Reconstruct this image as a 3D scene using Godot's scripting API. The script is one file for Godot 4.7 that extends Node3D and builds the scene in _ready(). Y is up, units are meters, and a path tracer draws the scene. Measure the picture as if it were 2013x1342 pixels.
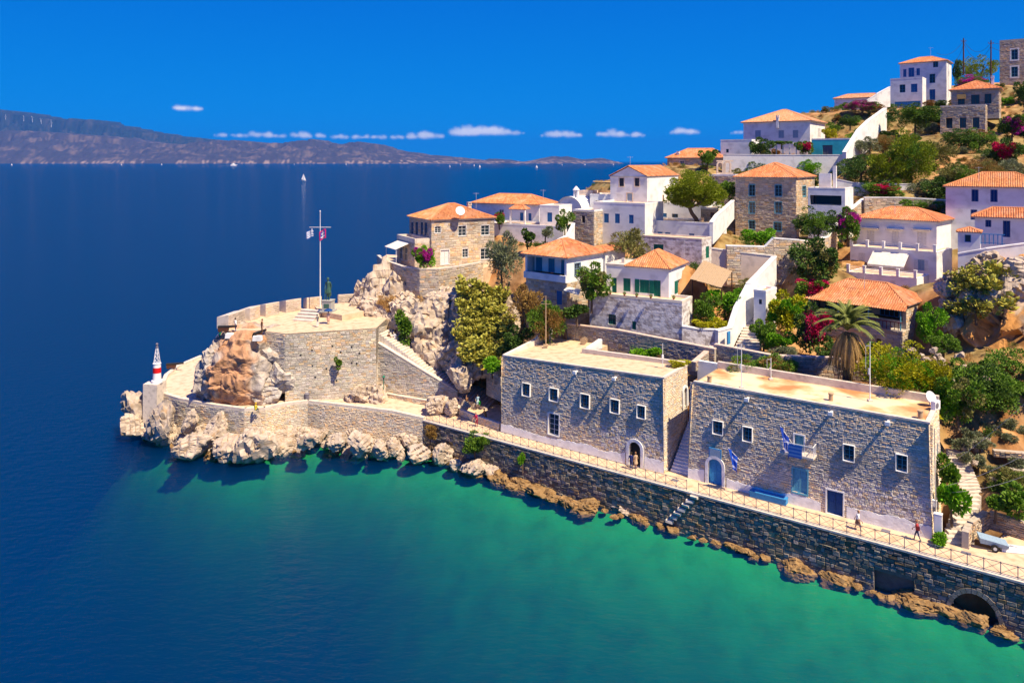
extends Node3D
# A harbour headland with a bastion, stone customs houses on a quay and a hill of white houses.
# x runs right along the view, y up, -z away from the camera; sea level is y = 0; metres.

const SUN := Vector3(0.3986, 0.839, 0.3717)

func setup_view() -> void:
	var cam := Camera3D.new()
	cam.name = "camera"
	cam.projection = Camera3D.PROJECTION_FRUSTUM
	cam.near = 0.5
	cam.far = 90000.0
	cam.size = 0.5 * 2.0 * 671.0 / 1500.0
	cam.frustum_offset = Vector2(0.0, -0.5 * 353.0 / 1500.0)
	cam.position = Vector3(0, 36, 0)
	add_child(cam)
	cam.current = true
	var env := Environment.new()
	env.background_mode = Environment.BG_SKY
	var sm := ProceduralSkyMaterial.new()
	sm.sky_top_color = Color(0.01, 0.27, 0.69)
	sm.sky_horizon_color = Color(0.0, 0.53, 0.83)
	sm.sky_curve = 0.13
	sm.ground_bottom_color = Color(0.05, 0.2, 0.4)
	sm.ground_horizon_color = Color(0.02, 0.45, 0.8)
	sm.sun_angle_max = 1.0
	sm.sky_cover = cloud_cover()
	var sky := Sky.new()
	sky.sky_material = sm
	env.sky = sky
	env.background_energy_multiplier = 0.8
	env.tonemap_mode = Environment.TONE_MAPPER_LINEAR
	env.tonemap_exposure = 1.76
	env.fog_enabled = true
	env.fog_density = 0.00002
	env.fog_light_color = Color(0.16, 0.58, 1.0)
	env.sdfgi_enabled = true
	env.ssao_enabled = true
	env.ssil_enabled = true
	env.volumetric_fog_enabled = true
	env.volumetric_fog_density = 0.0
	var we := WorldEnvironment.new()
	we.name = "world_environment"
	we.environment = env
	add_child(we)
	var sun := DirectionalLight3D.new()
	sun.name = "sun"
	sun.light_energy = 1.6
	sun.light_color = Color(1.0, 0.92, 0.78)
	sun.light_angular_distance = 0.5
	sun.shadow_enabled = true
	sun.transform = Transform3D(Basis.looking_at(-SUN, Vector3.UP), Vector3(0, 80, 0))
	add_child(sun)

# fair weather cumulus in a low band all round the horizon: each a row of puffs with a flat base
func cloud_cover() -> ImageTexture:
	var w := 4096
	var h := 2048
	var im := Image.create(w, h, false, Image.FORMAT_RGBA8)
	im.fill(Color(0, 0, 0, 0))
	var r := RandomNumberGenerator.new()
	r.seed = 77
	var nz := FastNoiseLite.new()
	nz.seed = 12; nz.frequency = 0.09; nz.fractal_octaves = 5
	# [azimuth from the view axis, height of the base, half width, height] in degrees
	var list := [[-23.1, 3.65, 0.9, 0.5], [-20.9, 1.85, 0.5, 0.3], [-18.6, 1.85, 1.7, 0.42], [-15.6, 1.85, 2.2, 0.4], [-12.2, 1.8, 2.0, 0.36], [-9.2, 1.8, 2.0, 0.36], [-6.6, 1.85, 1.5, 0.62], [-3.6, 2.1, 1.1, 0.85], [-1.7, 2.15, 2.6, 0.75], [3.6, 1.95, 1.6, 0.55], [7.5, 2.0, 1.2, 0.6], [9.3, 1.95, 0.6, 0.4], [12.8, 2.15, 1.2, 0.45], [16.6, 2.1, 0.6, 0.3]]
	var az := 40.0
	while az < 320.0:
		list.append([az, r.randf_range(1.6, 3.8), r.randf_range(0.6, 2.4), r.randf_range(0.3, 0.8)])
		az += r.randf_range(3.0, 12.0)
	var k := w / 360.0
	for c in list:
		var cx: float = c[0] * k   # the panorama's left edge is the view axis
		var base: float = h / 2.0 - c[1] * k
		for n in int(6 + c[2] * 9.0):   # round puffs sitting on the base line, the tallest near the middle
			var u := r.randf_range(-1.0, 1.0)
			var rad: float = c[3] * k * r.randf_range(0.3, 0.62) * (1.05 - 0.75 * u * u)
			var px = cx + u * c[2] * k
			var py := base - rad * r.randf_range(0.1, 0.9)
			for y in range(int(py - rad), int(base + 3)):
				for x in range(int(px - rad * 1.7), int(px + rad * 1.7) + 1):
					var d := Vector2((x - px) / (rad * 1.7), (y - py) / rad).length() + 0.25 * nz.get_noise_2d(x * 2.0, y * 2.0)
					var a := smoothstep(1.0, 0.2, d) * clampf((base + 2.0 - y) / 3.0, 0.0, 1.0) * 0.62
					var q := posmod(x, w)
					var was := im.get_pixel(q, y).a
					if a > 0.01: im.set_pixel(q, y, Color(0.93, 0.8, 0.52, was + a * (1.0 - was)))
	return ImageTexture.create_from_image(im)

# ---------------------------------------------------------------- mesh buffers

class Buf:
	var v := PackedVector3Array()
	var n := PackedVector3Array()
	var c := PackedColorArray()
	var col := Color.WHITE
	# corners run counter-clockwise seen from outside; Godot wants clockwise, so they are stored turned round
	func tri(a: Vector3, b: Vector3, d: Vector3) -> void:
		var nn := (b - a).cross(d - a).normalized()
		v.push_back(a); v.push_back(d); v.push_back(b)
		for i in 3:
			n.push_back(nn); c.push_back(col)
	func quad(a: Vector3, b: Vector3, d: Vector3, e: Vector3) -> void:
		tri(a, b, d); tri(a, d, e)
	func smooth_quad(a: Vector3, b: Vector3, d: Vector3, e: Vector3, na: Vector3, nb: Vector3, nd: Vector3, ne: Vector3) -> void:
		v.append_array(PackedVector3Array([a, d, b, a, e, d]))
		n.append_array(PackedVector3Array([na, nd, nb, na, ne, nd]))
		for i in 6: c.push_back(col)
	func hexa(p: Array) -> void:   # 0-3 bottom, 4-7 top, each anticlockwise seen from above
		quad(p[4], p[5], p[6], p[7]); quad(p[3], p[2], p[1], p[0])
		for i in 4:
			var j := (i + 1) % 4
			quad(p[i], p[j], p[j + 4], p[i + 4])
	func box(lo: Vector3, hi: Vector3, t := Transform3D.IDENTITY) -> void:
		hexa([t * Vector3(lo.x, lo.y, hi.z), t * Vector3(hi.x, lo.y, hi.z), t * Vector3(hi.x, lo.y, lo.z), t * Vector3(lo.x, lo.y, lo.z),
			t * Vector3(lo.x, hi.y, hi.z), t * Vector3(hi.x, hi.y, hi.z), t * Vector3(hi.x, hi.y, lo.z), t * Vector3(lo.x, hi.y, lo.z)])
	func bar(a: Vector3, b: Vector3, w: float, h: float) -> void:   # a square bar from a to b
		var z := (b - a).normalized()
		var up := Vector3.UP if absf(z.y) < 0.95 else Vector3.RIGHT
		var x := up.cross(z).normalized()
		var y := z.cross(x)
		box(Vector3(-w / 2, -h / 2, 0), Vector3(w / 2, h / 2, a.distance_to(b)), Transform3D(Basis(x, y, z), a))
	func tube(path: Array, radii: Array, sides := 8, cap := true) -> void:
		var rings := []
		var last_x := Vector3.ZERO
		for i in path.size():
			var z: Vector3 = (path[mini(i + 1, path.size() - 1)] - path[maxi(i - 1, 0)]).normalized()
			var x := last_x - z * last_x.dot(z)
			if x.length() < 0.01:
				x = (Vector3.UP if absf(z.y) < 0.9 else Vector3.RIGHT).cross(z)
			x = x.normalized()
			last_x = x
			var y := z.cross(x)
			var ring := []
			for k in sides:
				var a := TAU * k / sides
				var nn := x * cos(a) + y * sin(a)
				ring.append([path[i] + nn * radii[i], nn])
			rings.append(ring)
		for i in path.size() - 1:
			for k in sides:
				var j := (k + 1) % sides
				smooth_quad(rings[i][k][0], rings[i][j][0], rings[i + 1][j][0], rings[i + 1][k][0], rings[i][k][1], rings[i][j][1], rings[i + 1][j][1], rings[i + 1][k][1])
		if cap:
			for k in range(1, sides - 1):
				tri(rings[0][0][0], rings[0][k + 1][0], rings[0][k][0])
				tri(rings[-1][0][0], rings[-1][k][0], rings[-1][k + 1][0])
	func lathe(prof: Array, sides := 16, at := Vector3.ZERO) -> void:   # [radius, height] pairs from bottom to top
		for i in prof.size() - 1:
			var p: Array = prof[i]
			var q: Array = prof[i + 1]
			var sl := Vector2(q[1] - p[1], p[0] - q[0]).normalized()
			for k in sides:
				var a := TAU * k / sides
				var b := TAU * (k + 1) / sides
				var da := Vector3(cos(a), 0, -sin(a))
				var db := Vector3(cos(b), 0, -sin(b))
				smooth_quad(at + da * p[0] + Vector3.UP * p[1], at + db * p[0] + Vector3.UP * p[1], at + db * q[0] + Vector3.UP * q[1], at + da * q[0] + Vector3.UP * q[1],
					da * sl.x + Vector3.UP * sl.y, db * sl.x + Vector3.UP * sl.y, db * sl.x + Vector3.UP * sl.y, da * sl.x + Vector3.UP * sl.y)
	func slab(poly: Array, y0: float, y1: float, sides := true) -> void:   # poly of Vector2(x, z)
		var p2 := PackedVector2Array(poly)
		if Geometry2D.is_polygon_clockwise(p2):
			p2.reverse()
		var idx := Geometry2D.triangulate_polygon(p2)
		for i in range(0, idx.size(), 3):
			var a := p2[idx[i]]; var b := p2[idx[i + 1]]; var d := p2[idx[i + 2]]
			var top := [Vector3(a.x, y1, a.y), Vector3(b.x, y1, b.y), Vector3(d.x, y1, d.y)]
			if (top[1] - top[0]).cross(top[2] - top[0]).y > 0: tri(top[0], top[1], top[2])
			else: tri(top[0], top[2], top[1])
		if sides:
			for i in p2.size():
				var a := p2[i]; var b := p2[(i + 1) % p2.size()]
				quad(Vector3(b.x, y0, b.y), Vector3(a.x, y0, a.y), Vector3(a.x, y1, a.y), Vector3(b.x, y1, b.y))
	func mesh() -> ArrayMesh:
		var m := ArrayMesh.new()
		if v.is_empty():
			return m
		var arr := []
		arr.resize(Mesh.ARRAY_MAX)
		arr[Mesh.ARRAY_VERTEX] = v
		arr[Mesh.ARRAY_NORMAL] = n
		arr[Mesh.ARRAY_COLOR] = c
		m.add_surface_from_arrays(Mesh.PRIMITIVE_TRIANGLES, arr)
		return m

# ---------------------------------------------------------------- things, parts, names

var taken := {}
var M := {}
var rng := RandomNumberGenerator.new()

func numbered(called: String) -> String:
	taken[called] = taken.get(called, -1) + 1
	return called if taken[called] == 0 else "%s_%03d" % [called, taken[called]]

func tag(o: Node, label: String, category: String, group := "", kind := "") -> Node:
	if label: o.set_meta("label", label)
	if category: o.set_meta("category", category)
	if group: o.set_meta("group", group)
	if kind: o.set_meta("kind", kind)
	return o

func thing(called: String, label: String, category: String, at := Vector3.ZERO, turn := 0.0, group := "") -> Node3D:
	var o := Node3D.new()
	o.name = numbered(called)
	add_child(o)
	o.position = at
	o.rotation_degrees.y = -turn
	tag(o, label, category, group)
	return o

func part(called: String, b, mat: Material, parent: Node, at := Transform3D.IDENTITY) -> MeshInstance3D:
	var o := MeshInstance3D.new()
	o.name = called if parent != self else numbered(called)
	o.mesh = b.mesh() if b is Buf else b
	o.material_override = mat
	o.transform = at
	parent.add_child(o, true)
	return o

func solo(called: String, b, mat: Material, label: String, category: String, group := "") -> MeshInstance3D:
	var o := part(called, b, mat, self)
	tag(o, label, category, group)
	return o

func setting(called: String, b, mat: Material) -> MeshInstance3D:
	var o := part(called, b, mat, self)
	o.set_meta("kind", "structure")
	return o

func twin(o: Node3D, at: Vector3, turn: float, label := "") -> Node3D:
	var d := o.duplicate()
	d.name = numbered(String(o.name).get_slice("_00", 0))
	add_child(d)
	d.position = at
	d.rotation_degrees.y = -turn
	if label: d.set_meta("label", label)
	return d

func face_at(o: Vector3, x: Vector3, up := Vector3.UP) -> Transform3D:   # a wall's own axes: x along it, y up it, z out of it
	var xx := x.normalized()
	var nn := xx.cross(up).normalized()
	return Transform3D(Basis(xx, nn.cross(xx), nn), o)

func rnd(a: float, b: float) -> float:
	return rng.randf_range(a, b)

func jig(c: Color, by: float) -> Color:
	var k := 1.0 + rnd(-by, by)
	return Color(c.r * k, c.g * k * (1.0 + rnd(-by, by) * 0.12), c.b * k * (1.0 + rnd(-by, by) * 0.25))

# ---------------------------------------------------------------- walls

func top_at(tops: Array, x: float) -> float:
	for i in tops.size() - 1:
		if x <= tops[i + 1].x:
			return lerpf(tops[i].y, tops[i + 1].y, clampf((x - tops[i].x) / maxf(tops[i + 1].x - tops[i].x, 0.001), 0, 1))
	return tops[-1].y

func facade(b: Buf, f: Transform3D, w: float, tops: Array, holes: Array, depth := 0.2) -> void:
	var xs := [0.0, w]
	for h in holes:
		xs.append(clampf(h.position.x, 0, w)); xs.append(clampf(h.end.x, 0, w))
	for t in tops:
		if t.x > 0 and t.x < w: xs.append(t.x)
	xs.sort()
	for i in xs.size() - 1:
		var x0: float = xs[i]
		var x1: float = xs[i + 1]
		if x1 - x0 < 0.001: continue
		var y := 0.0
		var hs := holes.filter(func(h): return h.position.x < x0 + 0.0005 and h.end.x > x1 - 0.0005)
		hs.sort_custom(func(p, q): return p.position.y < q.position.y)
		for h in hs:
			if h.position.y > y + 0.001:
				b.quad(f * Vector3(x0, y, 0), f * Vector3(x1, y, 0), f * Vector3(x1, h.position.y, 0), f * Vector3(x0, h.position.y, 0))
			y = h.end.y
		b.quad(f * Vector3(x0, y, 0), f * Vector3(x1, y, 0), f * Vector3(x1, top_at(tops, x1 - 0.0001), 0), f * Vector3(x0, top_at(tops, x0 + 0.0001), 0))
	for h in holes:
		var a := f * Vector3(h.position.x, h.position.y, 0)
		var c := f * Vector3(h.end.x, h.position.y, 0)
		var d := f * Vector3(h.end.x, h.end.y, 0)
		var e := f * Vector3(h.position.x, h.end.y, 0)
		var k: Vector3 = -f.basis.z * depth
		b.quad(a, a + k, c + k, c); b.quad(c, c + k, d + k, d); b.quad(d, d + k, e + k, e); b.quad(e, e + k, a + k, a)

var stone_meshes := []
var wall_noise: FastNoiseLite

func one_stone(b: Buf, f: Transform3D, x0: float, x1: float, y0: float, y1: float, d: float, bev: float) -> void:
	var bv := minf(bev, minf(x1 - x0, y1 - y0) * 0.3)
	var p := [Vector3(x0, y0, 0), Vector3(x1, y0, 0), Vector3(x1, y1, 0), Vector3(x0, y1, 0)]
	var q := [Vector3(x0 + bv * rnd(0.5, 1.6), y0 + bv * rnd(0.5, 1.5), d * rnd(0.75, 1.2)), Vector3(x1 - bv * rnd(0.5, 1.6), y0 + bv * rnd(0.5, 1.5), d * rnd(0.75, 1.2)),
		Vector3(x1 - bv * rnd(0.5, 1.6), y1 - bv * rnd(0.5, 1.5), d * rnd(0.75, 1.2)), Vector3(x0 + bv * rnd(0.5, 1.6), y1 - bv * rnd(0.5, 1.5), d * rnd(0.75, 1.2))]
	for i in 4:
		p[i] = f * p[i]; q[i] = f * q[i]
	b.quad(q[0], q[1], q[2], q[3])
	for i in 4:
		var j := (i + 1) % 4
		b.quad(p[i], p[j], q[j], q[i])

# courses of squared stones over a wall face; s: {row, len0, len1, out, col, var}. With a parent, the stones inside `single` are parts of their own.
func stones(b: Buf, f: Transform3D, w: float, tops: Array, holes: Array, s: Dictionary, parent: Node = null, single := Rect2(), mat: Material = null) -> void:
	var most := 0.0
	for t in tops: most = maxf(most, t.y)
	var base: Color = s.col
	var y: float = s.get("y0", 0.0)
	var left := 300
	while y < most:
		var rh: float = s.row * rnd(0.72, 1.3)
		var x := -rnd(0.0, s.len1)
		while x < w:
			var ln := rnd(s.len0, s.len1)
			var x0 := maxf(x, 0.0)
			var x1 := minf(x + ln, w)
			x += ln
			if x1 - x0 < 0.06: continue
			var y1 := minf(y + rh, minf(top_at(tops, x0), top_at(tops, x1)))
			if y1 - y < 0.06: continue
			var skip := false
			for h in holes:
				if h.position.x < x1 and h.end.x > x0 and h.position.y < y1 - 0.03 and h.end.y > y + 0.03:
					if x0 < h.position.x - 0.05: x1 = h.position.x
					elif x1 > h.end.x + 0.05: x0 = h.end.x
					else: skip = true
			if skip or x1 - x0 < 0.05: continue
			var g := 0.009
			var tint: Color = jig(base, s.var)
			var wp := f * Vector3(x0, y, 0)
			var wn := wall_noise.get_noise_3dv(wp)   # weathered and mended patches of the wall
			tint = tint * (1.0 + wn * 0.5)
			if wn > 0.12: tint = Color(tint.r * 1.06, tint.g * 0.97, tint.b * 0.84)
			if s.has("warm") and rng.randf() < s.warm: tint = Color(tint.r * 1.12, tint.g * 0.93, tint.b * 0.72)
			if parent and left > 0 and single.has_point(Vector2(x0, y)):
				left -= 1
				var k := rng.randi() % stone_meshes.size()
				var o := MeshInstance3D.new()
				o.name = "stone"
				o.mesh = stone_meshes[k]
				o.material_override = mat
				var d0: float = s.out * rnd(0.6, 1.6)
				o.transform = f * Transform3D(Basis.from_scale(Vector3(x1 - x0 - 2 * g, y1 - y - 2 * g, d0)), Vector3(x0 + g, y + g, 0))
				parent.add_child(o, true)
			else:
				b.col = tint
				if rng.randf() < 0.12: y1 = minf(y1 + 0.09, minf(top_at(tops, x0), top_at(tops, x1)))   # a taller block now and then
				var ya := y + rnd(0.0, 0.03)
				var yb := y1 - rnd(0.0, 0.03)
				if rng.randf() < 0.22 and yb - ya > 0.17:   # two thin stones in place of one
					var ym := lerpf(ya, yb, rnd(0.4, 0.6))
					one_stone(b, f, x0 + g, x1 - g, ya + g, ym - g * 0.6, s.out * rnd(0.4, 1.4), 0.03)
					b.col = jig(base, s.var)
					one_stone(b, f, x0 + g, x1 - g, ym + g * 0.6, yb - g, s.out * rnd(0.4, 1.4), 0.03)
				else:
					one_stone(b, f, x0 + g, x1 - g, ya + g, yb - g, s.out * rnd(0.4, 1.5), 0.035)
		y += rh
	b.col = Color.WHITE

# a wall that runs along a line of points (bottom), with a height at each; faces on both sides and a cap
func run_wall(b: Buf, pts: Array, heights: Array, thick: float, cap: Buf = null, cap_h := 0.08, st: Buf = null, s := {}) -> void:
	for i in pts.size() - 1:
		var p: Vector3 = pts[i]
		var q: Vector3 = pts[i + 1]
		var along := Vector3(q.x - p.x, 0, q.z - p.z)
		var back := Vector3(along.z, 0, -along.x).normalized() * thick
		var up0 = Vector3.UP * heights[i]
		var up1 = Vector3.UP * heights[i + 1]
		b.hexa([p, q, q + back, p + back, p + up0, q + up1, q + back + up1, p + back + up0])
		if cap:
			var e := along.normalized() * 0.03 - back.normalized() * 0.05
			var a0 = p + up0 - along.normalized() * 0.03 - back.normalized() * 0.05
			var a1 = q + up1 + e
			var bb := back + back.normalized() * 0.1
			var h := Vector3.UP * cap_h
			cap.hexa([a0, a1, a1 + bb, a0 + bb, a0 + h, a1 + h, a1 + bb + h, a0 + bb + h])
		if st:
			var low := Vector3(p.x, minf(p.y, q.y), p.z)
			var f := face_at(low, along)
			var tp := [Vector2(0, p.y + heights[i] - low.y), Vector2(along.length(), q.y + heights[i + 1] - low.y)]
			stones(st, f, along.length(), tp, [], s)

# ---------------------------------------------------------------- windows, doors, roofs

# x, y, w, h on the face; look: {k: kind, m: joinery material, nx, ny, sur: width of a surround, surm, out}
func opening(parent: Node, f: Transform3D, x: float, y: float, w: float, h: float, look: Dictionary) -> MeshInstance3D:
	var kind: String = look.get("k", "window")
	var dep: float = look.get("dep", 0.16)
	var t := f * Transform3D(Basis.IDENTITY, Vector3(x, y, -dep))
	var fr := Buf.new()
	var fw := 0.07
	fr.box(Vector3(0, 0, 0), Vector3(fw, h, 0.06)); fr.box(Vector3(w - fw, 0, 0), Vector3(w, h, 0.06))
	fr.box(Vector3(fw, h - fw, 0), Vector3(w - fw, h, 0.06)); fr.box(Vector3(fw, 0, 0), Vector3(w - fw, fw, 0.06))
	var o: MeshInstance3D
	if kind == "window":
		var nx: int = look.get("nx", 2)
		var ny: int = look.get("ny", 3)
		for i in range(1, nx): fr.box(Vector3(w * i / nx - 0.03, fw, 0.005), Vector3(w * i / nx + 0.03, h - fw, 0.055))
		for i in range(1, ny): fr.box(Vector3(fw, h * i / ny - 0.02, 0.008), Vector3(w - fw, h * i / ny + 0.02, 0.05))
		o = part("window", fr, look.m, parent, t)
		for i in nx:
			for j in ny:
				var pb := Buf.new()
				pb.box(Vector3(maxf(w * i / nx, fw), maxf(h * j / ny, fw), 0.01), Vector3(minf(w * (i + 1) / nx, w - fw), minf(h * (j + 1) / ny, h - fw), 0.03))
				part("pane", pb, M.glass, o)
	else:
		o = part("door" if kind == "door" else "window", fr, look.m, parent, t)
		var leaves: int = look.get("leaves", 2)
		for i in leaves:
			var lb := Buf.new()
			var a := fw + (w - 2 * fw) * i / leaves + 0.012
			var c := fw + (w - 2 * fw) * (i + 1) / leaves - 0.012
			lb.box(Vector3(a, fw, 0.005), Vector3(c, h - fw, 0.03))
			lb.box(Vector3(a, fw, 0.03), Vector3(a + 0.07, h - fw, 0.055)); lb.box(Vector3(c - 0.07, fw, 0.03), Vector3(c, h - fw, 0.055))
			for yy in [fw, h * 0.5 - 0.04, h - fw - 0.08]: lb.box(Vector3(a + 0.07, yy, 0.03), Vector3(c - 0.07, yy + 0.08, 0.05))
			if kind == "shutter":
				var yy := fw + 0.14
				while yy < h - fw - 0.12:
					lb.box(Vector3(a + 0.07, yy, 0.03), Vector3(c - 0.07, yy + 0.03, 0.042)); yy += 0.1
			part("leaf" if kind == "door" else "shutter", lb, look.m, o)
	if look.has("open"):   # shutters folded back on the wall beside the window
		for sd in [-1, 1]:
			var sb := Buf.new()
			var a := -w * 0.5 - 0.03 if sd < 0 else w + 0.03
			sb.box(Vector3(a, 0, dep + 0.02), Vector3(a + w * 0.5, h, dep + 0.05))
			var yy := 0.1
			while yy < h - 0.1:
				sb.box(Vector3(a + 0.06, yy, dep + 0.05), Vector3(a + w * 0.5 - 0.06, yy + 0.04, dep + 0.065)); yy += 0.11
			part("shutter", sb, look.get("om", look.m), o)
	if look.has("sur"):
		var sw: float = look.sur
		var so: float = look.get("out", 0.04)
		var sb := Buf.new()
		sb.box(Vector3(-sw, -sw, dep - 0.05), Vector3(0, h + sw, dep + so)); sb.box(Vector3(w, -sw, dep - 0.05), Vector3(w + sw, h + sw, dep + so))
		sb.box(Vector3(0, h, dep - 0.05), Vector3(w, h + sw, dep + so)); sb.box(Vector3(0, -sw, dep - 0.05), Vector3(w, 0, dep + so + 0.04))
		part("surround", sb, look.get("surm", M.trim), o)
	return o

func tile_plane(b: Buf, e0: Vector3, e1: Vector3, r1: Vector3, r0: Vector3, col: Color, pitch := 0.27) -> void:
	var x := (e1 - e0).normalized()
	var w := e0.distance_to(e1)
	var rise := (r0 - e0) - x * (r0 - e0).dot(x)
	var ln := rise.length()
	if ln < 0.05: return
	var s := rise / ln
	var nn := x.cross(s)
	var xa := (r0 - e0).dot(x)
	var xb := (r1 - e0).dot(x)
	b.col = col * 0.8
	if r0.distance_to(r1) < 0.02: b.tri(e0, e1, r0)
	else: b.quad(e0, e1, r1, r0)
	var cols := int(w / pitch)
	for i in cols:
		var xm := (i + 0.5) * w / cols
		var reach := ln
		if xa > 0.01: reach = minf(reach, ln * xm / xa)
		if w - xb > 0.01: reach = minf(reach, ln * (w - xm) / (w - xb))
		var y := -0.05
		var hw := pitch * 0.36
		while y < reach - 0.05:
			var y1 := minf(y + 0.42, reach)
			b.col = jig(col, 0.27)
			var old := wall_noise.get_noise_3dv((e0 + x * xm + s * y) * 3.0)   # faded and mended patches of tiles
			b.col = b.col.lerp(Color(0.7, 0.4, 0.25), clampf(old * 1.6, 0.0, 0.55))
			if rng.randf() < 0.07: b.col = b.col * 0.72
			elif rng.randf() < 0.08: b.col = Color(b.col.r * 1.1, b.col.g * 1.3, b.col.b * 1.4)
			var a := e0 + x * (xm - hw) + s * y + nn * 0.025
			var d := e0 + x * (xm + hw) + s * y + nn * 0.025
			var t := e0 + x * (xm + rnd(-0.01, 0.01)) + s * y + nn * 0.125
			var k := s * (y1 - y + 0.03)
			var dn := nn * -0.02
			b.quad(a, t, t + k + dn, a + k + dn); b.quad(t, d, d + k + dn, t + k + dn); b.tri(a, d, t)
			y += 0.42
	b.col = Color.WHITE

# hip roof over a rectangle in the house's own axes: x from x0 to x1, z from 0 (front) back to -dep
func hip_roof(parent: Node, x0: float, x1: float, z0: float, z1: float, y: float, rise: float, over: float, col: Color, gable := false) -> MeshInstance3D:
	var b := Buf.new()
	var caps := Buf.new()
	var fl := Vector3(x0 - over, y, z0 + over); var fr := Vector3(x1 + over, y, z0 + over)
	var bl := Vector3(x0 - over, y, z1 - over); var br := Vector3(x1 + over, y, z1 - over)
	var w := fr.x - fl.x
	var d := fl.z - bl.z
	var ra: Vector3; var rb: Vector3
	if gable:   # ridge from front to back
		ra = Vector3((fl.x + fr.x) / 2, y + rise, fl.z); rb = Vector3((fl.x + fr.x) / 2, y + rise, bl.z)
		tile_plane(b, bl, fl, ra, rb, col); tile_plane(b, fr, br, rb, ra, col)
		caps.tube([ra, rb], [0.13, 0.13], 7)
	elif w >= d:
		ra = Vector3(fl.x + d / 2, y + rise, (fl.z + bl.z) / 2); rb = Vector3(fr.x - d / 2, y + rise, (fl.z + bl.z) / 2)
		tile_plane(b, fl, fr, rb, ra, col); tile_plane(b, br, bl, ra, rb, col); tile_plane(b, fr, br, rb, rb, col); tile_plane(b, bl, fl, ra, ra, col)
		for e in [[fl, ra], [bl, ra], [fr, rb], [br, rb], [ra, rb]]: caps.tube([e[0], e[1]], [0.13, 0.13], 7)
	else:
		ra = Vector3((fl.x + fr.x) / 2, y + rise, fl.z - w / 2); rb = Vector3((fl.x + fr.x) / 2, y + rise, bl.z + w / 2)
		tile_plane(b, fl, fr, ra, ra, col); tile_plane(b, br, bl, rb, rb, col); tile_plane(b, fr, br, rb, ra, col); tile_plane(b, bl, fl, ra, rb, col)
		for e in [[fl, ra], [fr, ra], [bl, rb], [br, rb], [ra, rb]]: caps.tube([e[0], e[1]], [0.13, 0.13], 7)
	var o := part("roof", b, M.tile, parent)
	part("ridge_tiles", caps, M.tile_cap, o)
	var eb := Buf.new()
	eb.box(Vector3(x0 - over + 0.04, y - 0.14, z1 - over + 0.04), Vector3(x1 + over - 0.04, y - 0.02, z0 + over - 0.04))
	part("eaves", eb, M.eave, o)
	return o

# a house block: C is its front right corner at the base; x runs left to right along the front, -z goes back
func house(called: String, label: String, C: Vector3, w: float, dep: float, h: float, turn: float, o: Dictionary) -> Node3D:
	var t := thing(called, label, o.get("cat", "house"), C, turn, o.get("group", ""))
	block(t, -w, 0.0, 0.0, dep, 0.0, h, o)
	footprints.append([t.transform.affine_inverse(), Vector2(-w, 0), dep])
	return t

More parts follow.
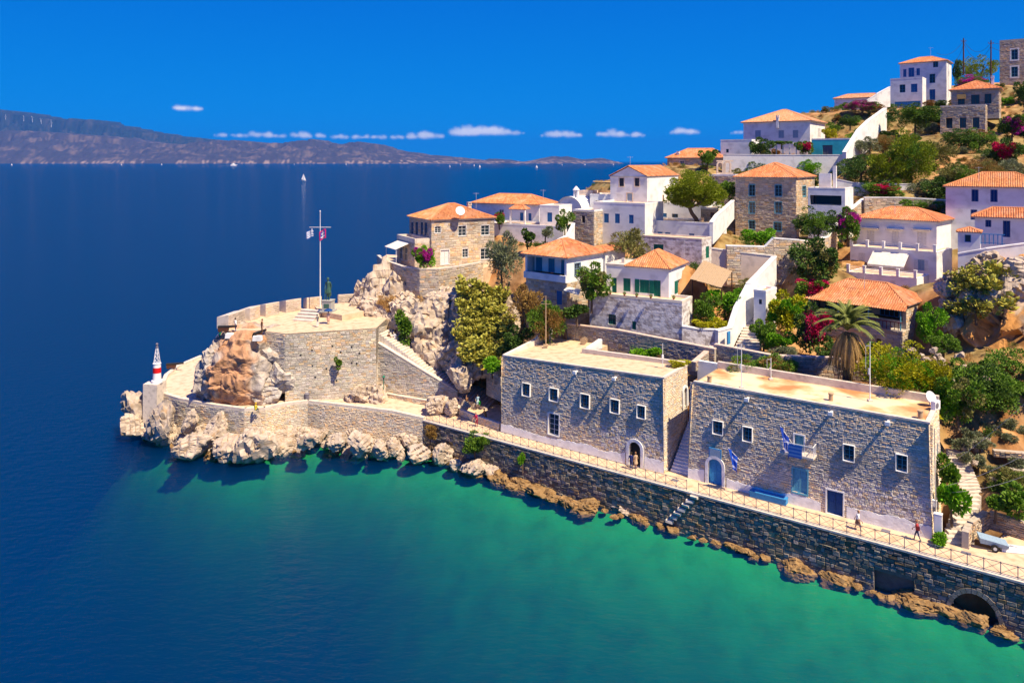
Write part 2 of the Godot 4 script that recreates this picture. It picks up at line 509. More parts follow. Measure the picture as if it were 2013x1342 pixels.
func block(t: Node, x0: float, x1: float, z0: float, dep: float, y0: float, h: float, o: Dictionary) -> void:
	var w := x1 - x0
	var foot: float = o.get("foot", 2.5)
	var wb := Buf.new()
	var fronts := []; var rights := []
	for a in o.get("front", []): fronts.append(Rect2(a[0], a[1] + foot, a[2], a[3]))
	for a in o.get("right", []): rights.append(Rect2(a[0], a[1] + foot, a[2], a[3]))
	var ff := face_at(Vector3(x0, y0 - foot, z0), Vector3.RIGHT)
	var rf := face_at(Vector3(x1, y0 - foot, z0), Vector3.FORWARD)
	var H := h + foot
	var ft := [Vector2(0, H), Vector2(w, H)]
	if o.has("gable"): ft = [Vector2(0, H), Vector2(w / 2, H + o.gable), Vector2(w, H)]
	facade(wb, ff, w, ft, fronts)
	facade(wb, rf, dep, [Vector2(0, H), Vector2(dep, H)], rights)
	facade(wb, face_at(Vector3(x1, y0 - foot, z0 - dep), Vector3.LEFT), w, ft, [])
	facade(wb, face_at(Vector3(x0, y0 - foot, z0 - dep), Vector3.BACK), dep, [Vector2(0, H), Vector2(dep, H)], [])
	wb.quad(Vector3(x0, y0 + h - 0.01, z0), Vector3(x1, y0 + h - 0.01, z0), Vector3(x1, y0 + h - 0.01, z0 - dep), Vector3(x0, y0 + h - 0.01, z0 - dep))
	part("wall", wb, o.wall, t)
	if o.has("stone"):
		var sb := Buf.new()
		var st: Dictionary = o.stone.duplicate()
		st.y0 = maxf(0.0, foot - 1.5)
		var sides: String = o.get("stone_sides", "fr")
		if "f" in sides: stones(sb, ff, w, ft, fronts, st)
		if "r" in sides: stones(sb, rf, dep, [Vector2(0, H), Vector2(dep, H)], rights, st)
		part("stonework", sb, M.stone, t).set_meta("kind", "stuff")
	for pair in [["front", ff], ["right", rf]]:
		for a in o.get(pair[0], []):
			opening(t, pair[1], a[0], a[1] + foot, a[2], a[3], a[4] if a.size() > 4 else o.look)
	var roof: String = o.get("roof", "hip")
	if roof == "hip":
		hip_roof(t, x0, x1, z0, z0 - dep, y0 + h + 0.15, o.get("rise", 1.6), o.get("over", 0.35), o.get("tile", TILE))
	elif roof == "gable":
		hip_roof(t, x0, x1, z0, z0 - dep, y0 + h + 0.05, o.gable + 0.1, 0.15, o.get("tile", TILE), true)
	elif roof == "flat":
		var ph: float = o.get("parapet", 0.3)
		var pb := Buf.new()
		for e in [[x0, x1, z0 - 0.25, z0], [x0, x1, z0 - dep, z0 - dep + 0.25], [x0, x0 + 0.25, z0 - dep + 0.25, z0 - 0.25], [x1 - 0.25, x1, z0 - dep + 0.25, z0 - 0.25]]:
			pb.box(Vector3(e[0] - 0.02, y0 + h + 0.002, e[2] - 0.02), Vector3(e[1] + 0.02, y0 + h + ph, e[3] + 0.02))
		part("parapet", pb, o.get("cap", o.wall), t)
		var rb := Buf.new()
		rb.box(Vector3(x0 + 0.05, y0 + h - 0.005, z0 - dep + 0.05), Vector3(x1 - 0.05, y0 + h + 0.04, z0 - 0.05))
		part("roof", rb, o.get("roofm", M.roof_floor), t)
	if o.has("chimney"):
		var a: Array = o.chimney
		var cb := Buf.new()
		cb.box(Vector3(a[0] - 0.28, a[2], a[1] - 0.28), Vector3(a[0] + 0.28, a[2] + a[3], a[1] + 0.28))
		cb.box(Vector3(a[0] - 0.36, a[2] + a[3], a[1] - 0.36), Vector3(a[0] + 0.36, a[2] + a[3] + 0.12, a[1] + 0.36))
		for k in 4:
			var sx := -0.24 if k % 2 else 0.24
			var sz := -0.24 if k < 2 else 0.24
			cb.box(Vector3(a[0] + sx - 0.06, a[2] + a[3] + 0.12, a[1] + sz - 0.06), Vector3(a[0] + sx + 0.06, a[2] + a[3] + 0.4, a[1] + sz + 0.06))
		cb.box(Vector3(a[0] - 0.34, a[2] + a[3] + 0.4, a[1] - 0.34), Vector3(a[0] + 0.34, a[2] + a[3] + 0.5, a[1] + 0.34))
		part("chimney", cb, o.get("chimneym", M.white), t)

# ---------------------------------------------------------------- materials

const TILE := Color(0.64, 0.24, 0.105)
const TILE_OLD := Color(0.66, 0.28, 0.12)
const STONE := {"row": 0.19, "len0": 0.16, "len1": 0.5, "out": 0.04, "col": Color(0.64, 0.58, 0.5), "var": 0.2, "warm": 0.2}
const STONE_FAR := {"row": 0.34, "len0": 0.4, "len1": 0.9, "out": 0.045, "col": Color(0.56, 0.48, 0.39), "var": 0.24, "warm": 0.2}
const STONE_FINE := {"row": 0.26, "len0": 0.3, "len1": 0.72, "out": 0.04, "col": Color(0.58, 0.53, 0.46), "var": 0.24, "warm": 0.12}
const STONE_DARK := {"row": 0.3, "len0": 0.3, "len1": 0.75, "out": 0.07, "col": Color(0.27, 0.24, 0.2), "var": 0.45, "warm": 0.22}  # weathered quay stone, darkened further so the wall reads as shaded

func lin(r: float, g: float, b: float) -> Color:
	return Color(r, g, b).linear_to_srgb()

func noise_tex(freq: float, octaves: int, stops: Array, seed_no: int, type := FastNoiseLite.TYPE_SIMPLEX_SMOOTH, size := 512) -> NoiseTexture2D:
	var t := NoiseTexture2D.new()
	t.width = size
	t.height = size
	t.seamless = true
	t.seamless_blend_skirt = 0.2
	var f := FastNoiseLite.new()
	f.seed = seed_no
	f.noise_type = type
	f.frequency = freq
	f.fractal_octaves = octaves
	t.noise = f
	var g := Gradient.new()
	var offs := PackedFloat32Array()
	var cols := PackedColorArray()
	for s in stops:
		offs.push_back(s[0])
		cols.push_back(s[1] if s[1] is Color else lin(s[1], s[1], s[1]))
	g.offsets = offs
	g.colors = cols
	t.color_ramp = g
	return t

func mat(called: String, c: Color, rough: float, tex: Texture2D = null, scale := 0.2, vertex := false, bump: Texture2D = null, bump_cm := 2.0) -> StandardMaterial3D:
	var m := StandardMaterial3D.new()
	m.resource_name = called
	m.albedo_color = c
	m.roughness = rough
	m.metallic_specular = 0.3
	m.vertex_color_use_as_albedo = vertex
	m.cull_mode = BaseMaterial3D.CULL_DISABLED
	m.uv1_triplanar = true
	m.uv1_world_triplanar = true
	m.uv1_scale = Vector3.ONE * scale
	if tex: m.albedo_texture = tex
	if bump:
		m.heightmap_enabled = true
		m.heightmap_texture = bump
		m.heightmap_scale = bump_cm
	M[called] = m
	return m

func leaf_mat(called: String, c: Color, back: Color) -> void:
	var m := mat(called, c.linear_to_srgb(), 0.6, null, 1.0, true)
	m.uv1_triplanar = false
	m.backlight_enabled = true
	m.backlight = back.linear_to_srgb()

func make_materials() -> void:
	var grain := noise_tex(0.012, 6, [[0.0, 0.62], [0.5, 0.9], [1.0, 1.0]], 11)
	var patches := noise_tex(0.008, 6, [[0.2, 0.74], [0.38, 0.9], [0.5, 0.98], [1.0, 1.0]], 12)
	var slabs := noise_tex(0.01, 7, [[0.15, lin(0.72, 0.67, 0.62)], [0.4, lin(0.9, 0.87, 0.83)], [0.55, lin(0.98, 0.96, 0.93)], [1.0, lin(1, 1, 1)]], 19, FastNoiseLite.TYPE_SIMPLEX_SMOOTH, 1024)
	var worn := noise_tex(0.006, 6, [[0.0, lin(0.34, 0.30, 0.28)], [0.36, lin(0.52, 0.48, 0.46)], [0.46, lin(0.9, 0.89, 0.87)], [1.0, lin(1, 1, 1)]], 13)
	var relief := noise_tex(0.02, 6, [[0.0, Color.BLACK], [1.0, Color.WHITE]], 14)
	var craggy := noise_tex(0.012, 6, [[0.0, Color.BLACK], [1.0, Color.WHITE]], 15, FastNoiseLite.TYPE_CELLULAR)
	var rocky := noise_tex(0.008, 7, [[0.0, lin(0.3, 0.26, 0.23)], [0.34, lin(0.62, 0.58, 0.53)], [0.5, lin(0.88, 0.85, 0.82)], [0.75, lin(1.0, 0.98, 0.96)], [1.0, lin(0.85, 0.75, 0.64)]], 16)
	var earthy := noise_tex(0.007, 7, [[0.2, lin(0.30, 0.22, 0.14)], [0.42, lin(0.55, 0.42, 0.28)], [0.6, lin(0.85, 0.7, 0.5)], [0.85, lin(0.95, 0.86, 0.7)]], 17)
	var stain := noise_tex(0.005, 6, [[0.2, lin(0.6, 0.36, 0.2)], [0.45, lin(0.85, 0.7, 0.5)], [0.6, lin(1, 0.95, 0.84)], [1.0, lin(1, 1, 0.96)]], 18)
	mat("white", lin(0.82, 0.82, 0.82), 0.9, patches, 0.11, false, relief, 0.8)
	mat("cream", lin(0.72, 0.66, 0.58), 0.9, patches, 0.1, false, relief, 1.0)
	mat("peach", lin(0.74, 0.60, 0.48), 0.9, patches, 0.13, false, relief, 1.0)
	mat("worn_white", lin(0.8, 0.78, 0.8), 0.92, worn, 0.3, false, relief, 3.0)
	mat("turquoise_wall", lin(0.06, 0.55, 0.62), 0.85, patches, 0.12)
	mat("trim", lin(0.8, 0.8, 0.8), 0.8, patches, 0.3)
	mat("lime_wash", lin(0.8, 0.8, 0.82), 0.9, patches, 0.2, false, relief, 2.5)
	mat("mortar", lin(0.5, 0.44, 0.37), 0.95, grain, 0.3, false, relief, 2.0)
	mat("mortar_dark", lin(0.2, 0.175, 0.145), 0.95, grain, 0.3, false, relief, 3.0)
	mat("stone", lin(1, 1, 1), 0.9, grain, 0.7, true, relief, 2.0)
	mat("cap_stone", lin(0.66, 0.58, 0.5), 0.9, patches, 0.25, false, relief, 1.5)
	mat("cap_peach", lin(0.68, 0.52, 0.42), 0.9, patches, 0.25, false, relief, 1.5)
	mat("tile", lin(1, 1, 1), 0.85, grain, 0.9, true)
	mat("tile_cap", lin(0.62, 0.25, 0.11), 0.85, grain, 0.6)
	mat("eave", lin(0.5, 0.46, 0.42), 0.9)
	mat("roof_floor", lin(0.66, 0.51, 0.35), 0.95, slabs, 0.075, false, relief, 1.0)
	mat("stained_floor", lin(0.74, 0.6, 0.44), 0.95, stain, 0.07, false, relief, 1.5)
	mat("paving", lin(0.66, 0.5, 0.35), 0.92, slabs, 0.075, false, relief, 1.0)
	mat("road", lin(0.64, 0.5, 0.38), 0.95, slabs, 0.075, false, relief, 0.8)
	mat("rock", lin(0.58, 0.52, 0.46), 0.95, rocky, 0.16, true, craggy, 14.0)
	mat("grey_rock", lin(0.55, 0.54, 0.54), 0.95, rocky, 0.22, true, craggy, 14.0)
	mat("wet_rock", lin(0.34, 0.23, 0.11), 0.7, rocky, 0.2, true, craggy, 12.0)
	mat("earth", lin(0.62, 0.52, 0.42), 1.0, earthy, 0.11, true, relief, 9.0)
	mat("glass", lin(0.02, 0.035, 0.05), 0.12)
	M.glass.metallic_specular = 0.5
	M.glass.uv1_triplanar = false
	for a in [["blue", 0.03, 0.16, 0.42], ["pale_blue", 0.13, 0.4, 0.55], ["teal_blue", 0.04, 0.25, 0.4], ["green", 0.01, 0.17, 0.12], ["joinery_white", 0.75, 0.75, 0.75], ["brown", 0.1, 0.045, 0.03], ["grey_blue", 0.3, 0.42, 0.55], ["navy", 0.012, 0.06, 0.22],
			["straw", 0.55, 0.36, 0.13], ["deck_blue", 0.05, 0.28, 0.62], ["dark_red", 0.22, 0.03, 0.03]]:
		mat(a[0], lin(a[1], a[2], a[3]), 0.6, grain, 0.8)
	mat("timber", lin(0.5, 0.36, 0.22), 0.8, grain, 0.6)
	mat("canvas", lin(0.8, 0.76, 0.68), 0.9, grain, 0.3)
	mat("iron", lin(0.17, 0.16, 0.2), 0.5)
	mat("black_iron", lin(0.02, 0.02, 0.022), 0.5)
	mat("grey_metal", lin(0.5, 0.52, 0.55), 0.4)
	mat("white_paint", lin(0.8, 0.8, 0.8), 0.45)
	mat("red_paint", lin(0.6, 0.012, 0.015), 0.5)
	mat("green_paint", lin(0.01, 0.17, 0.1), 0.5)
	mat("bronze", lin(0.05, 0.12, 0.1), 0.5, grain, 0.9)
	mat("flag_cloth", lin(1, 1, 1), 0.85, null, 1.0, true)
	mat("skin_cloth", lin(1, 1, 1), 0.85, null, 1.0, true)
	mat("cable", lin(0.03, 0.03, 0.035), 0.7)
	mat("pale_cable", lin(0.5, 0.45, 0.38), 0.7)
	mat("bark", lin(0.16, 0.11, 0.075), 0.95, grain, 0.8, false, relief, 3.0)
	mat("pot", lin(0.45, 0.16, 0.07), 0.9)
	mat("seabed", lin(1, 1, 1), 1.0, grain, 0.05, true, relief, 6.0)
	mat("far_land", lin(1, 1, 1), 1.0, grain, 0.0012, true)
	leaf_mat("leaf_green", Color(0.13, 0.24, 0.025), Color(0.2, 0.3, 0.05))
	leaf_mat("leaf_dark", Color(0.08, 0.15, 0.028), Color(0.14, 0.2, 0.05))
	leaf_mat("leaf_bright", Color(0.16, 0.36, 0.015), Color(0.25, 0.4, 0.05))
	leaf_mat("leaf_yellow", Color(0.42, 0.42, 0.015), Color(0.45, 0.4, 0.05))
	leaf_mat("leaf_olive", Color(0.22, 0.22, 0.07), Color(0.2, 0.2, 0.08))
	leaf_mat("leaf_pine", Color(0.25, 0.31, 0.02), Color(0.22, 0.28, 0.04))
	leaf_mat("leaf_rust", Color(0.32, 0.2, 0.06), Color(0.25, 0.15, 0.05))
	leaf_mat("leaf_dry", Color(0.56, 0.36, 0.15), Color(0.3, 0.2, 0.08))
	leaf_mat("leaf_grey", Color(0.2, 0.23, 0.14), Color(0.2, 0.2, 0.1))
	leaf_mat("cactus", Color(0.4, 0.39, 0.08), Color(0.1, 0.1, 0.02))
	leaf_mat("petal_pink", Color(0.55, 0.015, 0.13), Color(0.5, 0.02, 0.1))
	leaf_mat("petal_magenta", Color(0.5, 0.03, 0.38), Color(0.5, 0.03, 0.3))
	leaf_mat("palm_green", Color(0.22, 0.26, 0.07), Color(0.2, 0.22, 0.06))
	leaf_mat("palm_dead", Color(0.5, 0.33, 0.14), Color(0.25, 0.16, 0.06))
	wall_noise = FastNoiseLite.new()
	wall_noise.seed = 61; wall_noise.frequency = 0.13; wall_noise.fractal_octaves = 4
	# one beveled stone of unit size in a few shapes and tones, for the stones that are parts
	for k in 16:
		var b := Buf.new()
		b.col = jig(STONE.col * (1.0 if k % 4 else 1.15), 0.34)
		if k % 4 == 3: b.col = Color(b.col.r * 1.12, b.col.g * 0.93, b.col.b * 0.72)
		one_stone(b, Transform3D.IDENTITY, 0, 1, 0, 1, 1, 0.13)
		stone_meshes.append(b.mesh())

# ---------------------------------------------------------------- sea, sea bed, far land, terrain

const SHORE := [Vector2(-30, -128), Vector2(-46, -121), Vector2(-50, -112), Vector2(-49, -104), Vector2(-46, -100.5), Vector2(-33, -94.5), Vector2(-26.3, -98), Vector2(-11, -94.5), Vector2(39, -58), Vector2(70, -35)]

const LAND := [Vector2(-46, -113), Vector2(-46, -107), Vector2(-44.5, -104), Vector2(-42, -103), Vector2(-36, -101), Vector2(-30, -101.5), Vector2(-21, -101), Vector2(-9, -99), Vector2(10, -81), Vector2(39, -60), Vector2(80, -30), Vector2(170, -30), Vector2(170, -260), Vector2(44, -260), Vector2(30, -190), Vector2(10, -156), Vector2(-10, -142), Vector2(-28, -130), Vector2(-42, -121)]

func shore_distance(p: Vector2) -> float:
	var best := 1e9
	for i in SHORE.size() - 1:
		best = minf(best, p.distance_to(Geometry2D.get_closest_point_to_segment(p, SHORE[i], SHORE[i + 1])))
	return best

func grid_mesh(x0: float, x1: float, nx: int, z0: float, z1: float, nz: int, height: Callable, tint: Callable) -> ArrayMesh:
	var v := PackedVector3Array(); var n := PackedVector3Array(); var c := PackedColorArray(); var idx := PackedInt32Array()
	for j in nz + 1:
		for i in nx + 1:
			var x := lerpf(x0, x1, float(i) / nx)
			var z := lerpf(z0, z1, float(j) / nz)
			v.push_back(Vector3(x, height.call(x, z), z))
	for j in nz + 1:
		for i in nx + 1:
			var k := j * (nx + 1) + i
			var dx := v[j * (nx + 1) + mini(i + 1, nx)] - v[j * (nx + 1) + maxi(i - 1, 0)]
			var dz := v[mini(j + 1, nz) * (nx + 1) + i] - v[maxi(j - 1, 0) * (nx + 1) + i]
			var nn := dz.cross(dx).normalized()
			if nn.y < 0: nn = -nn
			n.push_back(nn)
			c.push_back(tint.call(v[k], nn))
			if i < nx and j < nz:
				idx.append_array(PackedInt32Array([k, k + nx + 1, k + 1, k + 1, k + nx + 1, k + nx + 2]))
	var arr := []
	arr.resize(Mesh.ARRAY_MAX)
	arr[Mesh.ARRAY_VERTEX] = v; arr[Mesh.ARRAY_NORMAL] = n; arr[Mesh.ARRAY_COLOR] = c; arr[Mesh.ARRAY_INDEX] = idx
	var m := ArrayMesh.new()
	m.add_surface_from_arrays(Mesh.PRIMITIVE_TRIANGLES, arr)
	return m

var bed_noise: FastNoiseLite

func bed_y(x: float, z: float) -> float:
	var d := shore_distance(Vector2(x, z))
	var left := clampf((-x - 8.0) / 40.0, 0.0, 1.0) + 1.6 * smoothstep(86.0, 112.0, -z) * smoothstep(26.0, 56.0, -x)
	return -0.3 - d * (0.32 + 0.5 * left) - 0.004 * d * d * (0.8 + left) + bed_noise.get_noise_2d(x * 4.0, z * 4.0) * (0.3 + 0.03 * d)

func build_sea() -> void:
	bed_noise = FastNoiseLite.new()
	bed_noise.seed = 5; bed_noise.frequency = 0.05; bed_noise.fractal_octaves = 4
	var wm := StandardMaterial3D.new()
	wm.resource_name = "sea_water"
	wm.albedo_color = Color(lin(0.0, 0.022, 0.13), 0.27)
	wm.transparency = BaseMaterial3D.TRANSPARENCY_ALPHA
	wm.roughness = 0.03
	wm.metallic_specular = 0.18
	wm.uv1_triplanar = true
	wm.uv1_world_triplanar = true
	wm.uv1_scale = Vector3(0.032, 0.03, 0.068)
	var t := NoiseTexture2D.new()
	t.width = 1024; t.height = 1024; t.seamless = true; t.as_normal_map = true; t.bump_strength = 9.0
	var fn := FastNoiseLite.new()
	fn.seed = 3; fn.frequency = 0.013; fn.fractal_octaves = 6; fn.fractal_gain = 0.6
	t.noise = fn
	wm.normal_enabled = true
	wm.normal_texture = t
	wm.normal_scale = 1.5
	var st := Buf.new()
	var e := [-45000.0, -6000.0, -900.0, -150.0, 100.0, 900.0, 6000.0, 45000.0]
	var f := [200.0, -20.0, -150.0, -600.0, -3000.0, -12000.0, -60000.0]
	for i in e.size() - 1:
		for j in f.size() - 1:
			st.quad(Vector3(e[i], 0, f[j]), Vector3(e[i + 1], 0, f[j]), Vector3(e[i + 1], 0, f[j + 1]), Vector3(e[i], 0, f[j + 1]))
	setting("sea", st, wm)
	var fv := FogVolume.new()
	fv.name = "water"
	fv.shape = RenderingServer.FOG_VOLUME_SHAPE_BOX
	fv.size = Vector3(90000, 60, 60000)
	fv.position = Vector3(0, -30.03, -29900)
	var fm := FogMaterial.new()
	fm.density = 0.09
	fm.albedo = lin(0.0, 0.15, 0.5)
	fv.material = fm
	fv.set_meta("kind", "structure")
	add_child(fv)
	var bed := grid_mesh(-140, 90, 160, -15, -190, 120,
		func(x, z): return bed_y(x, z),
		func(_p, _n): return Color(0.02, 0.45, 0.15))
	setting("seabed", bed, M.seabed)

# far mountains: an outline of [x along the horizon, height] at a distance, with depth behind it
func far_range(called: String, dist: float, deep: float, line: Array, cols: Array, seed_no: int) -> void:
	var nz := FastNoiseLite.new()
	nz.seed = seed_no; nz.frequency = 0.0011; nz.fractal_octaves = 5; nz.fractal_gain = 0.55
	nz.fractal_type = FastNoiseLite.FRACTAL_RIDGED
	var pz := FastNoiseLite.new()
	pz.seed = seed_no + 9; pz.frequency = 0.0016; pz.fractal_octaves = 5
	var x0: float = line[0].x
	var x1: float = line[-1].x
	var m := grid_mesh(x0, x1, int((x1 - x0) / 45.0), -dist + deep * 0.5, -dist - deep * 0.5, 34,
		func(x, z):
			var top := top_at(line, x)
			var t: float = (z + dist) / deep + 0.5        # 1 at the near foot, 0 at the far one
			var k := pow(sin(clampf(1.0 - t, 0, 1) * PI * 0.5 / 0.6) if 1.0 - t < 0.6 else 1.0, 0.8)
			var r: float = nz.get_noise_2d(x, z) * 0.5 + 0.5
			return -4.0 + (top * 1.13 * (0.93 + 0.1 * nz.get_noise_2d(x * 1.7, 0.0)) + 4.0) * k * (1.0 if 1.0 - t > 0.5 else 0.35 + 0.65 * r),
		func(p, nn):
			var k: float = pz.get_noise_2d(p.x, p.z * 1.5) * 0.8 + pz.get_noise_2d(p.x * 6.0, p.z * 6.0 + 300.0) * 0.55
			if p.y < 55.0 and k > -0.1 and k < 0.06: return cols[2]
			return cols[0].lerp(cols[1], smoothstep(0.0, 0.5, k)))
	setting(called, m, M.far_land)

func build_far_land() -> void:
	var brown := [Color(0.055, 0.052, 0.075), Color(0.16, 0.12, 0.115), Color(0.3, 0.22, 0.19)]  # land tones with blue distance haze mixed into the colour
	var green := [Color(0.03, 0.04, 0.05), Color(0.07, 0.065, 0.06), Color(0.07, 0.065, 0.06)]  # ridge tones, pushed towards blue as haze would tint them
	# heights are read off at 20 and 15 km
	var back := []
	for a in [[-400, 215], [-200, 220], [0, 227], [40, 234], [100, 243], [150, 239], [200, 252], [260, 262], [310, 270], [370, 275], [430, 280], [500, 285], [560, 300], [600, 318.5]]:
		back.append(Vector2((a[0] - 1006.5) * 22000.0 / 1500.0, 36 + (318 - a[1]) * 22000.0 / 1500.0))
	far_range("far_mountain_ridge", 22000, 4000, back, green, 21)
	var front := []
	for a in [[-400, 255], [-200, 258], [0, 260], [60, 265], [130, 268], [220, 280], [300, 285], [340, 280], [400, 276], [470, 282], [520, 282], [580, 274], [620, 285], [680, 280], [720, 285], [760, 296], [830, 304], [900, 310], [960, 316], [985, 319]]:
		front.append(Vector2((a[0] - 1006.5) * 16000.0 / 1500.0, 36 + (318 - a[1]) * 16000.0 / 1500.0))
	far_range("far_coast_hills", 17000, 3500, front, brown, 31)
	var isle := []
	for a in [[930, 319], [960, 312], [1000, 314], [1030, 318], [1050, 315], [1085, 308], [1120, 308], [1150, 314], [1190, 311], [1226, 319]]:
		isle.append(Vector2((a[0] - 1006.5) * 16000.0 / 1500.0, 36 + (318 - a[1]) * 16000.0 / 1500.0))
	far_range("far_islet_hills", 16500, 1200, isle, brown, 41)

var ground_pts := [
	Vector3(38.61, 3.2, -66.31), Vector3(40.51, 3.2, -63.73), Vector3(48, 3, -50), Vector3(43.54, 7.8, -72.68), Vector3(45.65, 6.2, -69.63), Vector3(48.44, 9.8, -73.87), Vector3(43.98, 10.8, -73.83), Vector3(51.8, 15.88, -79), Vector3(47.06, 14.83, -79), Vector3(57.04, 19.64, -87), Vector3(54.19, 21.16, -92), Vector3(62.29, 21.62, -95),
	Vector3(57.1, 17.49, -104), Vector3(68.95, 24.05, -112), Vector3(43.03, 13.59, -88), Vector3(34.68, 12.72, -79), Vector3(27.64, 13.04, -84), Vector3(25.41, 13.08, -90), Vector3(25.71, 14.96, -98), Vector3(31.44, 16.45, -104), Vector3(15.42, 13.83, -95), Vector3(6.23, 16.53, -100), Vector3(2.84, 14.31, -98), Vector3(-3.47, 8.28, -92), Vector3(-4.3, 10.33, -97),
	Vector3(18.55, 11.81, -86), Vector3(30.86, 12.5, -78), Vector3(37.17, 12.22, -74), Vector3(39.45, 11.77, -71), Vector3(2, 3, -90), Vector3(16, 3, -79), Vector3(24, 3, -74), Vector3(35, 3, -66), Vector3(12, 9.5, -93), Vector3(18, 10.5, -90), Vector3(8, 9.5, -99),
	Vector3(-4.31, 4.6, -97.31), Vector3(-11.52, 16.96, -118), Vector3(-20.38, 15.99, -124), Vector3(-16.02, 14.02, -111), Vector3(-7.81, 14.22, -110), Vector3(-13.18, 14.94, -112), Vector3(-9.45, 14.94, -112), Vector3(-14, 3.5, -103), Vector3(-9, 3.5, -102), Vector3(-17, 4, -105), Vector3(-21.02, 11.21, -112), Vector3(-29.27, 11.38, -108), Vector3(-34.38, 10.42, -106), Vector3(-20.65, 4.2, -101.06), Vector3(-29.77, 4.2, -100), Vector3(-39.51, 4.2, -101.06), Vector3(-20, 4, -97), Vector3(-12, 4, -96),
	Vector3(-50, 1, -112), Vector3(-48, 0, -125), Vector3(-36, 2, -122), Vector3(-30, 0, -132), Vector3(-20, 9, -124), Vector3(-12, 12, -128), Vector3(-14, 0, -150), Vector3(5, 0, -175),
	Vector3(-0.57, 23.94, -132), Vector3(4.42, 22.61, -124), Vector3(16.94, 22.99, -119), Vector3(30.38, 25.33, -125), Vector3(22.43, 21.99, -104), Vector3(40.8, 23.02, -124), Vector3(39.85, 22.18, -108), Vector3(44.99, 21.19, -110), Vector3(60.03, 37.38, -172), Vector3(56.89, 33.17, -157), Vector3(77.35, 37.3, -150), Vector3(64.44, 31.06, -130), Vector3(77.6, 34.44, -138),
	Vector3(57.91, 28.62, -135), Vector3(53.17, 23.58, -115), Vector3(101.26, 42.35, -170), Vector3(104.45, 49.78, -195), Vector3(139, 56.63, -212), Vector3(38.47, 35.1, -168), Vector3(24.35, 32.8, -150), Vector3(95.35, 37.8, -150), Vector3(81.12, 29.17, -125), Vector3(76.28, 40.18, -165), Vector3(85.8, 49.07, -200),
	Vector3(20, 5, -190), Vector3(60, 34, -235), Vector3(150, 60, -235), Vector3(150, 58, -190), Vector3(125, 44, -150), Vector3(100, 30, -115), Vector3(85, 20, -90), Vector3(75, 9, -70), Vector3(70, 3, -52), Vector3(-60, -3, -140), Vector3(-56, -3, -105)]

const STEPS := [Vector3(37.25, 4.1, -63.97), Vector3(41.43, 6.4, -69.16), Vector3(42.57, 8.2, -72.27)]

var land_edge := PackedVector2Array(LAND)
var ground_noise: FastNoiseLite

func ground_y(x: float, z: float) -> float:
	var sw := 0.0
	var sy := 0.0
	for p in ground_pts:
		var d2: float = (p.x - x) * (p.x - x) + (p.z - z) * (p.z - z) + 0.6
		var w := 1.0 / (d2 * d2)
		sw += w
		sy += w * p.y
	var y := sy / sw + ground_noise.get_noise_2d(x, z) * 0.55
	# level ground under the quay walk and the two quay houses
	var rel := Vector2(x + 11.0, z + 94.5)
	var ahead := rel.dot(Vector2(0.807, 0.59))
	var inw := rel.dot(Vector2(0.59, -0.807))
	if ahead > 2.0 and ahead < 60.5 and inw < 10.0: y = minf(y, 2.4)
	if ahead > 14.0 and ahead < 59.5 and inw < 12.0: y = minf(y, 9.0)
	if ahead > -2.0 and ahead < 12.5 and inw < 13.0: y = minf(y, 2.6)
	if ahead >= 60.5 and inw < 9.0: y = minf(y, 2.4)
	for i in (2 if x > 35.0 and z > -82.0 else 0):   # the garden steps are cut into the slope
		var a: Vector3 = STEPS[i]
		var b: Vector3 = STEPS[i + 1]
		var q := Geometry2D.get_closest_point_to_segment(Vector2(x, z), Vector2(a.x, a.z), Vector2(b.x, b.z))
		var gap := q.distance_to(Vector2(x, z))
		if gap < 2.4:
			var u := Vector2(a.x, a.z).distance_to(q) / Vector2(a.x, a.z).distance_to(Vector2(b.x, b.z))
			y = minf(y, lerpf(a.y, b.y, u) - 0.5 + maxf(gap - 1.2, 0.0))
	if not Geometry2D.is_point_in_polygon(Vector2(x, z), land_edge):
		y = minf(y, 0.0)
		var near := 1e9
		for i in LAND.size():
			var q := Geometry2D.get_closest_point_to_segment(Vector2(x, z), LAND[i], LAND[(i + 1) % LAND.size()])
			near = minf(near, q.distance_to(Vector2(x, z)))
		y = minf(y, 0.3 - near * 1.6)
	return y

func build_terrain() -> void:
	ground_noise = FastNoiseLite.new()
	ground_noise.seed = 8; ground_noise.frequency = 0.09; ground_noise.fractal_octaves = 4
	var pz := FastNoiseLite.new()
	pz.seed = 18; pz.frequency = 0.06; pz.fractal_octaves = 4
	var m := grid_mesh(-64, 156, 156, -48, -238, 134,
		func(x, z): return ground_y(x, z),
		func(p, nn):
			var k: float = pz.get_noise_2d(p.x, p.z)
			if nn.y < 0.72: return Color(0.86, 0.76, 0.66).lerp(Color(0.8, 0.55, 0.34), smoothstep(-0.1, 0.3, k))
			return Color(0.56, 0.58, 0.4).lerp(Color(0.9, 0.7, 0.5), smoothstep(-0.15, 0.3, k)))
	setting("hillside", m, M.earth)

# ---------------------------------------------------------------- rocks

var ico_v := PackedVector3Array()
var ico_f := PackedInt32Array()

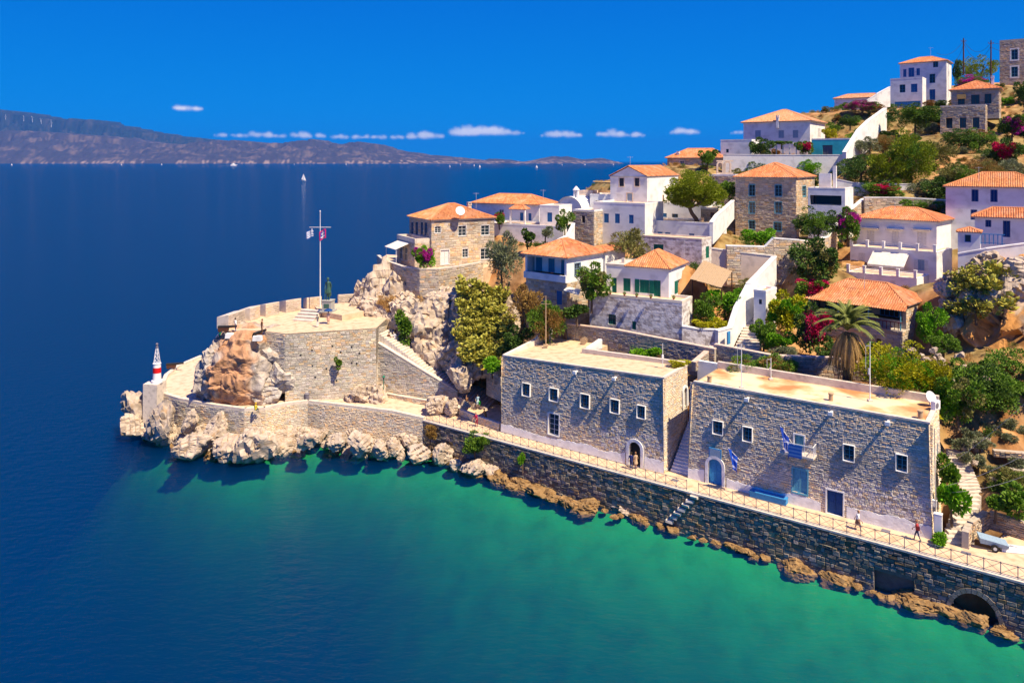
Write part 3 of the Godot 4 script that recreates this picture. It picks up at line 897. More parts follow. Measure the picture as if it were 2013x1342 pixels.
func ico(level: int) -> Array:
	var t := (1.0 + sqrt(5.0)) / 2.0
	var v := PackedVector3Array([Vector3(-1, t, 0), Vector3(1, t, 0), Vector3(-1, -t, 0), Vector3(1, -t, 0), Vector3(0, -1, t), Vector3(0, 1, t), Vector3(0, -1, -t), Vector3(0, 1, -t), Vector3(t, 0, -1), Vector3(t, 0, 1), Vector3(-t, 0, -1), Vector3(-t, 0, 1)])
	for i in v.size(): v[i] = v[i].normalized()
	var f := PackedInt32Array([0, 11, 5, 0, 5, 1, 0, 1, 7, 0, 7, 10, 0, 10, 11, 1, 5, 9, 5, 11, 4, 11, 10, 2, 10, 7, 6, 7, 1, 8, 3, 9, 4, 3, 4, 2, 3, 2, 6, 3, 6, 8, 3, 8, 9, 4, 9, 5, 2, 4, 11, 6, 2, 10, 8, 6, 7, 9, 8, 1])
	for l in level:
		var mid := {}
		var g := PackedInt32Array()
		for i in range(0, f.size(), 3):
			var e := []
			for k in 3:
				var a := f[i + k]
				var b := f[i + (k + 1) % 3]
				var key := mini(a, b) * 100000 + maxi(a, b)
				if not mid.has(key):
					mid[key] = v.size()
					v.push_back((v[a] + v[b]).normalized())
				e.append(mid[key])
			g.append_array(PackedInt32Array([f[i], e[0], e[2], f[i + 1], e[1], e[0], f[i + 2], e[2], e[1], e[0], e[1], e[2]]))
		f = g
	return [v, f]

var icos := {}

# a boulder: a ball cut by planes, then roughened. tint(dir, pos) colours it
func boulder_mesh(seed_no: int, level: int, planes := 14, rough := 0.05, strata := 0.0, tint = null, boxy := false) -> ArrayMesh:
	if not icos.has(level): icos[level] = ico(level)
	var r := RandomNumberGenerator.new()
	r.seed = seed_no
	var cuts := []
	for k in planes:
		var nn := Vector3(r.randf_range(-1, 1), r.randf_range(-0.7, 1), r.randf_range(-1, 1)).normalized()
		cuts.append([nn, r.randf_range(0.75, 1.0) if boxy else r.randf_range(0.48, 0.85)])
	var joints := []
	for k in 3:
		joints.append([Vector3(r.randf_range(-1, 1), r.randf_range(-0.6, 1) + (1.5 if k == 0 else 0.0), r.randf_range(-1, 1)).normalized(), r.randf_range(0.16, 0.34) * (1.25 if boxy else 1.0), r.randf_range(0.6, 0.95) * (0.35 if boxy else 1.0)])
	var nz := FastNoiseLite.new()
	nz.seed = seed_no; nz.frequency = 1.6; nz.fractal_octaves = 4
	var cz := FastNoiseLite.new()
	cz.seed = seed_no; cz.noise_type = FastNoiseLite.TYPE_CELLULAR; cz.frequency = 1.5; cz.cellular_return_type = FastNoiseLite.RETURN_DISTANCE2_SUB
	var bed_dir := Vector3(0.35, 1, 0.2).normalized()
	var v: PackedVector3Array = icos[level][0].duplicate()
	var c := PackedColorArray()
	for i in v.size():
		var d := v[i]
		var rad := pow(pow(absf(d.x), 3.5) + pow(absf(d.y), 3.5) + pow(absf(d.z), 3.5), -1.0 / 3.5) if boxy else 1.0
		for q in cuts:
			var dp: float = d.dot(q[0])
			if dp > 0.05: rad = minf(rad, q[1] / dp)
		rad += nz.get_noise_3dv(d * 1.3) * rough * 2.0 + minf(cz.get_noise_3dv(d * 1.2) + 1.0, 0.35) * rough * 2.2 - rough * 0.6
		if strata > 0.0:
			var h := d.dot(bed_dir) * 6.0 + nz.get_noise_3dv(d) * 1.2
			rad += strata * (absf(h - floorf(h) - 0.5) - 0.25)
		var p := d * rad
		for j in joints:   # ledges along the joints of the rock
			var q: float = p.dot(j[0]) / j[1]
			p += j[0] * j[1] * (floorf(q) + smoothstep(0.32, 0.68, q - floorf(q)) - q) * j[2]
		v[i] = p
		c.push_back(tint.call(d, v[i]) if tint != null else Color.WHITE)
	var st := SurfaceTool.new()
	st.begin(Mesh.PRIMITIVE_TRIANGLES)
	var f: PackedInt32Array = icos[level][1]
	for i in range(0, f.size(), 3):
		var a := v[f[i]]; var b := v[f[i + 1]]; var e := v[f[i + 2]]
		var nn := (b - a).cross(e - a)
		var order := [0, 2, 1] if nn.dot(a) > 0 else [0, 1, 2]
		for k in order:
			st.set_color(c[f[i + k]])
			st.set_smooth_group(-1)
			st.add_vertex(v[f[i + k]])
	st.generate_normals()
	return st.commit()

var boulders := []

func make_boulders() -> void:
	for k in 9:
		var nz := FastNoiseLite.new()
		nz.seed = 70 + k; nz.frequency = 1.4; nz.fractal_octaves = 3
		boulders.append(boulder_mesh(100 + k * 7, 4, 11 + k % 4, 0.06, 0.0, func(d, _p):
			var q: float = nz.get_noise_3dv(d * 1.5)
			return Color(0.95, 0.91, 0.87).lerp(Color(0.92, 0.76, 0.58), smoothstep(0.2, 0.5, q))))

func put_boulder(called: String, parent: Node, at: Vector3, size: Vector3, turn: float, k: int) -> MeshInstance3D:
	var o := MeshInstance3D.new()
	o.name = called if parent != self else numbered(called)
	o.mesh = boulders[k % boulders.size()]
	o.material_override = M.rock
	o.transform = Transform3D(Basis(Vector3.UP, turn) * Basis(Vector3.RIGHT, sin(turn * 7.0) * 0.35) * Basis.from_scale(size * 1.15), at)
	parent.add_child(o, true)
	return o

# ---------------------------------------------------------------- headland: path, sea wall, bastion, stairs

func arch_ring(b: Buf, w: float, h: float, ring: float, z0: float, z1: float) -> void:   # an arched band round an opening w wide and h high, in the face's own axes, x from 0 to w
	var r := w / 2
	var ins := [Vector2(0, 0), Vector2(0, h - r)]
	var outs := [Vector2(-ring, 0), Vector2(-ring, h - r)]
	for k in range(1, 10):
		var a := PI - PI * k / 10.0
		ins.append(Vector2(r + cos(a) * r, h - r + sin(a) * r))
		outs.append(Vector2(r + cos(a) * (r + ring), h - r + sin(a) * (r + ring)))
	ins.append(Vector2(w, h - r)); ins.append(Vector2(w, 0))
	outs.append(Vector2(w + ring, h - r)); outs.append(Vector2(w + ring, 0))
	for i in ins.size() - 1:
		var a: Vector2 = ins[i]; var c: Vector2 = ins[i + 1]; var d: Vector2 = outs[i + 1]; var e: Vector2 = outs[i]
		b.hexa([Vector3(a.x, a.y, z0), Vector3(c.x, c.y, z0), Vector3(d.x, d.y, z0), Vector3(e.x, e.y, z0), Vector3(a.x, a.y, z1), Vector3(c.x, c.y, z1), Vector3(d.x, d.y, z1), Vector3(e.x, e.y, z1)])

var path_outer := [Vector3(-49.29, 5.2, -120.31), Vector3(-50.43, 5.2, -114.36), Vector3(-50.12, 5.1, -109.83), Vector3(-48.57, 5, -105.2), Vector3(-46.13, 5, -101.09), Vector3(-43.39, 5, -99.15), Vector3(-37.72, 5, -96.47), Vector3(-33.31, 5, -94.9), Vector3(-30.9, 5, -95.29), Vector3(-28.9, 5, -97.08), Vector3(-26.34, 4.9, -98.42), Vector3(-19.78, 4.7, -96.8), Vector3(-15.08, 4.5, -95.65), Vector3(-10.99, 4, -94.49)]
var path_inner := [Vector3(-46.9, 5.2, -124.19), Vector3(-46.68, 5.2, -119.38), Vector3(-46.05, 5.1, -113.88), Vector3(-44.39, 5, -108.9), Vector3(-43.02, 5, -106.41), Vector3(-41.3, 5, -104.73), Vector3(-39.03, 5, -103.33), Vector3(-35.42, 5, -102.88), Vector3(-32.68, 5, -102.88), Vector3(-30.07, 5, -103.33), Vector3(-27.42, 4.9, -105.07), Vector3(-21.32, 4.7, -104.33), Vector3(-16.3, 4.5, -103.39), Vector3(-8.67, 4, -102.78)]

func build_headland() -> void:
	var pb := Buf.new()
	for i in path_outer.size() - 1:
		pb.quad(path_outer[i], path_outer[i + 1], path_inner[i + 1], path_inner[i])
	setting("headland_path", pb, M.road)
	# the quay walk, out to beyond the frame, and the open place at the foot of the stairs
	var qb := Buf.new()
	var q0 := Vector3(-10.99, 4, -94.49)
	var q1 := Vector3(38.95, 4, -58.04)
	var along := (q1 - q0).normalized()
	var inward := Vector3(along.z, 0, -along.x)
	var far := q0 + along * 82.0
	var poly := []
	for p in [q0, far, far + inward * 14.0, q0 + along * 61 + inward * 14.0, q0 + along * 59.5 + inward * 4.5, q0 + along * 40 + inward * 4.5, q0 + along * 14.5 + inward * 4.5, q0 + along * 14.2 + inward * 9.0, q0 + along * 9.0 + inward * 12.0, Vector3(-8.67, 4, -102.78)]:
		poly.append(Vector2(p.x, p.z))
	qb.slab(poly, 2.5, 4.0)
	setting("quay_pavement", qb, M.paving)
	# drain covers
	for a in [[1900, 1087], [1742, 1043], [1327, 944]]:
		var db := Buf.new()
		var dt := face_at(Vector3(-0.36, 4, -82.47), along)
		db.box(Vector3(-0.35, 0.004, -0.25), Vector3(0.35, 0.02, 0.25))
		var dd = 48000.0 / (a[1] - 318.0)
		solo("drain_cover", db, M.iron, "dark iron drain cover set in the quay pavement", "drain cover", "drain covers in the quay").transform = Transform3D(Basis(Vector3.UP, -0.63), Vector3((a[0] - 1006.5) * dd / 1500.0, 4.0, -dd))
		dt = Transform3D.IDENTITY
	# kerb along the head of the path
	var kb := Buf.new()
	var hs := []
	for p in path_outer: hs.append(0.32)
	run_wall(kb, path_outer, hs, 0.55)
	setting("path_kerb", kb, M.cap_stone)
	# sea wall
	var sw := thing("sea_wall", "curved grey rubble sea wall holding up the path round the headland", "wall", Vector3.ZERO)
	var wb := Buf.new(); var sb := Buf.new()
	for i in path_outer.size() - 1:
		var a: Vector3 = path_outer[i]; var b: Vector3 = path_outer[i + 1]
		var f := face_at(Vector3(a.x, -1.0, a.z), Vector3(b.x - a.x, 0, b.z - a.z))
		var w := Vector2(b.x - a.x, b.z - a.z).length()
		var tp := [Vector2(0, a.y + 1.0), Vector2(w, b.y + 1.0)]
		facade(wb, f, w, tp, [])
		stones(sb, f, w, tp, [], STONE if i > 6 else STONE_FINE)
	part("wall_core", wb, M.mortar, sw)
	part("stonework", sb, M.stone, sw).set_meta("kind", "stuff")
	# quay wall, with its arch and its recesses
	var qw := thing("quay_wall", "weathered stone quay wall with shade put into its dark tone under the railing, with an arch at the waterline", "wall", Vector3.ZERO)
	var qc := Buf.new(); var qs := Buf.new()
	var qf := face_at(Vector3(q0.x, -1.0, q0.z), along)
	var len_all := 82.0
	var arch_x := Vector3(34.98, 4, -60.91).distance_to(q0)
	var holes := [Rect2(Vector3(30.56, 4, -64.26).distance_to(q0), 0.6, 3.0, 2.1)]
	for k in 12:   # the arch as upright strips
		var u := (k + 0.5) / 12.0 * 2.0 - 1.0
		holes.append(Rect2(arch_x + k * 0.28, 0.0, 0.28, 1.0 + 2.1 * sqrt(1.0 - u * u)))
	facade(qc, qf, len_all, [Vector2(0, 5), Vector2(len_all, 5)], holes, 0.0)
	var hx: float = holes[0].position.x
	for e in [[hx, hx + 3.0, 0.6, 2.7]]:
		for k in 1:
			qc.quad(qf * Vector3(e[0], e[2], -0.6), qf * Vector3(e[1], e[2], -0.6), qf * Vector3(e[1], e[3], -0.6), qf * Vector3(e[0], e[3], -0.6))
			qc.quad(qf * Vector3(e[0], e[3], -0.6), qf * Vector3(e[1], e[3], -0.6), qf * Vector3(e[1], e[3], 0), qf * Vector3(e[0], e[3], 0))
			qc.quad(qf * Vector3(e[0], e[2], -0.6), qf * Vector3(e[0], e[3], -0.6), qf * Vector3(e[0], e[3], 0), qf * Vector3(e[0], e[2], 0))
			qc.quad(qf * Vector3(e[1], e[2], 0), qf * Vector3(e[1], e[3], 0), qf * Vector3(e[1], e[3], -0.6), qf * Vector3(e[1], e[2], -0.6))
	for k in 16:
		var a := PI - PI * k / 16.0
		var c := PI - PI * (k + 1) / 16.0
		var p := Vector3(arch_x + 1.68 + cos(a) * 1.68, 1.0 + sin(a) * 2.1, 0)
		var q := Vector3(arch_x + 1.68 + cos(c) * 1.68, 1.0 + sin(c) * 2.1, 0)
		qc.quad(qf * p, qf * q, qf * (q + Vector3(0, 0, -2.5)), qf * (p + Vector3(0, 0, -2.5)))
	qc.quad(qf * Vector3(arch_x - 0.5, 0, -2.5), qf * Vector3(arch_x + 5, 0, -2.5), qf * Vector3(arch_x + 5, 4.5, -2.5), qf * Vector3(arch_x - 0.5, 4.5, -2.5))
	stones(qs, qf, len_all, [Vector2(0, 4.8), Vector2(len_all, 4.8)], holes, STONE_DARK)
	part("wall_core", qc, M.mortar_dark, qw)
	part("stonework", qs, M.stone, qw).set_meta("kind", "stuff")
	var ab := Buf.new()
	for k in 15:   # the arch stones
		var a := PI - PI * k / 15.0 - 0.01
		var c := PI - PI * (k + 1) / 15.0 + 0.01
		var kb2 := Buf.new()
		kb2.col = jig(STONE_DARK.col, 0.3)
		var pts := []
		for zz in [-0.1, 0.11]:
			for e in [[a, 1.0], [c, 1.0], [c, 1.18], [a, 1.18]]:
				pts.append(qf * Vector3(arch_x + 1.68 + cos(e[0]) * 1.68 * e[1], 1.0 + sin(e[0]) * 2.1 * e[1], zz))
		kb2.hexa(pts)
		part("arch_stone", kb2, M.stone, qw)
	var cb := Buf.new()
	cb.box(Vector3(0, 4.88, -0.45), Vector3(len_all, 5.04, 0.08), qf)
	part("coping", cb, M.cap_stone, qw)

	# bastion
	var bt := thing("bastion", "tall grey stone bastion wall beside the ochre rock, with a pale terrace on top", "fortification")
	var corner := Vector3(-18.16, 13.8, -101.83)
	var fl := Vector3(-29.33, 13.8, -98.52)
	var body := Buf.new()
	var bp := []
	for p in [corner, fl, Vector3(-33.2, 13.8, -100.3), Vector3(-35.85, 13.8, -100.6), Vector3(-37.65, 13.8, -99.7), Vector3(-38.27, 14.46, -107), Vector3(-34.54, 14.38, -113), Vector3(-29.54, 13.97, -118), Vector3(-24.4, 13.9, -121), Vector3(-20.75, 13.63, -119), Vector3(-17.75, 12.82, -108)]:
		bp.append(Vector2(p.x, p.z))
	var tall := []
	for p in [corner, fl, Vector3(-33.34, 14.94, -112), Vector3(-24.4, 13.9, -121), Vector3(-20.75, 13.63, -119), Vector3(-17.75, 12.82, -108)]: tall.append(Vector2(p.x, p.z))
	body.slab(tall, 4.0, 13.775)
	body.slab(bp, 9.0, 13.78)
	part("wall_core", body, M.mortar, bt)
	var top := Buf.new()
	top.slab(bp, 13.79, 13.84)
	part("terrace", top, M.paving, bt)
	var bs := Buf.new()
	var bf := face_at(Vector3(fl.x, 4.0, fl.z), corner - fl)
	var bw := fl.distance_to(corner)
	stones(bs, bf, bw, [Vector2(0, 9.7), Vector2(bw, 9.7)], [], STONE_FINE)
	for e in [[Vector3(-37.65, 13.8, -99.7), Vector3(-35.85, 13.8, -100.6)], [Vector3(-35.85, 13.8, -100.6), Vector3(-33.2, 13.8, -100.3)], [Vector3(-33.2, 13.8, -100.3), fl]]:
		var w2: float = e[0].distance_to(e[1])
		stones(bs, face_at(Vector3(e[0].x, 9.0, e[0].z), e[1] - e[0]), w2, [Vector2(0, 4.75), Vector2(w2, 4.75)], [], STONE_FINE)
	var side := face_at(Vector3(corner.x, 4.0, corner.z), Vector3(-17.75, 12.82, -108) - corner)
	stones(bs, side, 7.0, [Vector2(0, 9.7), Vector2(7, 9.7)], [], STONE_FINE)
	part("stonework", bs, M.stone, bt).set_meta("kind", "stuff")
	var hb := Buf.new()   # weep holes
	for a in [[590, 690], [613, 712], [612, 682], [652, 677], [668, 690], [690, 681], [705, 695], [700, 715], [640, 720], [618, 735], [660, 745], [690, 712]]:
		var dd := 101.0
		var px: float = (a[0] - 560.0) / 179.0 * bw
		var py: float = 36.0 - (a[1] - 318.0) * dd / 1500.0 - 4.0
		hb.box(Vector3(px - 0.1, py - 0.09, 0.02), Vector3(px + 0.1, py + 0.09, 0.075), bf)
	part("weep_holes", hb, M.black_iron, bt).set_meta("kind", "stuff")
	# merlons: inner foot edge, thickness outwards
	for a in [[Vector3(-37.88, 13.8, -100.3), Vector3(-36.88, 13.8, -105.38)], [Vector3(-36.65, 13.8, -105.55), Vector3(-35.88, 13.8, -108.61)], [Vector3(-35.59, 13.8, -108.61), Vector3(-33.95, 13.8, -111.22)], [Vector3(-33.64, 13.8, -111.52), Vector3(-31.55, 13.8, -114.04)], [Vector3(-31.25, 13.8, -114.04), Vector3(-28.89, 13.8, -115.62)], [Vector3(-27.42, 13.8, -116.84), Vector3(-23.66, 13.8, -118.09)]]:
		var mb := Buf.new()
		var dir: Vector3 = (a[1] - a[0]).normalized()
		var outw := Vector3(dir.z, 0, -dir.x) * 1.7
		a[0] = a[0].lerp(a[1], 0.2)
		var up := Vector3.UP * 1.85
		mb.hexa([a[0], a[1], a[1] + outw, a[0] + outw, a[0] + up, a[1] + up, a[1] + outw + up * 0.82, a[0] + outw + up * 0.82])
		var o := part("merlon", mb, M.cap_stone, bt)
		var ms := Buf.new()
		stones(ms, face_at(a[0], dir), a[0].distance_to(a[1]), [Vector2(0, 1.75), Vector2(9, 1.75)], [], {"row": 0.3, "len0": 0.35, "len1": 0.8, "out": 0.03, "col": Color(0.55, 0.46, 0.38), "var": 0.2})
		part("stonework", ms, M.stone, o).set_meta("kind", "stuff")
	# raised step terrace for the statue
	var rt := Buf.new()
	var rp := []
	for p in [Vector3(-27.51, 14.5, -109.32), Vector3(-23.74, 14.5, -106.44), Vector3(-20.95, 14.5, -109.69), Vector3(-23.24, 14.5, -116.01), Vector3(-28.14, 14.5, -115.18), Vector3(-29.31, 14.5, -113.16)]: rp.append(Vector2(p.x, p.z))
	rt.slab(rp, 13.8, 14.6)
	part("upper_terrace", rt, M.paving, bt)
	for k in 4:
		var s := Buf.new()
		var p0 := Vector3(-27.49, 13.84, -105.86).lerp(Vector3(-27.44, 13.84, -109.34), k / 4.0)
		s.box(Vector3(-3.2, 0, -0.5), Vector3(0, 0.2 + 0.19 * k, 0.45), Transform3D(Basis(Vector3.UP, deg_to_rad(-17)), p0 + Vector3(0, 0, -0.45 * k)))
		part("step", s, M.cap_stone, bt)
	var pl := Buf.new()

	# stairs up to the bastion and their wall
	var stw := thing("stair_wall", "sloping dark stone wall beside the stairs up to the bastion", "wall")
	var sl := Vector3(-18.37, 4.2, -103)
	var sr := Vector3(-7.15, 4.2, -99.8)
	var sf := face_at(sl, sr - sl)
	var slen := sl.distance_to(sr)
	var stp := [Vector2(0, 7.5), Vector2(slen, 1.75)]
	var swb := Buf.new(); var sws := Buf.new(); var swc := Buf.new()
	run_wall(swb, [sl, sr], [7.45, 1.7], 0.6, swc, 0.12)
	stones(sws, sf, slen, stp, [], STONE_FINE)
	part("wall_core", swb, M.mortar, stw)
	part("stonework", sws, M.stone, stw).set_meta("kind", "stuff")
	part("coping", swc, M.cap_stone, stw)
	var sts := thing("stone_stairs", "long flight of pale stone steps climbing from the quay to the bastion", "stairs")
	var n := 30
	for k in n:
		var t := float(k) / (n - 1)
		var s := Buf.new()
		var p := sr.lerp(sl, t * 0.97) + sf.basis.z * -0.62 + sf.basis.x * 0.1
		var yy := lerpf(5.4, 12.6, t)
		s.box(Vector3(-slen / n - 0.05, -1.2, -3.6 - 1.2 * (1.0 - t)), Vector3(0.02, 0.0, 0), Transform3D(sf.basis, Vector3(p.x, yy, p.z)))
		part("step", s, M.cap_stone, sts)
	for k in 8:   # the wide foot of the stairs
		var s := Buf.new()
		var p := sr + sf.basis.x * (0.3 + 0.5 * k) + sf.basis.z * -0.4
		s.box(Vector3(-0.4, -1.0, -5.4), Vector3(0.35, 0, 0.5), Transform3D(sf.basis, Vector3(p.x, 5.25 - 0.15 * k, p.z)))
		part("step", s, M.cap_stone, sts)
	# kerb walls at the foot of the bastion and of the stairs
	for a in [["low_wall", "low pale kerb wall between the path and the foot of the stair wall", [Vector3(-16.97, 4.5, -102.05), Vector3(-13.85, 4.4, -100.64), Vector3(-10.36, 4.3, -99.27)], 0.5],
			["low_wall", "low pale kerb wall on rubble at the foot of the bastion", [Vector3(-26.64, 4.8, -101.3), Vector3(-23.6, 4.8, -102.18), Vector3(-22.09, 4.8, -103.08)], 0.45],
			["low_wall", "low curved stone wall dividing the quay walk from the stairs foot", [Vector3(-7.43, 4.05, -98.21), Vector3(-6.49, 4.05, -95.85), Vector3(-4.13, 4.05, -93.24), Vector3(-1.54, 4.05, -90.77)], 0.75],
			["low_wall", "rough stone wall beside the stairs, joining the customs house", [Vector3(-3.36, 5.5, -99.89), Vector3(-1.39, 5.5, -96.93)], 3.0]]:
		var lw := thing(a[0], a[1], "wall")
		var lb := Buf.new(); var lc := Buf.new(); var ls := Buf.new()
		var hh := []
		for p in a[2]: hh.append(a[3])
		run_wall(lb, a[2], hh, 0.4, lc, 0.08, ls, STONE)
		part("wall_core", lb, M.mortar, lw)
		part("stonework", ls, M.stone, lw).set_meta("kind", "stuff")
		part("coping", lc, M.cap_stone, lw)

func build_rocks() -> void:
	make_boulders()
	# the great rock under the bastion, grey limestone with a rust-coloured face
	var pz := FastNoiseLite.new()
	pz.seed = 77; pz.frequency = 1.3; pz.fractal_octaves = 5
	var big := boulder_mesh(41, 6, 17, 0.07, 0.02, func(d, _p):
		var k: float = pz.get_noise_3dv(d * 1.6) * 0.6
		var rust := smoothstep(-0.1, 0.25, 0.46 - absf(d.x + 0.22 - d.y * 0.12) + k) * smoothstep(-0.5, 0.2, d.z)
		return Color(0.82, 0.83, 0.86).lerp(Color(0.95, 0.56, 0.32), rust * 0.85), true)
	var o := solo("great_rock", big, M.rock, "huge grey limestone rock with a rust orange face under the bastion", "rock")
	o.transform = Transform3D(Basis(Vector3.UP, 0.25) * Basis.from_scale(Vector3(7.0, 6.5, 5.9)), Vector3(-35.77, 7.54, -101.9))
	# slabs that lean out of its right-hand side
	for a in [[540, 700, 100.4, 3.0, 2.4, 2.2], [545, 745, 99.4, 2.8, 2.6, 2.2], [525, 768, 98.6, 2.6, 1.8, 1.8], [420, 700, 99.5, 1.8, 2.4, 1.6], [408, 750, 99, 1.6, 2.2, 1.6]]:
		var r := put_boulder("rock_slab", o, Vector3.ZERO, Vector3.ONE, 0, int(a[0]))
		r.material_override = M.grey_rock
		var wt := Transform3D(Basis(Vector3.UP, 0.3) * Basis(Vector3.BACK, 0.3) * Basis.from_scale(Vector3(a[3], a[4], a[5])), Vector3((a[0] - 1006.5) * a[2] / 1500.0, 36 - (a[1] - 318.0) * a[2] / 1500.0, -a[2]))
		r.transform = o.transform.affine_inverse() * wt
	# boulders at the waterline: [px, py, depth, half width, half height]
	var w := [[270, 800, 101, 2.2, 3.0], [265, 838, 99.5, 2.0, 2.0], [315, 838, 97, 2.3, 3.6], [375, 828, 96, 1.2, 1.6], [427, 838, 95, 1.6, 1.8], [385, 820, 98, 1.0, 1.2], [390, 870, 93.5, 3.0, 1.9], [440, 880, 92.5, 2.2, 1.6], [503, 878, 91.5, 2.8, 2.6], [603, 865, 92.8, 1.7, 1.2], [660, 868, 93, 1.5, 1.3], [708, 872, 92.5, 1.9, 1.5],
		[745, 884, 92, 1.3, 1.2], [775, 878, 93, 1.3, 1.3], [825, 890, 91.5, 1.7, 1.3], [868, 888, 91, 1.4, 1.6], [898, 912, 89, 1.0, 0.8], [930, 920, 88, 1.7, 1.0], [970, 928, 87.5, 1.2, 1.0], [1240, 1000, 78.5, 1.3, 0.8], [1960, 1203, 61, 1.2, 0.8], [1895, 1168, 63, 0.9, 0.9]]
	for i in w.size():
		var a: Array = w[i]
		var b := put_boulder("boulder", self, Vector3((a[0] - 1006.5) * a[2] / 1500.0, 36 - (a[1] - 318.0) * a[2] / 1500.0, -a[2]), Vector3(a[3], a[4], a[3] * 0.9) * 0.9, i * 1.7, i)
		var lbl := "weathered beige boulder at the waterline below the curved sea wall"
		if i > 15: lbl = "tan boulder in the shallows at the foot of the dark quay wall"
		if i < 3: lbl = "tall pale boulder stacked below the little lighthouse"
		if i == 8: lbl = "large pale rounded boulder jutting from the sea wall into the water"
		tag(b, lbl, "boulder", "boulders along the waterline")
	# a pile of smaller boulders between them, against the wall
	for i in 84:
		var u := 2.6 + i / 84.0 * 10.2
		var k := mini(int(u), 12)
		var a: Vector3 = path_outer[k]
		var c: Vector3 = path_outer[k + 1]
		var dir := Vector3(c.x - a.x, 0, c.z - a.z).normalized()
		var far := rnd(0.2, 2.9)
		var p := a.lerp(c, u - k) + Vector3(-dir.z, 0, dir.x) * far
		var br := rnd(0.45, 1.25)
		var b := put_boulder("shore_stone", self, Vector3(p.x, 1.5 - far * 0.5 + rnd(-0.5, 0.5), p.z), Vector3(br * 1.1, br * rnd(0.7, 1.1), br), rnd(0, 6), i * 3 + 1)
		tag(b, "middling beige stone in the pile against the curved sea wall", "stone", "stones piled against the sea wall")
	# ledge rocks, brown from the water, below the boulders and along the quay
	var q0 := Vector3(-10.99, 4, -94.49)
	var run := (Vector3(38.95, 4, -58.04) - q0).normalized()
	var off := Vector3(-run.z, 0, run.x)
	for i in 88:
		var p: Vector3
		if i < 70:
			p = q0 + run * ((i * 0.8 if i < 36 else 29.0 + (i - 36) * 1.0) + rnd(-0.7, 0.7)) + off * (rnd(0.0, 1.7) if i < 36 else rnd(-0.1, 0.8))
		else:
			var u := (i - 70) / 18.0 * 11.0 + 1.0
			var k := mini(int(u), 12)
			var a: Vector3 = path_outer[k]
			var c: Vector3 = path_outer[k + 1]
			var dir := Vector3(c.x - a.x, 0, c.z - a.z).normalized()
			p = a.lerp(c, u - k) + Vector3(-dir.z, 0, dir.x) * rnd(1.2, 3.4)
		var br := rnd(0.25, 1.1 if i < 36 else 0.7) + (0.5 if rng.randf() < 0.12 else 0.0)
		var b := put_boulder("ledge_rock", self, Vector3(p.x, rnd(-0.15, 0.2), p.z), Vector3(br * 1.3, br * rnd(0.45, 0.75), br), -0.6 + rnd(-0.4, 0.4), i * 5 + 2)
		b.material_override = M.wet_rock
		tag(b, "low ochre brown ledge rock washed by the sea under the quay wall" if i < 70 else "low ochre brown ledge rock washed by the sea round the headland", "rock", "ledge rocks at the waterline")
	# outcrop beside the stairs
	var oc := thing("rock_outcrop", "broken pale limestone outcrop with dry grass between the stairs and the house terrace", "rock")
	for i in 80:
		var t := float(i) / 79.0
		var px := lerpf(735, 915, fmod(t * 7.3, 1.0))
		var lo := lerpf(640, 735, (px - 735.0) / 180.0)
		var py := lerpf(590, lo, rnd(0, 1))
		var dd := lerpf(112, 105.5, (py - 590.0) / 150.0)
		var s := rnd(1.2, 2.6)
		put_boulder("boulder", oc, Vector3((px - 1006.5) * dd / 1500.0, 36 - (py - 318.0) * dd / 1500.0 - 0.4, -dd), Vector3(s, s * rnd(0.8, 1.35), s * 0.9), rnd(0, 6), i)
	for a in [[822, 640, 107, 3.0, 3.8], [842, 700, 105.5, 2.8, 3.0], [795, 620, 109.5, 2.8, 3.0], [870, 660, 107, 2.6, 3.2], [900, 695, 104.5, 2.6, 2.0], [890, 715, 104.5, 2.2, 1.6], [862, 600, 109, 2.4, 3.0], [760, 640, 110, 2.6, 2.6], [905, 640, 107, 2.0, 3.0]]:
		put_boulder("boulder", oc, Vector3((a[0] - 1006.5) * a[2] / 1500.0, 36 - (a[1] - 318.0) * a[2] / 1500.0, -a[2]), Vector3(a[3], a[4], a[3]), a[0], int(a[1]))
	for i in 26:
		var px := 905.0 + fmod(i * 23.0, 95.0)
		var py := 575.0 + i * 6.0
		var dd := lerpf(109.0, 98.5, (py - 560.0) / 170.0)
		var s := rnd(1.4, 2.4)
		put_boulder("boulder", oc, Vector3((px - 1006.5) * dd / 1500.0, 36 - (py - 318.0) * dd / 1500.0 - 0.6, -dd), Vector3(s, s, s * 0.9), rnd(0, 6), i)
	# tall rock under the terrace, left end
	var lr := thing("cliff_rock", "tall smooth tan cliff rock under the left end of the house terrace", "rock")
	for a in [[752, 562, 116, 2.6, 4.2], [735, 575, 116, 2.3, 4.0], [775, 575, 114, 2.2, 3.2], [722, 590, 117, 1.6, 3.0], [705, 597, 114, 1.4, 1.2], [745, 600, 113, 2.6, 1.6]]:
		put_boulder("boulder", lr, Vector3((a[0] - 1006.5) * a[2] / 1500.0, 36 - (a[1] - 318.0) * a[2] / 1500.0, -a[2]), Vector3(a[3], a[4], a[3]), a[1], int(a[0]))
	for a in [[735, 772, 100.6, 1.9, 1.6], [710, 778, 100.2, 1.6, 1.2], [690, 780, 100.2, 1.1, 0.9], [862, 793, 97.0, 1.4, 1.25], [885, 799, 96.2, 1.0, 1.0], [848, 800, 96.4, 0.9, 0.9], [915, 796, 97.2, 0.7, 0.7]]:
		tag(put_boulder("boulder", self, Vector3((a[0] - 1006.5) * a[2] / 1500.0, 36 - (a[1] - 318.0) * a[2] / 1500.0, -a[2]), Vector3(a[3], a[4], a[3]), a[1], int(a[0])), "pale grey limestone lump on the inner side of the path, at the wall foot", "rock", "rocks beside the path")
	# ochre quarry cliff on the right
	var cz := FastNoiseLite.new()
	cz.seed = 90; cz.frequency = 1.2; cz.fractal_octaves = 4
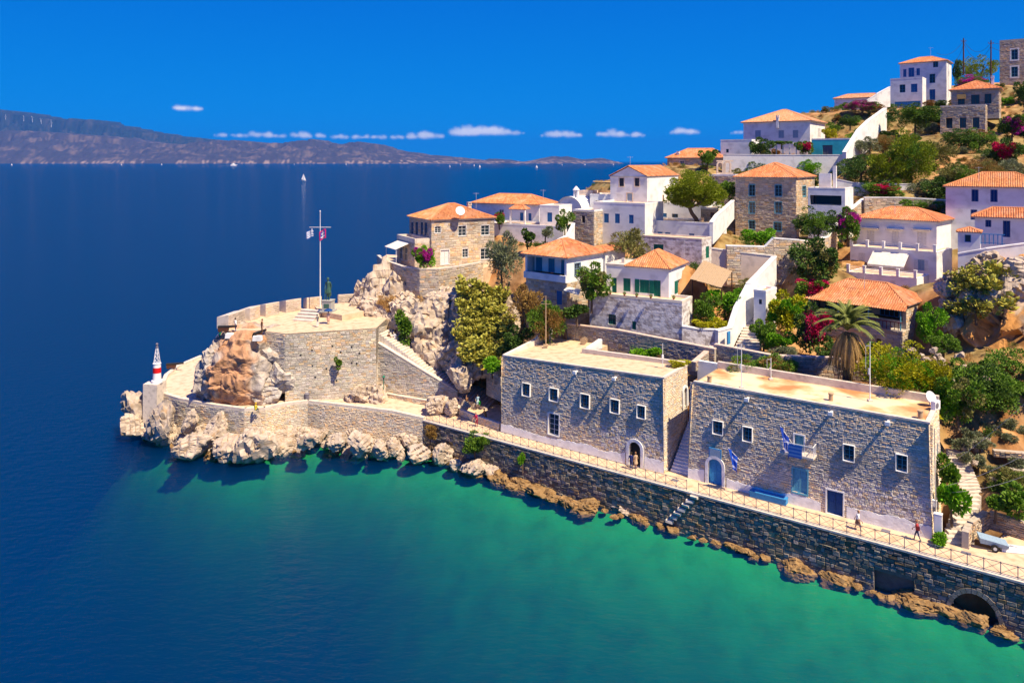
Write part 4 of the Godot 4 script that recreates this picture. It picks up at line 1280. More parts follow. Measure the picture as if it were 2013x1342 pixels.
	var cl := boulder_mesh(57, 5, 9, 0.05, 0.03, func(d, _p):
		var k: float = cz.get_noise_3dv(Vector3(d.x * 2.2, d.y * 0.7, d.z * 2.2))
		return Color(1.0, 0.58, 0.22).lerp(Color(0.85, 0.75, 0.66), smoothstep(0.0, 0.28, k)))
	var co := solo("quarry_cliff", cl, M.rock, "ochre and brown quarried cliff face below the large pale house, cactus on top", "cliff")
	co.transform = Transform3D(Basis(Vector3.UP, 0.5) * Basis.from_scale(Vector3(11.5, 8.0, 6.5)), Vector3(60.21, 16.68, -90))
	for a in [[1880, 560, 88, 2.0, 1.6], [1900, 600, 86, 1.6, 2.0], [1930, 520, 88, 2.0, 1.4], [1985, 560, 84, 2.2, 1.8], [1960, 585, 83.5, 1.6, 1.5], [2015, 530, 85, 2.6, 1.6], [1875, 600, 88, 1.6, 1.6], [1880, 640, 86, 1.4, 1.6]]:
		tag(put_boulder("boulder", self, Vector3((a[0] - 1006.5) * a[2] / 1500.0, 36 - (a[1] - 318.0) * a[2] / 1500.0, -a[2]), Vector3(a[3], a[4], a[3]), a[1], int(a[0])), "grey boulder among the cactus on top of the quarry cliff", "boulder", "boulders on the quarry cliff")

# ---------------------------------------------------------------- the two stone houses on the quay

# a battered stone block; C front right base corner, tops: height at front left and right
func battered(t: Node3D, w: float, dep: float, hl: float, hr: float, lean: float, lean_l: float, lean_r: float, front: Array, right: Array, st: Dictionary, single: Rect2, look: Dictionary) -> void:
	var flb := Vector3(-w, 0, 0); var frb := Vector3(0, 0, 0)
	var flt := Vector3(-w + lean_l, hl, -lean); var frt := Vector3(-lean_r, hr, -lean)
	var up := (frt - frb + flt - flb).normalized()
	up = Vector3(0, up.y, up.z).normalized()
	var ff := face_at(flb, Vector3.RIGHT, up)
	var wb := Buf.new(); var sb := Buf.new()
	var holes := []; var rholes := []
	for a in front: holes.append(Rect2(a[0], a[1], a[2], a[3]))
	for a in right: rholes.append(Rect2(a[0], a[1], a[2], a[3]))
	var tops := [Vector2(0, hl), Vector2(w, hr)]
	facade(wb, ff, w, tops, holes, 0.35)
	var rf := face_at(frb, Vector3.FORWARD, Vector3(-lean_r, hr, 0).normalized())
	facade(wb, rf, dep, [Vector2(0, hr), Vector2(dep, hr)], rholes, 0.35)
	var brb := Vector3(0, 0, -dep); var blb := Vector3(-w, 0, -dep)
	wb.quad(brb, blb, Vector3(-w + lean_l, hl, -dep), Vector3(-lean_r, hr, -dep))
	wb.quad(blb, flb, flt, Vector3(-w + lean_l, hl, -dep))
	part("wall_core", wb, M.mortar, t)
	# the stones keep off the whitewashed foot of the wall, which is a thin coat of its own
	stones(sb, ff, w, tops, holes, st, t, single, M.stone)
	stones(sb, rf, dep, [Vector2(0, hr), Vector2(dep, hr)], rholes, st)
	var lf := face_at(blb, Vector3.BACK, Vector3(lean_l, hl, 0).normalized())
	stones(sb, lf, dep, [Vector2(0, hl), Vector2(dep, hl)], [], st)
	part("stonework", sb, M.stone, t).set_meta("kind", "stuff")
	for a in front: opening(t, ff, a[0], a[1], a[2], a[3], a[4] if a.size() > 4 else look)
	for a in right: opening(t, rf, a[0], a[1], a[2], a[3], a[4] if a.size() > 4 else look)
	# whitewash along the foot: an uneven skin of lime on the stones
	var lime := Buf.new()
	var x := 0.0
	var y_was := 0.95
	while x < w - 0.01:
		var x1 := minf(x + rnd(0.12, 0.4), w)
		var y1 := clampf(y_was + rnd(-0.12, 0.12), 0.7, 1.2)
		var blocked := false
		for h in holes:
			if h.position.y < 0.4 and h.position.x < x1 + 0.3 and h.end.x > x - 0.3: blocked = true
		if not blocked:
			var zz := [Vector3(x, 0, 0.075), Vector3(x1, 0, 0.075), Vector3(x1, y1, 0.06), Vector3(x, y_was, 0.06)]
			lime.quad(ff * zz[0], ff * zz[1], ff * zz[2], ff * zz[3])
			lime.quad(ff * zz[3], ff * zz[2], ff * Vector3(x1, y1 + 0.02, 0), ff * Vector3(x, y_was + 0.02, 0))
		y_was = y1
		x = x1
	part("whitewash", lime, M.lime_wash, t).set_meta("kind", "stuff")
	var cp := Buf.new()
	cp.hexa([flt + Vector3(-0.06, 0, 0.08), frt + Vector3(0.06, 0, 0.08), frt + Vector3(0.06, 0, -0.3), flt + Vector3(-0.06, 0, -0.3), flt + Vector3(-0.06, 0.16, 0.08), frt + Vector3(0.06, 0.16, 0.08), frt + Vector3(0.06, 0.16, -0.3), flt + Vector3(-0.06, 0.16, -0.3)])
	var bt := Vector3(-lean_r, hr, -dep)
	cp.hexa([frt + Vector3(-0.34, 0, -0.31), frt + Vector3(0.06, 0, -0.31), bt + Vector3(0.06, 0, 0), bt + Vector3(-0.34, 0, 0), frt + Vector3(-0.34, 0.17, -0.31), frt + Vector3(0.06, 0.17, -0.31), bt + Vector3(0.06, 0.17, 0), bt + Vector3(-0.34, 0.17, 0)])
	part("coping", cp, M.cap_stone, t)

func spout(t: Node, ff: Transform3D, x: float, y: float, mesh_name: String) -> void:
	var b := Buf.new()
	b.bar(ff * Vector3(x, y, -0.05), ff * Vector3(x, y - 0.05, 0.6), 0.2, 0.14)
	b.box(Vector3(x - 0.2, y - 0.22, 0.5), Vector3(x + 0.2, y + 0.1, 0.72), ff)
	part(mesh_name, b, M.white_paint, t)

func build_customs() -> void:
	var wl := {"m": M.teal_blue, "nx": 2, "ny": 3, "sur": 0.05, "out": 0.28, "dep": 0.2, "surm": M.trim}
	var wl_low := {"m": M.joinery_white, "nx": 2, "ny": 4, "sur": 0.12, "out": 0.06, "dep": 0.22, "surm": M.trim}
	var door := {"k": "door", "m": M.black_iron, "dep": 0.34}
	var st := STONE.duplicate()
	var cpos := Vector3.ZERO
	# first house
	var args := [Vector3(15.63, 4.01, -78.4), 20.77, 7.05, 9.67, 35.4]
	var t := thing("customs_house", "long grey stone house on the quay with five small windows and an arched doorway", "building", args[0], args[4])
	var fr := [[3.05, 4.89, 1.05, 1.41], [6.79, 4.98, 1.09, 1.38], [10.85, 4.94, 1.09, 1.48], [14.55, 5.1, 1.03, 1.4], [17.72, 5.14, 0.9, 1.29], [6.63, 1.15, 1.38, 2.33, wl_low], [16.85, -0.13, 1.31, 2.53, door]]
	fr[6][1] = 0.02
	battered(t, args[1], 6.4, 8.9, 9.6, 0.35, 0.05, 0.12, fr, [[5.0, 5.4, 0.9, 2.1, {"k": "door", "m": M.joinery_white, "leaves": 1}]], st, Rect2(12.5, 0.9, 8.5, 3.2), wl)
	var ff := face_at(Vector3(-args[1], 0, 0), Vector3.RIGHT)
	var ar := Buf.new()
	arch_ring(ar, fr[6][2], fr[6][3], 0.32, 0.0, 0.13)
	part("door_surround", ar, M.lime_wash, t, ff * Transform3D(Basis.IDENTITY, Vector3(fr[6][0], 0, 0)))
	var ar2 := Buf.new()
	arch_ring(ar2, 0.9, 2.1, 0.28, 0.0, 0.13)
	part("door_surround", ar2, M.trim, t, face_at(Vector3(0, 5.4, -5.0), Vector3.FORWARD, Vector3(-0.12, 9.6, 0).normalized()))
	for a in [[10.26, 9.07, 0.13, 0.11], [15.12, 9.18, 0.12, 0.11]]: spout(t, face_at(Vector3(-args[1], 0, -0.33), Vector3.RIGHT), a[0], a[1] - 0.3, "floodlight")
	# its roof: a strip along the front, and a deeper part at the left
	var w: float = args[1]
	var rb := Buf.new()
	rb.hexa([Vector3(-w + 0.1, 8.5, -0.4), Vector3(-0.2, 9.2, -0.4), Vector3(-0.2, 9.2, -6.3), Vector3(-w + 0.1, 8.5, -6.3), Vector3(-w + 0.1, 8.96, -0.4), Vector3(-0.2, 9.66, -0.4), Vector3(-0.2, 9.66, -6.3), Vector3(-w + 0.1, 8.96, -6.3)])
	rb.hexa([Vector3(-w + 0.1, 5, -6.3), Vector3(-w + 8.4, 5, -6.3), Vector3(-w + 8.4, 5, -11), Vector3(-w + 0.1, 5, -11), Vector3(-w + 0.1, 8.96, -6.3), Vector3(-w + 8.4, 9.2, -6.3), Vector3(-w + 8.4, 9.3, -11), Vector3(-w + 0.1, 9.1, -11)])
	part("roof", rb, M.roof_floor, t)
	var lw := Buf.new()
	lw.hexa([Vector3(-w + 7.6, 8.9, -5.9), Vector3(-0.3, 9.5, -5.9), Vector3(-0.3, 9.5, -6.3), Vector3(-w + 7.6, 8.9, -6.3), Vector3(-w + 7.6, 9.75, -5.9), Vector3(-0.3, 10.1, -5.9), Vector3(-0.3, 10.1, -6.35), Vector3(-w + 7.6, 9.75, -6.35)])
	part("roof_wall", lw, M.cap_stone, t)
	var le := Buf.new()
	le.hexa([Vector3(-w + 7.9, 9.1, -6.35), Vector3(-w + 8.4, 9.1, -6.35), Vector3(-w + 8.4, 9.1, -9.5), Vector3(-w + 7.9, 9.1, -9.5), Vector3(-w + 7.9, 9.85, -6.35), Vector3(-w + 8.4, 9.85, -6.35), Vector3(-w + 8.4, 10.3, -9.5), Vector3(-w + 7.9, 10.3, -9.5)])
	part("roof_wall", le, M.white, t)
	var lp := Buf.new()
	lp.hexa([Vector3(-w, 8.9, -0.3), Vector3(-w + 0.45, 8.9, -0.3), Vector3(-w + 0.45, 8.9, -7), Vector3(-w, 8.9, -7), Vector3(-w, 9.1, -0.3), Vector3(-w + 0.45, 9.1, -0.3), Vector3(-w + 0.45, 9.7, -7), Vector3(-w, 9.7, -7)])
	lp.hexa([Vector3(-w, 8.9, -7.001), Vector3(-w + 0.45, 8.9, -7.001), Vector3(-w + 0.45, 8.9, -11), Vector3(-w, 8.9, -11), Vector3(-w, 9.7, -7.001), Vector3(-w + 0.45, 9.7, -7.001), Vector3(-w + 0.45, 11.6, -11), Vector3(-w, 11.6, -11)])
	part("side_parapet", lp, M.cream, t)
	# courtyard walls behind it
	var cwm := {"row": 0.26, "len0": 0.3, "len1": 0.7, "out": 0.04, "col": Color(0.44, 0.37, 0.31), "var": 0.25, "warm": 0.2}
	for a in [["courtyard_wall", "long stone courtyard wall with a peach coping behind the quay house roof", [Vector3(7.12, 11.6, -98.4), Vector3(13, 11.88, -93.5), Vector3(22.9, 11.46, -86.2)], [3.4, 3.4, 3.3], 0.5, M.cap_peach],
			["courtyard_wall", "short sunlit stone wall running back from the gap between the quay houses", [Vector3(20.36, 12.79, -84.5), Vector3(23.19, 13.02, -87.5)], [0.9, 1.7], 0.5, M.cap_peach],
			["garden_wall", "peach topped garden wall behind the second quay house, left of the palm", [Vector3(23.11, 11.81, -87), Vector3(28.35, 11.88, -82.8), Vector3(34.63, 11.84, -82), Vector3(38.16, 11.89, -80)], [3.3, 3.0, 3.0, 2.6], 0.5, M.cap_peach]]:
		var cw := thing(a[0], a[1], "wall")
		var cb := Buf.new(); var cc := Buf.new(); var cs := Buf.new()
		run_wall(cb, a[2], a[3], a[4], cc, 0.14, cs, cwm)
		part("wall_core", cb, M.mortar, cw); part("stonework", cs, M.stone, cw).set_meta("kind", "stuff"); part("coping", cc, a[5], cw)

	# second house
	var args2 := [Vector3(35.65, 4, -64.7), 21.82, 7, 9.83, 35.4]
	var t2 := thing("customs_house", "grey stone house on the quay with blue doors, a flag and an iron balcony", "building", args2[0], args2[4])
	var bd := {"k": "door", "m": M.deck_blue, "dep": 0.2}
	var sh := {"k": "shutter", "m": M.pale_blue, "dep": 0.12, "sur": 0.14, "surm": M.pale_blue, "out": 0.05}
	var fr2 := [[2.56, 5, 0.99, 1.26], [5.57, 4.93, 0.89, 1.33], [14.74, 5.11, 0.9, 1.39], [19.05, 5.19, 0.85, 1.37], [10.42, 5.1, 0.85, 1.37, {"k": "door", "m": M.pale_blue, "dep": 0.3, "sur": 0.12, "out": 0.12}], [10.31, 1.19, 1.28, 2.13, sh], [2.14, -0.09, 1.41, 2.55, bd], [13.35, -0.25, 1.38, 2.08, {"k": "door", "m": M.navy, "dep": 0.2, "sur": 0.12, "out": 0.1}]]
	fr2[6][1] = 0.02; fr2[7][1] = 0.02
	battered(t2, args2[1], 7.0, 9.6, 9.6, 0.5, 0.45, 0.25, fr2, [[4.6, 5.0, 0.9, 1.5, {"k": "shutter", "m": M.grey_blue, "dep": 0.1}]], st, Rect2(12.8, 1.1, 9.0, 3.3), wl)
	var w2: float = args2[1]
	var f2 := face_at(Vector3(-w2, 0, 0), Vector3.RIGHT)
	var ar3 := Buf.new()
	arch_ring(ar3, fr2[6][2], fr2[6][3], 0.3, 0.0, 0.14)
	part("door_surround", ar3, M.lime_wash, t2, f2 * Transform3D(Basis.IDENTITY, Vector3(fr2[6][0], 0, 0)))
	for a in [[6.02, 9.27, 0.1, 0.2], [13.7, 9.39, 0.09, 0.19], [18.41, 9.43, 0.08, 0.18]]: spout(t2, face_at(Vector3(-w2, 0, -0.46), Vector3.RIGHT), a[0], a[1] - 0.2, "floodlight")
	var r2 := Buf.new()
	r2.box(Vector3(-w2 + 0.6, 9.2, -7), Vector3(-0.55, 9.63, -0.75))
	part("roof", r2, M.stained_floor, t2)
	var p2 := Buf.new()
	p2.box(Vector3(-w2 + 0.5, 9.62, -7.3), Vector3(-0.25, 10.35, -6.9))
	part("rear_parapet", p2, M.cap_stone, t2)
	# balcony
	var bx: float = fr2[4][0] - 1.0
	var by: float = fr2[4][1]
	var bal := Buf.new()
	bal.box(Vector3(bx, by - 0.25, -0.3), Vector3(bx + 3.0, by - 0.08, 1.0), f2)
	var bo := part("balcony", bal, M.cap_stone, t2)
	var rail := Buf.new()
	for e in [[Vector3(bx + 0.05, by + 0.9, 0.95), Vector3(bx + 2.95, by + 0.9, 0.95)], [Vector3(bx + 0.05, by + 0.9, -0.2), Vector3(bx + 0.05, by + 0.9, 0.95)], [Vector3(bx + 2.95, by + 0.9, -0.2), Vector3(bx + 2.95, by + 0.9, 0.95)]]:
		rail.bar(f2 * e[0], f2 * e[1], 0.05, 0.05)
	part("handrail", rail, M.white_paint, bo)
	for k in 20:
		var q := Buf.new()
		var p := Vector3(bx + 0.05 + k * 0.153, by - 0.08, 0.95) if k < 20 else Vector3.ZERO
		q.bar(f2 * p, f2 * (p + Vector3(0, 0.96, 0)), 0.022, 0.022)
		part("baluster", q, M.white_paint, bo)
	for sx in [bx + 0.05, bx + 2.95]:
		for k in 6:
			var q := Buf.new()
			var p := Vector3(sx, by - 0.08, -0.1 + k * 0.19)
			q.bar(f2 * p, f2 * (p + Vector3(0, 0.96, 0)), 0.022, 0.022)
			part("baluster", q, M.white_paint, bo)
	var ban := Buf.new()
	for k in 7:
		ban.col = Color(0.02, 0.12, 0.45) if k % 2 == 0 else Color(0.12, 0.25, 0.55)
		ban.box(Vector3(bx + 0.8, by - 0.35 + k * 0.17, 0.985 + k * 0.003), Vector3(bx + 2.0, by - 0.18 + k * 0.17, 1.005 + k * 0.003), f2)
	solo("flag_banner", ban, M.flag_cloth, "blue striped cloth hung over the iron balcony rail", "flag").transform = t2.transform
	# sign over the blue door
	var sg := thing("door_sign", "blue framed sign board above the arched blue door", "sign")
	sg.transform = t2.transform
	var sa := [2.22, 2.61, 1.27, 0.99]
	var s1 := Buf.new(); var s2 := Buf.new()
	s1.box(Vector3(sa[0], sa[1], 0.02), Vector3(sa[0] + sa[2], sa[1] + sa[3], 0.12), f2)
	s2.box(Vector3(sa[0] + 0.1, sa[1] + 0.1, 0.121), Vector3(sa[0] + sa[2] - 0.1, sa[1] + sa[3] - 0.1, 0.135), f2)
	part("frame", s1, M.deck_blue, sg); part("panel", s2, M.grey_blue, sg)
	# flags on slanting staffs
	flag_on_wall(t2.transform * f2, [9.49, 4.88, 0.7, 2.48], Color(0.015, 0.05, 0.35), "blue and white flag drooping from a staff over the balcony")
	flag_on_wall(t2.transform * f2, [4.57, 2.26, 0.76, 1.99], Color(0.01, 0.06, 0.42), "blue flag drooping from a staff beside the arched blue door")
	# masonry bench
	var ba := [6.51, -0.66, 3.4, 1.31]
	var bb := Buf.new()
	bb.box(Vector3(ba[0], 0, 0.1), Vector3(ba[0] + ba[2], 0.5, 0.75), f2)
	bb.box(Vector3(ba[0] - 0.05, 0.5, 0.1), Vector3(ba[0] + ba[2] + 0.05, 0.58, 0.8), f2)
	solo("wall_bench", bb, M.deck_blue, "long blue painted masonry bench at the foot of the quay house", "bench").transform = t2.transform
	# roof furniture
	for a in [[1458, 675, 762, "white antenna mast with a bracket on the stained roof"], [1711, 670, 787, "tall white antenna mast with cables on the stained roof"], [1516, 702, 745, "short antenna mast with a small box behind the stained roof"]]:
		var dd = 22.3 * 1500.0 / (a[2] - 318.0)
		var hgt: float = (a[2] - a[1]) * dd / 1500.0
		var an := thing("antenna_mast", a[3], "antenna", Vector3((a[0] - 1006.5) * dd / 1500.0, 13.64, -dd))
		var ab := Buf.new()
		ab.tube([Vector3.ZERO, Vector3(0, hgt * 0.6, 0), Vector3(0, hgt, 0)], [0.05, 0.04, 0.03], 6)
		part("pole", ab, M.white_paint, an)
		var cb := Buf.new()
		cb.bar(Vector3(-0.4, hgt * 0.93, 0), Vector3(0, hgt * 0.93, 0), 0.04, 0.04); cb.bar(Vector3(-0.4, hgt * 0.55, 0), Vector3(-0.4, hgt * 0.93, 0), 0.03, 0.03)
		cb.box(Vector3(-0.16, hgt * 0.45, -0.1), Vector3(-0.02, hgt * 0.55, 0.1))
		part("bracket", cb, M.grey_metal, an)
		var bs := Buf.new()
		bs.box(Vector3(-0.2, 0, -0.2), Vector3(0.2, 0.15, 0.2))
		part("foot", bs, M.cap_stone, an)
	dish(Vector3(38.35, 13.64, -70.02), 0.55, "white satellite dish on the corner of the stained roof")
	var ac := Buf.new()
	ac.box(Vector3(-0.45, 0.1, -0.2), Vector3(0.45, 0.85, 0.2)); ac.box(Vector3(-0.4, 0, -0.18), Vector3(-0.3, 0.1, 0.18)); ac.box(Vector3(0.3, 0, -0.18), Vector3(0.4, 0.1, 0.18))
	var aco := solo("air_conditioner", ac, M.white_paint, "white air conditioner unit beside the dish on the stained roof", "appliance")
	aco.transform = Transform3D(Basis(Vector3.UP, 0.6), Vector3(38.19, 13.64, -68.73))
	var fan := Buf.new()
	fan.lathe([[0.26, 0.0], [0.26, 0.02], [0.0, 0.02]], 12)
	part("fan_grille", fan, M.iron, aco, Transform3D(Basis(Vector3.RIGHT, PI / 2), Vector3(-0.12, 0.47, 0.2)))
	for a in [[1634, 787, "small square brick vent on the stained roof"], [1810, 822, "rusty can shaped vent on the stained roof edge"], [1395, 752, "low brick stump on the left end of the stained roof"]]:
		var vb := Buf.new()
		vb.lathe([[0.22, 0], [0.22, 0.6], [0.27, 0.62], [0.27, 0.7], [0.0, 0.72]], 8)
		var dd = 22.36 * 1500.0 / (a[1] - 318.0)
		var vo := solo("roof_vent", vb, M.timber, a[2], "vent")
		vo.position = Vector3((a[0] - 1006.5) * dd / 1500.0, 13.63, -dd)
	# passage stairs between the two houses
	var ps := thing("passage_stairs", "narrow blue shaded flight of steps between the two quay houses", "stairs", args2[0], args2[4])
	for k in 22:
		var b := Buf.new()
		b.box(Vector3(-w2 - 2.1, -0.3, -0.5 - 0.3 * (k + 1)), Vector3(-w2 + 0.12, 0.24 * (k + 1), -0.5 - 0.3 * k))
		part("step", b, M.lime_wash, ps)
	var pw := Buf.new()
	pw.box(Vector3(-w2 - 2.1, 0, -8.2), Vector3(-w2 + 2.6, 9.9, -7.75))
	solo("end_wall", pw, M.white, "small white wall closing the top of the passage between the quay houses", "wall").transform = ps.transform
	# drain pipes and boxes on the right-hand corner
	var pipe := Buf.new()
	pipe.tube([Vector3(0.12, 9.3, -0.55), Vector3(0.3, 0.3, -0.12)], [0.045, 0.045], 6)
	part("drain_pipe", pipe, M.pale_cable, t2)
	for a in [[Vector3(36.06, 4.74, -64.5), Vector3(0.6, 1.5, 0.45), "tall white electrical cabinet by the corner of the quay house"], [Vector3(36.14, 6.57, -65.2), Vector3(0.35, 0.5, 0.3), "small white meter box on the side of the quay house"]]:
		var eb := Buf.new()
		var s: Vector3 = a[1]
		eb.box(Vector3(-s.x / 2, 0, -s.z / 2), Vector3(s.x / 2, s.y, s.z / 2)); eb.box(Vector3(-s.x / 2 - 0.03, s.y, -s.z / 2 - 0.03), Vector3(s.x / 2 + 0.03, s.y + 0.06, s.z / 2 + 0.03)); eb.box(Vector3(-s.x / 2 + 0.05, 0.08, s.z / 2), Vector3(s.x / 2 - 0.05, s.y - 0.06, s.z / 2 + 0.02))
		var eo := solo("electrical_box", eb, M.white_paint, a[2], "electrical box")
		eo.transform = Transform3D(Basis(Vector3.UP, -0.62), a[0])
	# things on the first roof
	var ch := thing("roof_junk", "small weathered wooden cable spool left on the flat quay roof", "cable spool", Vector3(8.99, 13.25, -95.32), 20)
	var c1 := Buf.new()
	for z in [-0.3, 0.24]: c1.tube([Vector3(0, 0.42, z), Vector3(0, 0.42, z + 0.07)], [0.42, 0.42], 14)
	part("flange", c1, M.timber, ch)
	var c2 := Buf.new()
	c2.tube([Vector3(0, 0.42, -0.26), Vector3(0, 0.42, 0.26)], [0.18, 0.18], 10)
	part("drum", c2, M.timber, ch)
	var mast := Buf.new()
	mast.tube([Vector3.ZERO, Vector3(0, 6.2, 0)], [0.09, 0.06], 6); mast.box(Vector3(-0.3, 0, -0.3), Vector3(0.3, 0.2, 0.3))
	mast.bar(Vector3(-0.6, 5.2, 0), Vector3(0.6, 5.2, 0), 0.04, 0.04)
	solo("antenna_mast", mast, M.timber, "bare brown mast at the back corner of the flat quay roof", "mast").position = Vector3(4.18, 13.25, -94.27)
	var m2 := Buf.new()
	m2.tube([Vector3.ZERO, Vector3(0, 2.6, 0)], [0.04, 0.03], 6); m2.box(Vector3(-0.1, 1.0, -0.1), Vector3(0.1, 1.35, 0.1))
	solo("antenna_mast", m2, M.white_paint, "thin white pole on the low wall of the flat quay roof", "mast").position = Vector3(16.37, 13.7, -82.8)

func dish(at: Vector3, r: float, label: String) -> void:
	var t := thing("satellite_dish", label, "satellite dish", at, -20)
	var b := Buf.new()
	b.tube([Vector3.ZERO, Vector3(0, r * 1.2, 0)], [0.04, 0.04], 6)
	part("stand", b, M.grey_metal, t)
	var d := Buf.new()
	d.lathe([[0.0, 0.0], [r * 0.5, r * 0.06], [r * 0.85, r * 0.18], [r, r * 0.26], [r * 0.98, r * 0.28], [r * 0.5, r * 0.1], [0.0, r * 0.04]], 20)
	part("reflector", d, M.white_paint, t, Transform3D(Basis(Vector3.RIGHT, 1.1), Vector3(0, r * 1.4, 0.05)))
	var a := Buf.new()
	a.bar(Vector3(0, r * 0.9, 0.1), Vector3(0, r * 1.5, r * 0.9), 0.03, 0.03)
	part("feed_arm", a, M.grey_metal, t)

func flag_on_wall(f: Transform3D, a: Array, col: Color, label: String) -> void:
	var t := thing("wall_flag", label, "flag")
	t.transform = f * Transform3D(Basis.IDENTITY, Vector3(a[0], a[1], 0))
	var s := Buf.new()
	s.bar(Vector3(a[2], a[3] * 0.35, -0.05), Vector3(0.0, a[3] + 0.1, 1.1), 0.05, 0.05)
	part("staff", s, M.trim, t)
	var b := Buf.new()
	var n := 10
	var top0 := Vector3(a[2], a[3] * 0.35, -0.05).lerp(Vector3(0.0, a[3] + 0.1, 1.1), 0.25)
	var top1 := Vector3(0.0, a[3] + 0.1, 1.1)
	for i in n:
		for j in 8:
			var pts := []
			for e in [[i, j], [i + 1, j], [i + 1, j + 1], [i, j + 1]]:
				var u: float = e[0] / float(n)
				var w: float = e[1] / 8.0
				var p := top1.lerp(top0, u * (1.0 - 0.35 * w))
				pts.append(p + Vector3(sin(u * 9.0 + w * 2.0) * 0.12 + w * a[2] * 0.5, -w * a[3] * 0.95, cos(u * 8.0) * 0.12))
			b.col = col if (j % 4 != 2 or i < 3) else Color(0.4, 0.45, 0.7)
			b.quad(pts[0], pts[1], pts[2], pts[3])
	part("cloth", b, M.flag_cloth, t)

# ---------------------------------------------------------------- houses on the hill

func walls(called: String, label: String, pts: Array, tops: Array, thick: float, core: Material, cap: Material, st := {}) -> void:   # tops: y of the wall's top at each point
	var t := thing(called, label, "wall")
	var hs := []
	for i in pts.size(): hs.append(tops[i] - pts[i].y)
	var b := Buf.new(); var c := Buf.new(); var s := Buf.new()
	if st: run_wall(b, pts, hs, thick, c, 0.16, s, st)
	else: run_wall(b, pts, hs, thick, c, 0.16)
	part("wall_core", b, core, t)
	if st: part("stonework", s, M.stone, t).set_meta("kind", "stuff")
	part("coping", c, cap, t)

func balustrade(t: Node, a: Vector3, b: Vector3, n: int, h: float, pm: Material, rm: Material) -> void:   # square posts with rails between
	for k in n + 1:
		var p := a.lerp(b, float(k) / n)
		var q := Buf.new()
		q.box(Vector3(-0.17, 0, -0.17), Vector3(0.17, h, 0.17)); q.box(Vector3(-0.21, h, -0.21), Vector3(0.21, h + 0.08, 0.21))
		part("post", q, pm, t, Transform3D(Basis.IDENTITY, p))
	for k in n:
		for e in [0.35, 0.6, 0.85]:
			var q := Buf.new()
			q.bar(a.lerp(b, (k + 0.0) / n) + Vector3.UP * h * e, a.lerp(b, (k + 1.0) / n) + Vector3.UP * h * e, 0.05, 0.05)
			part("rail", q, rm, t)

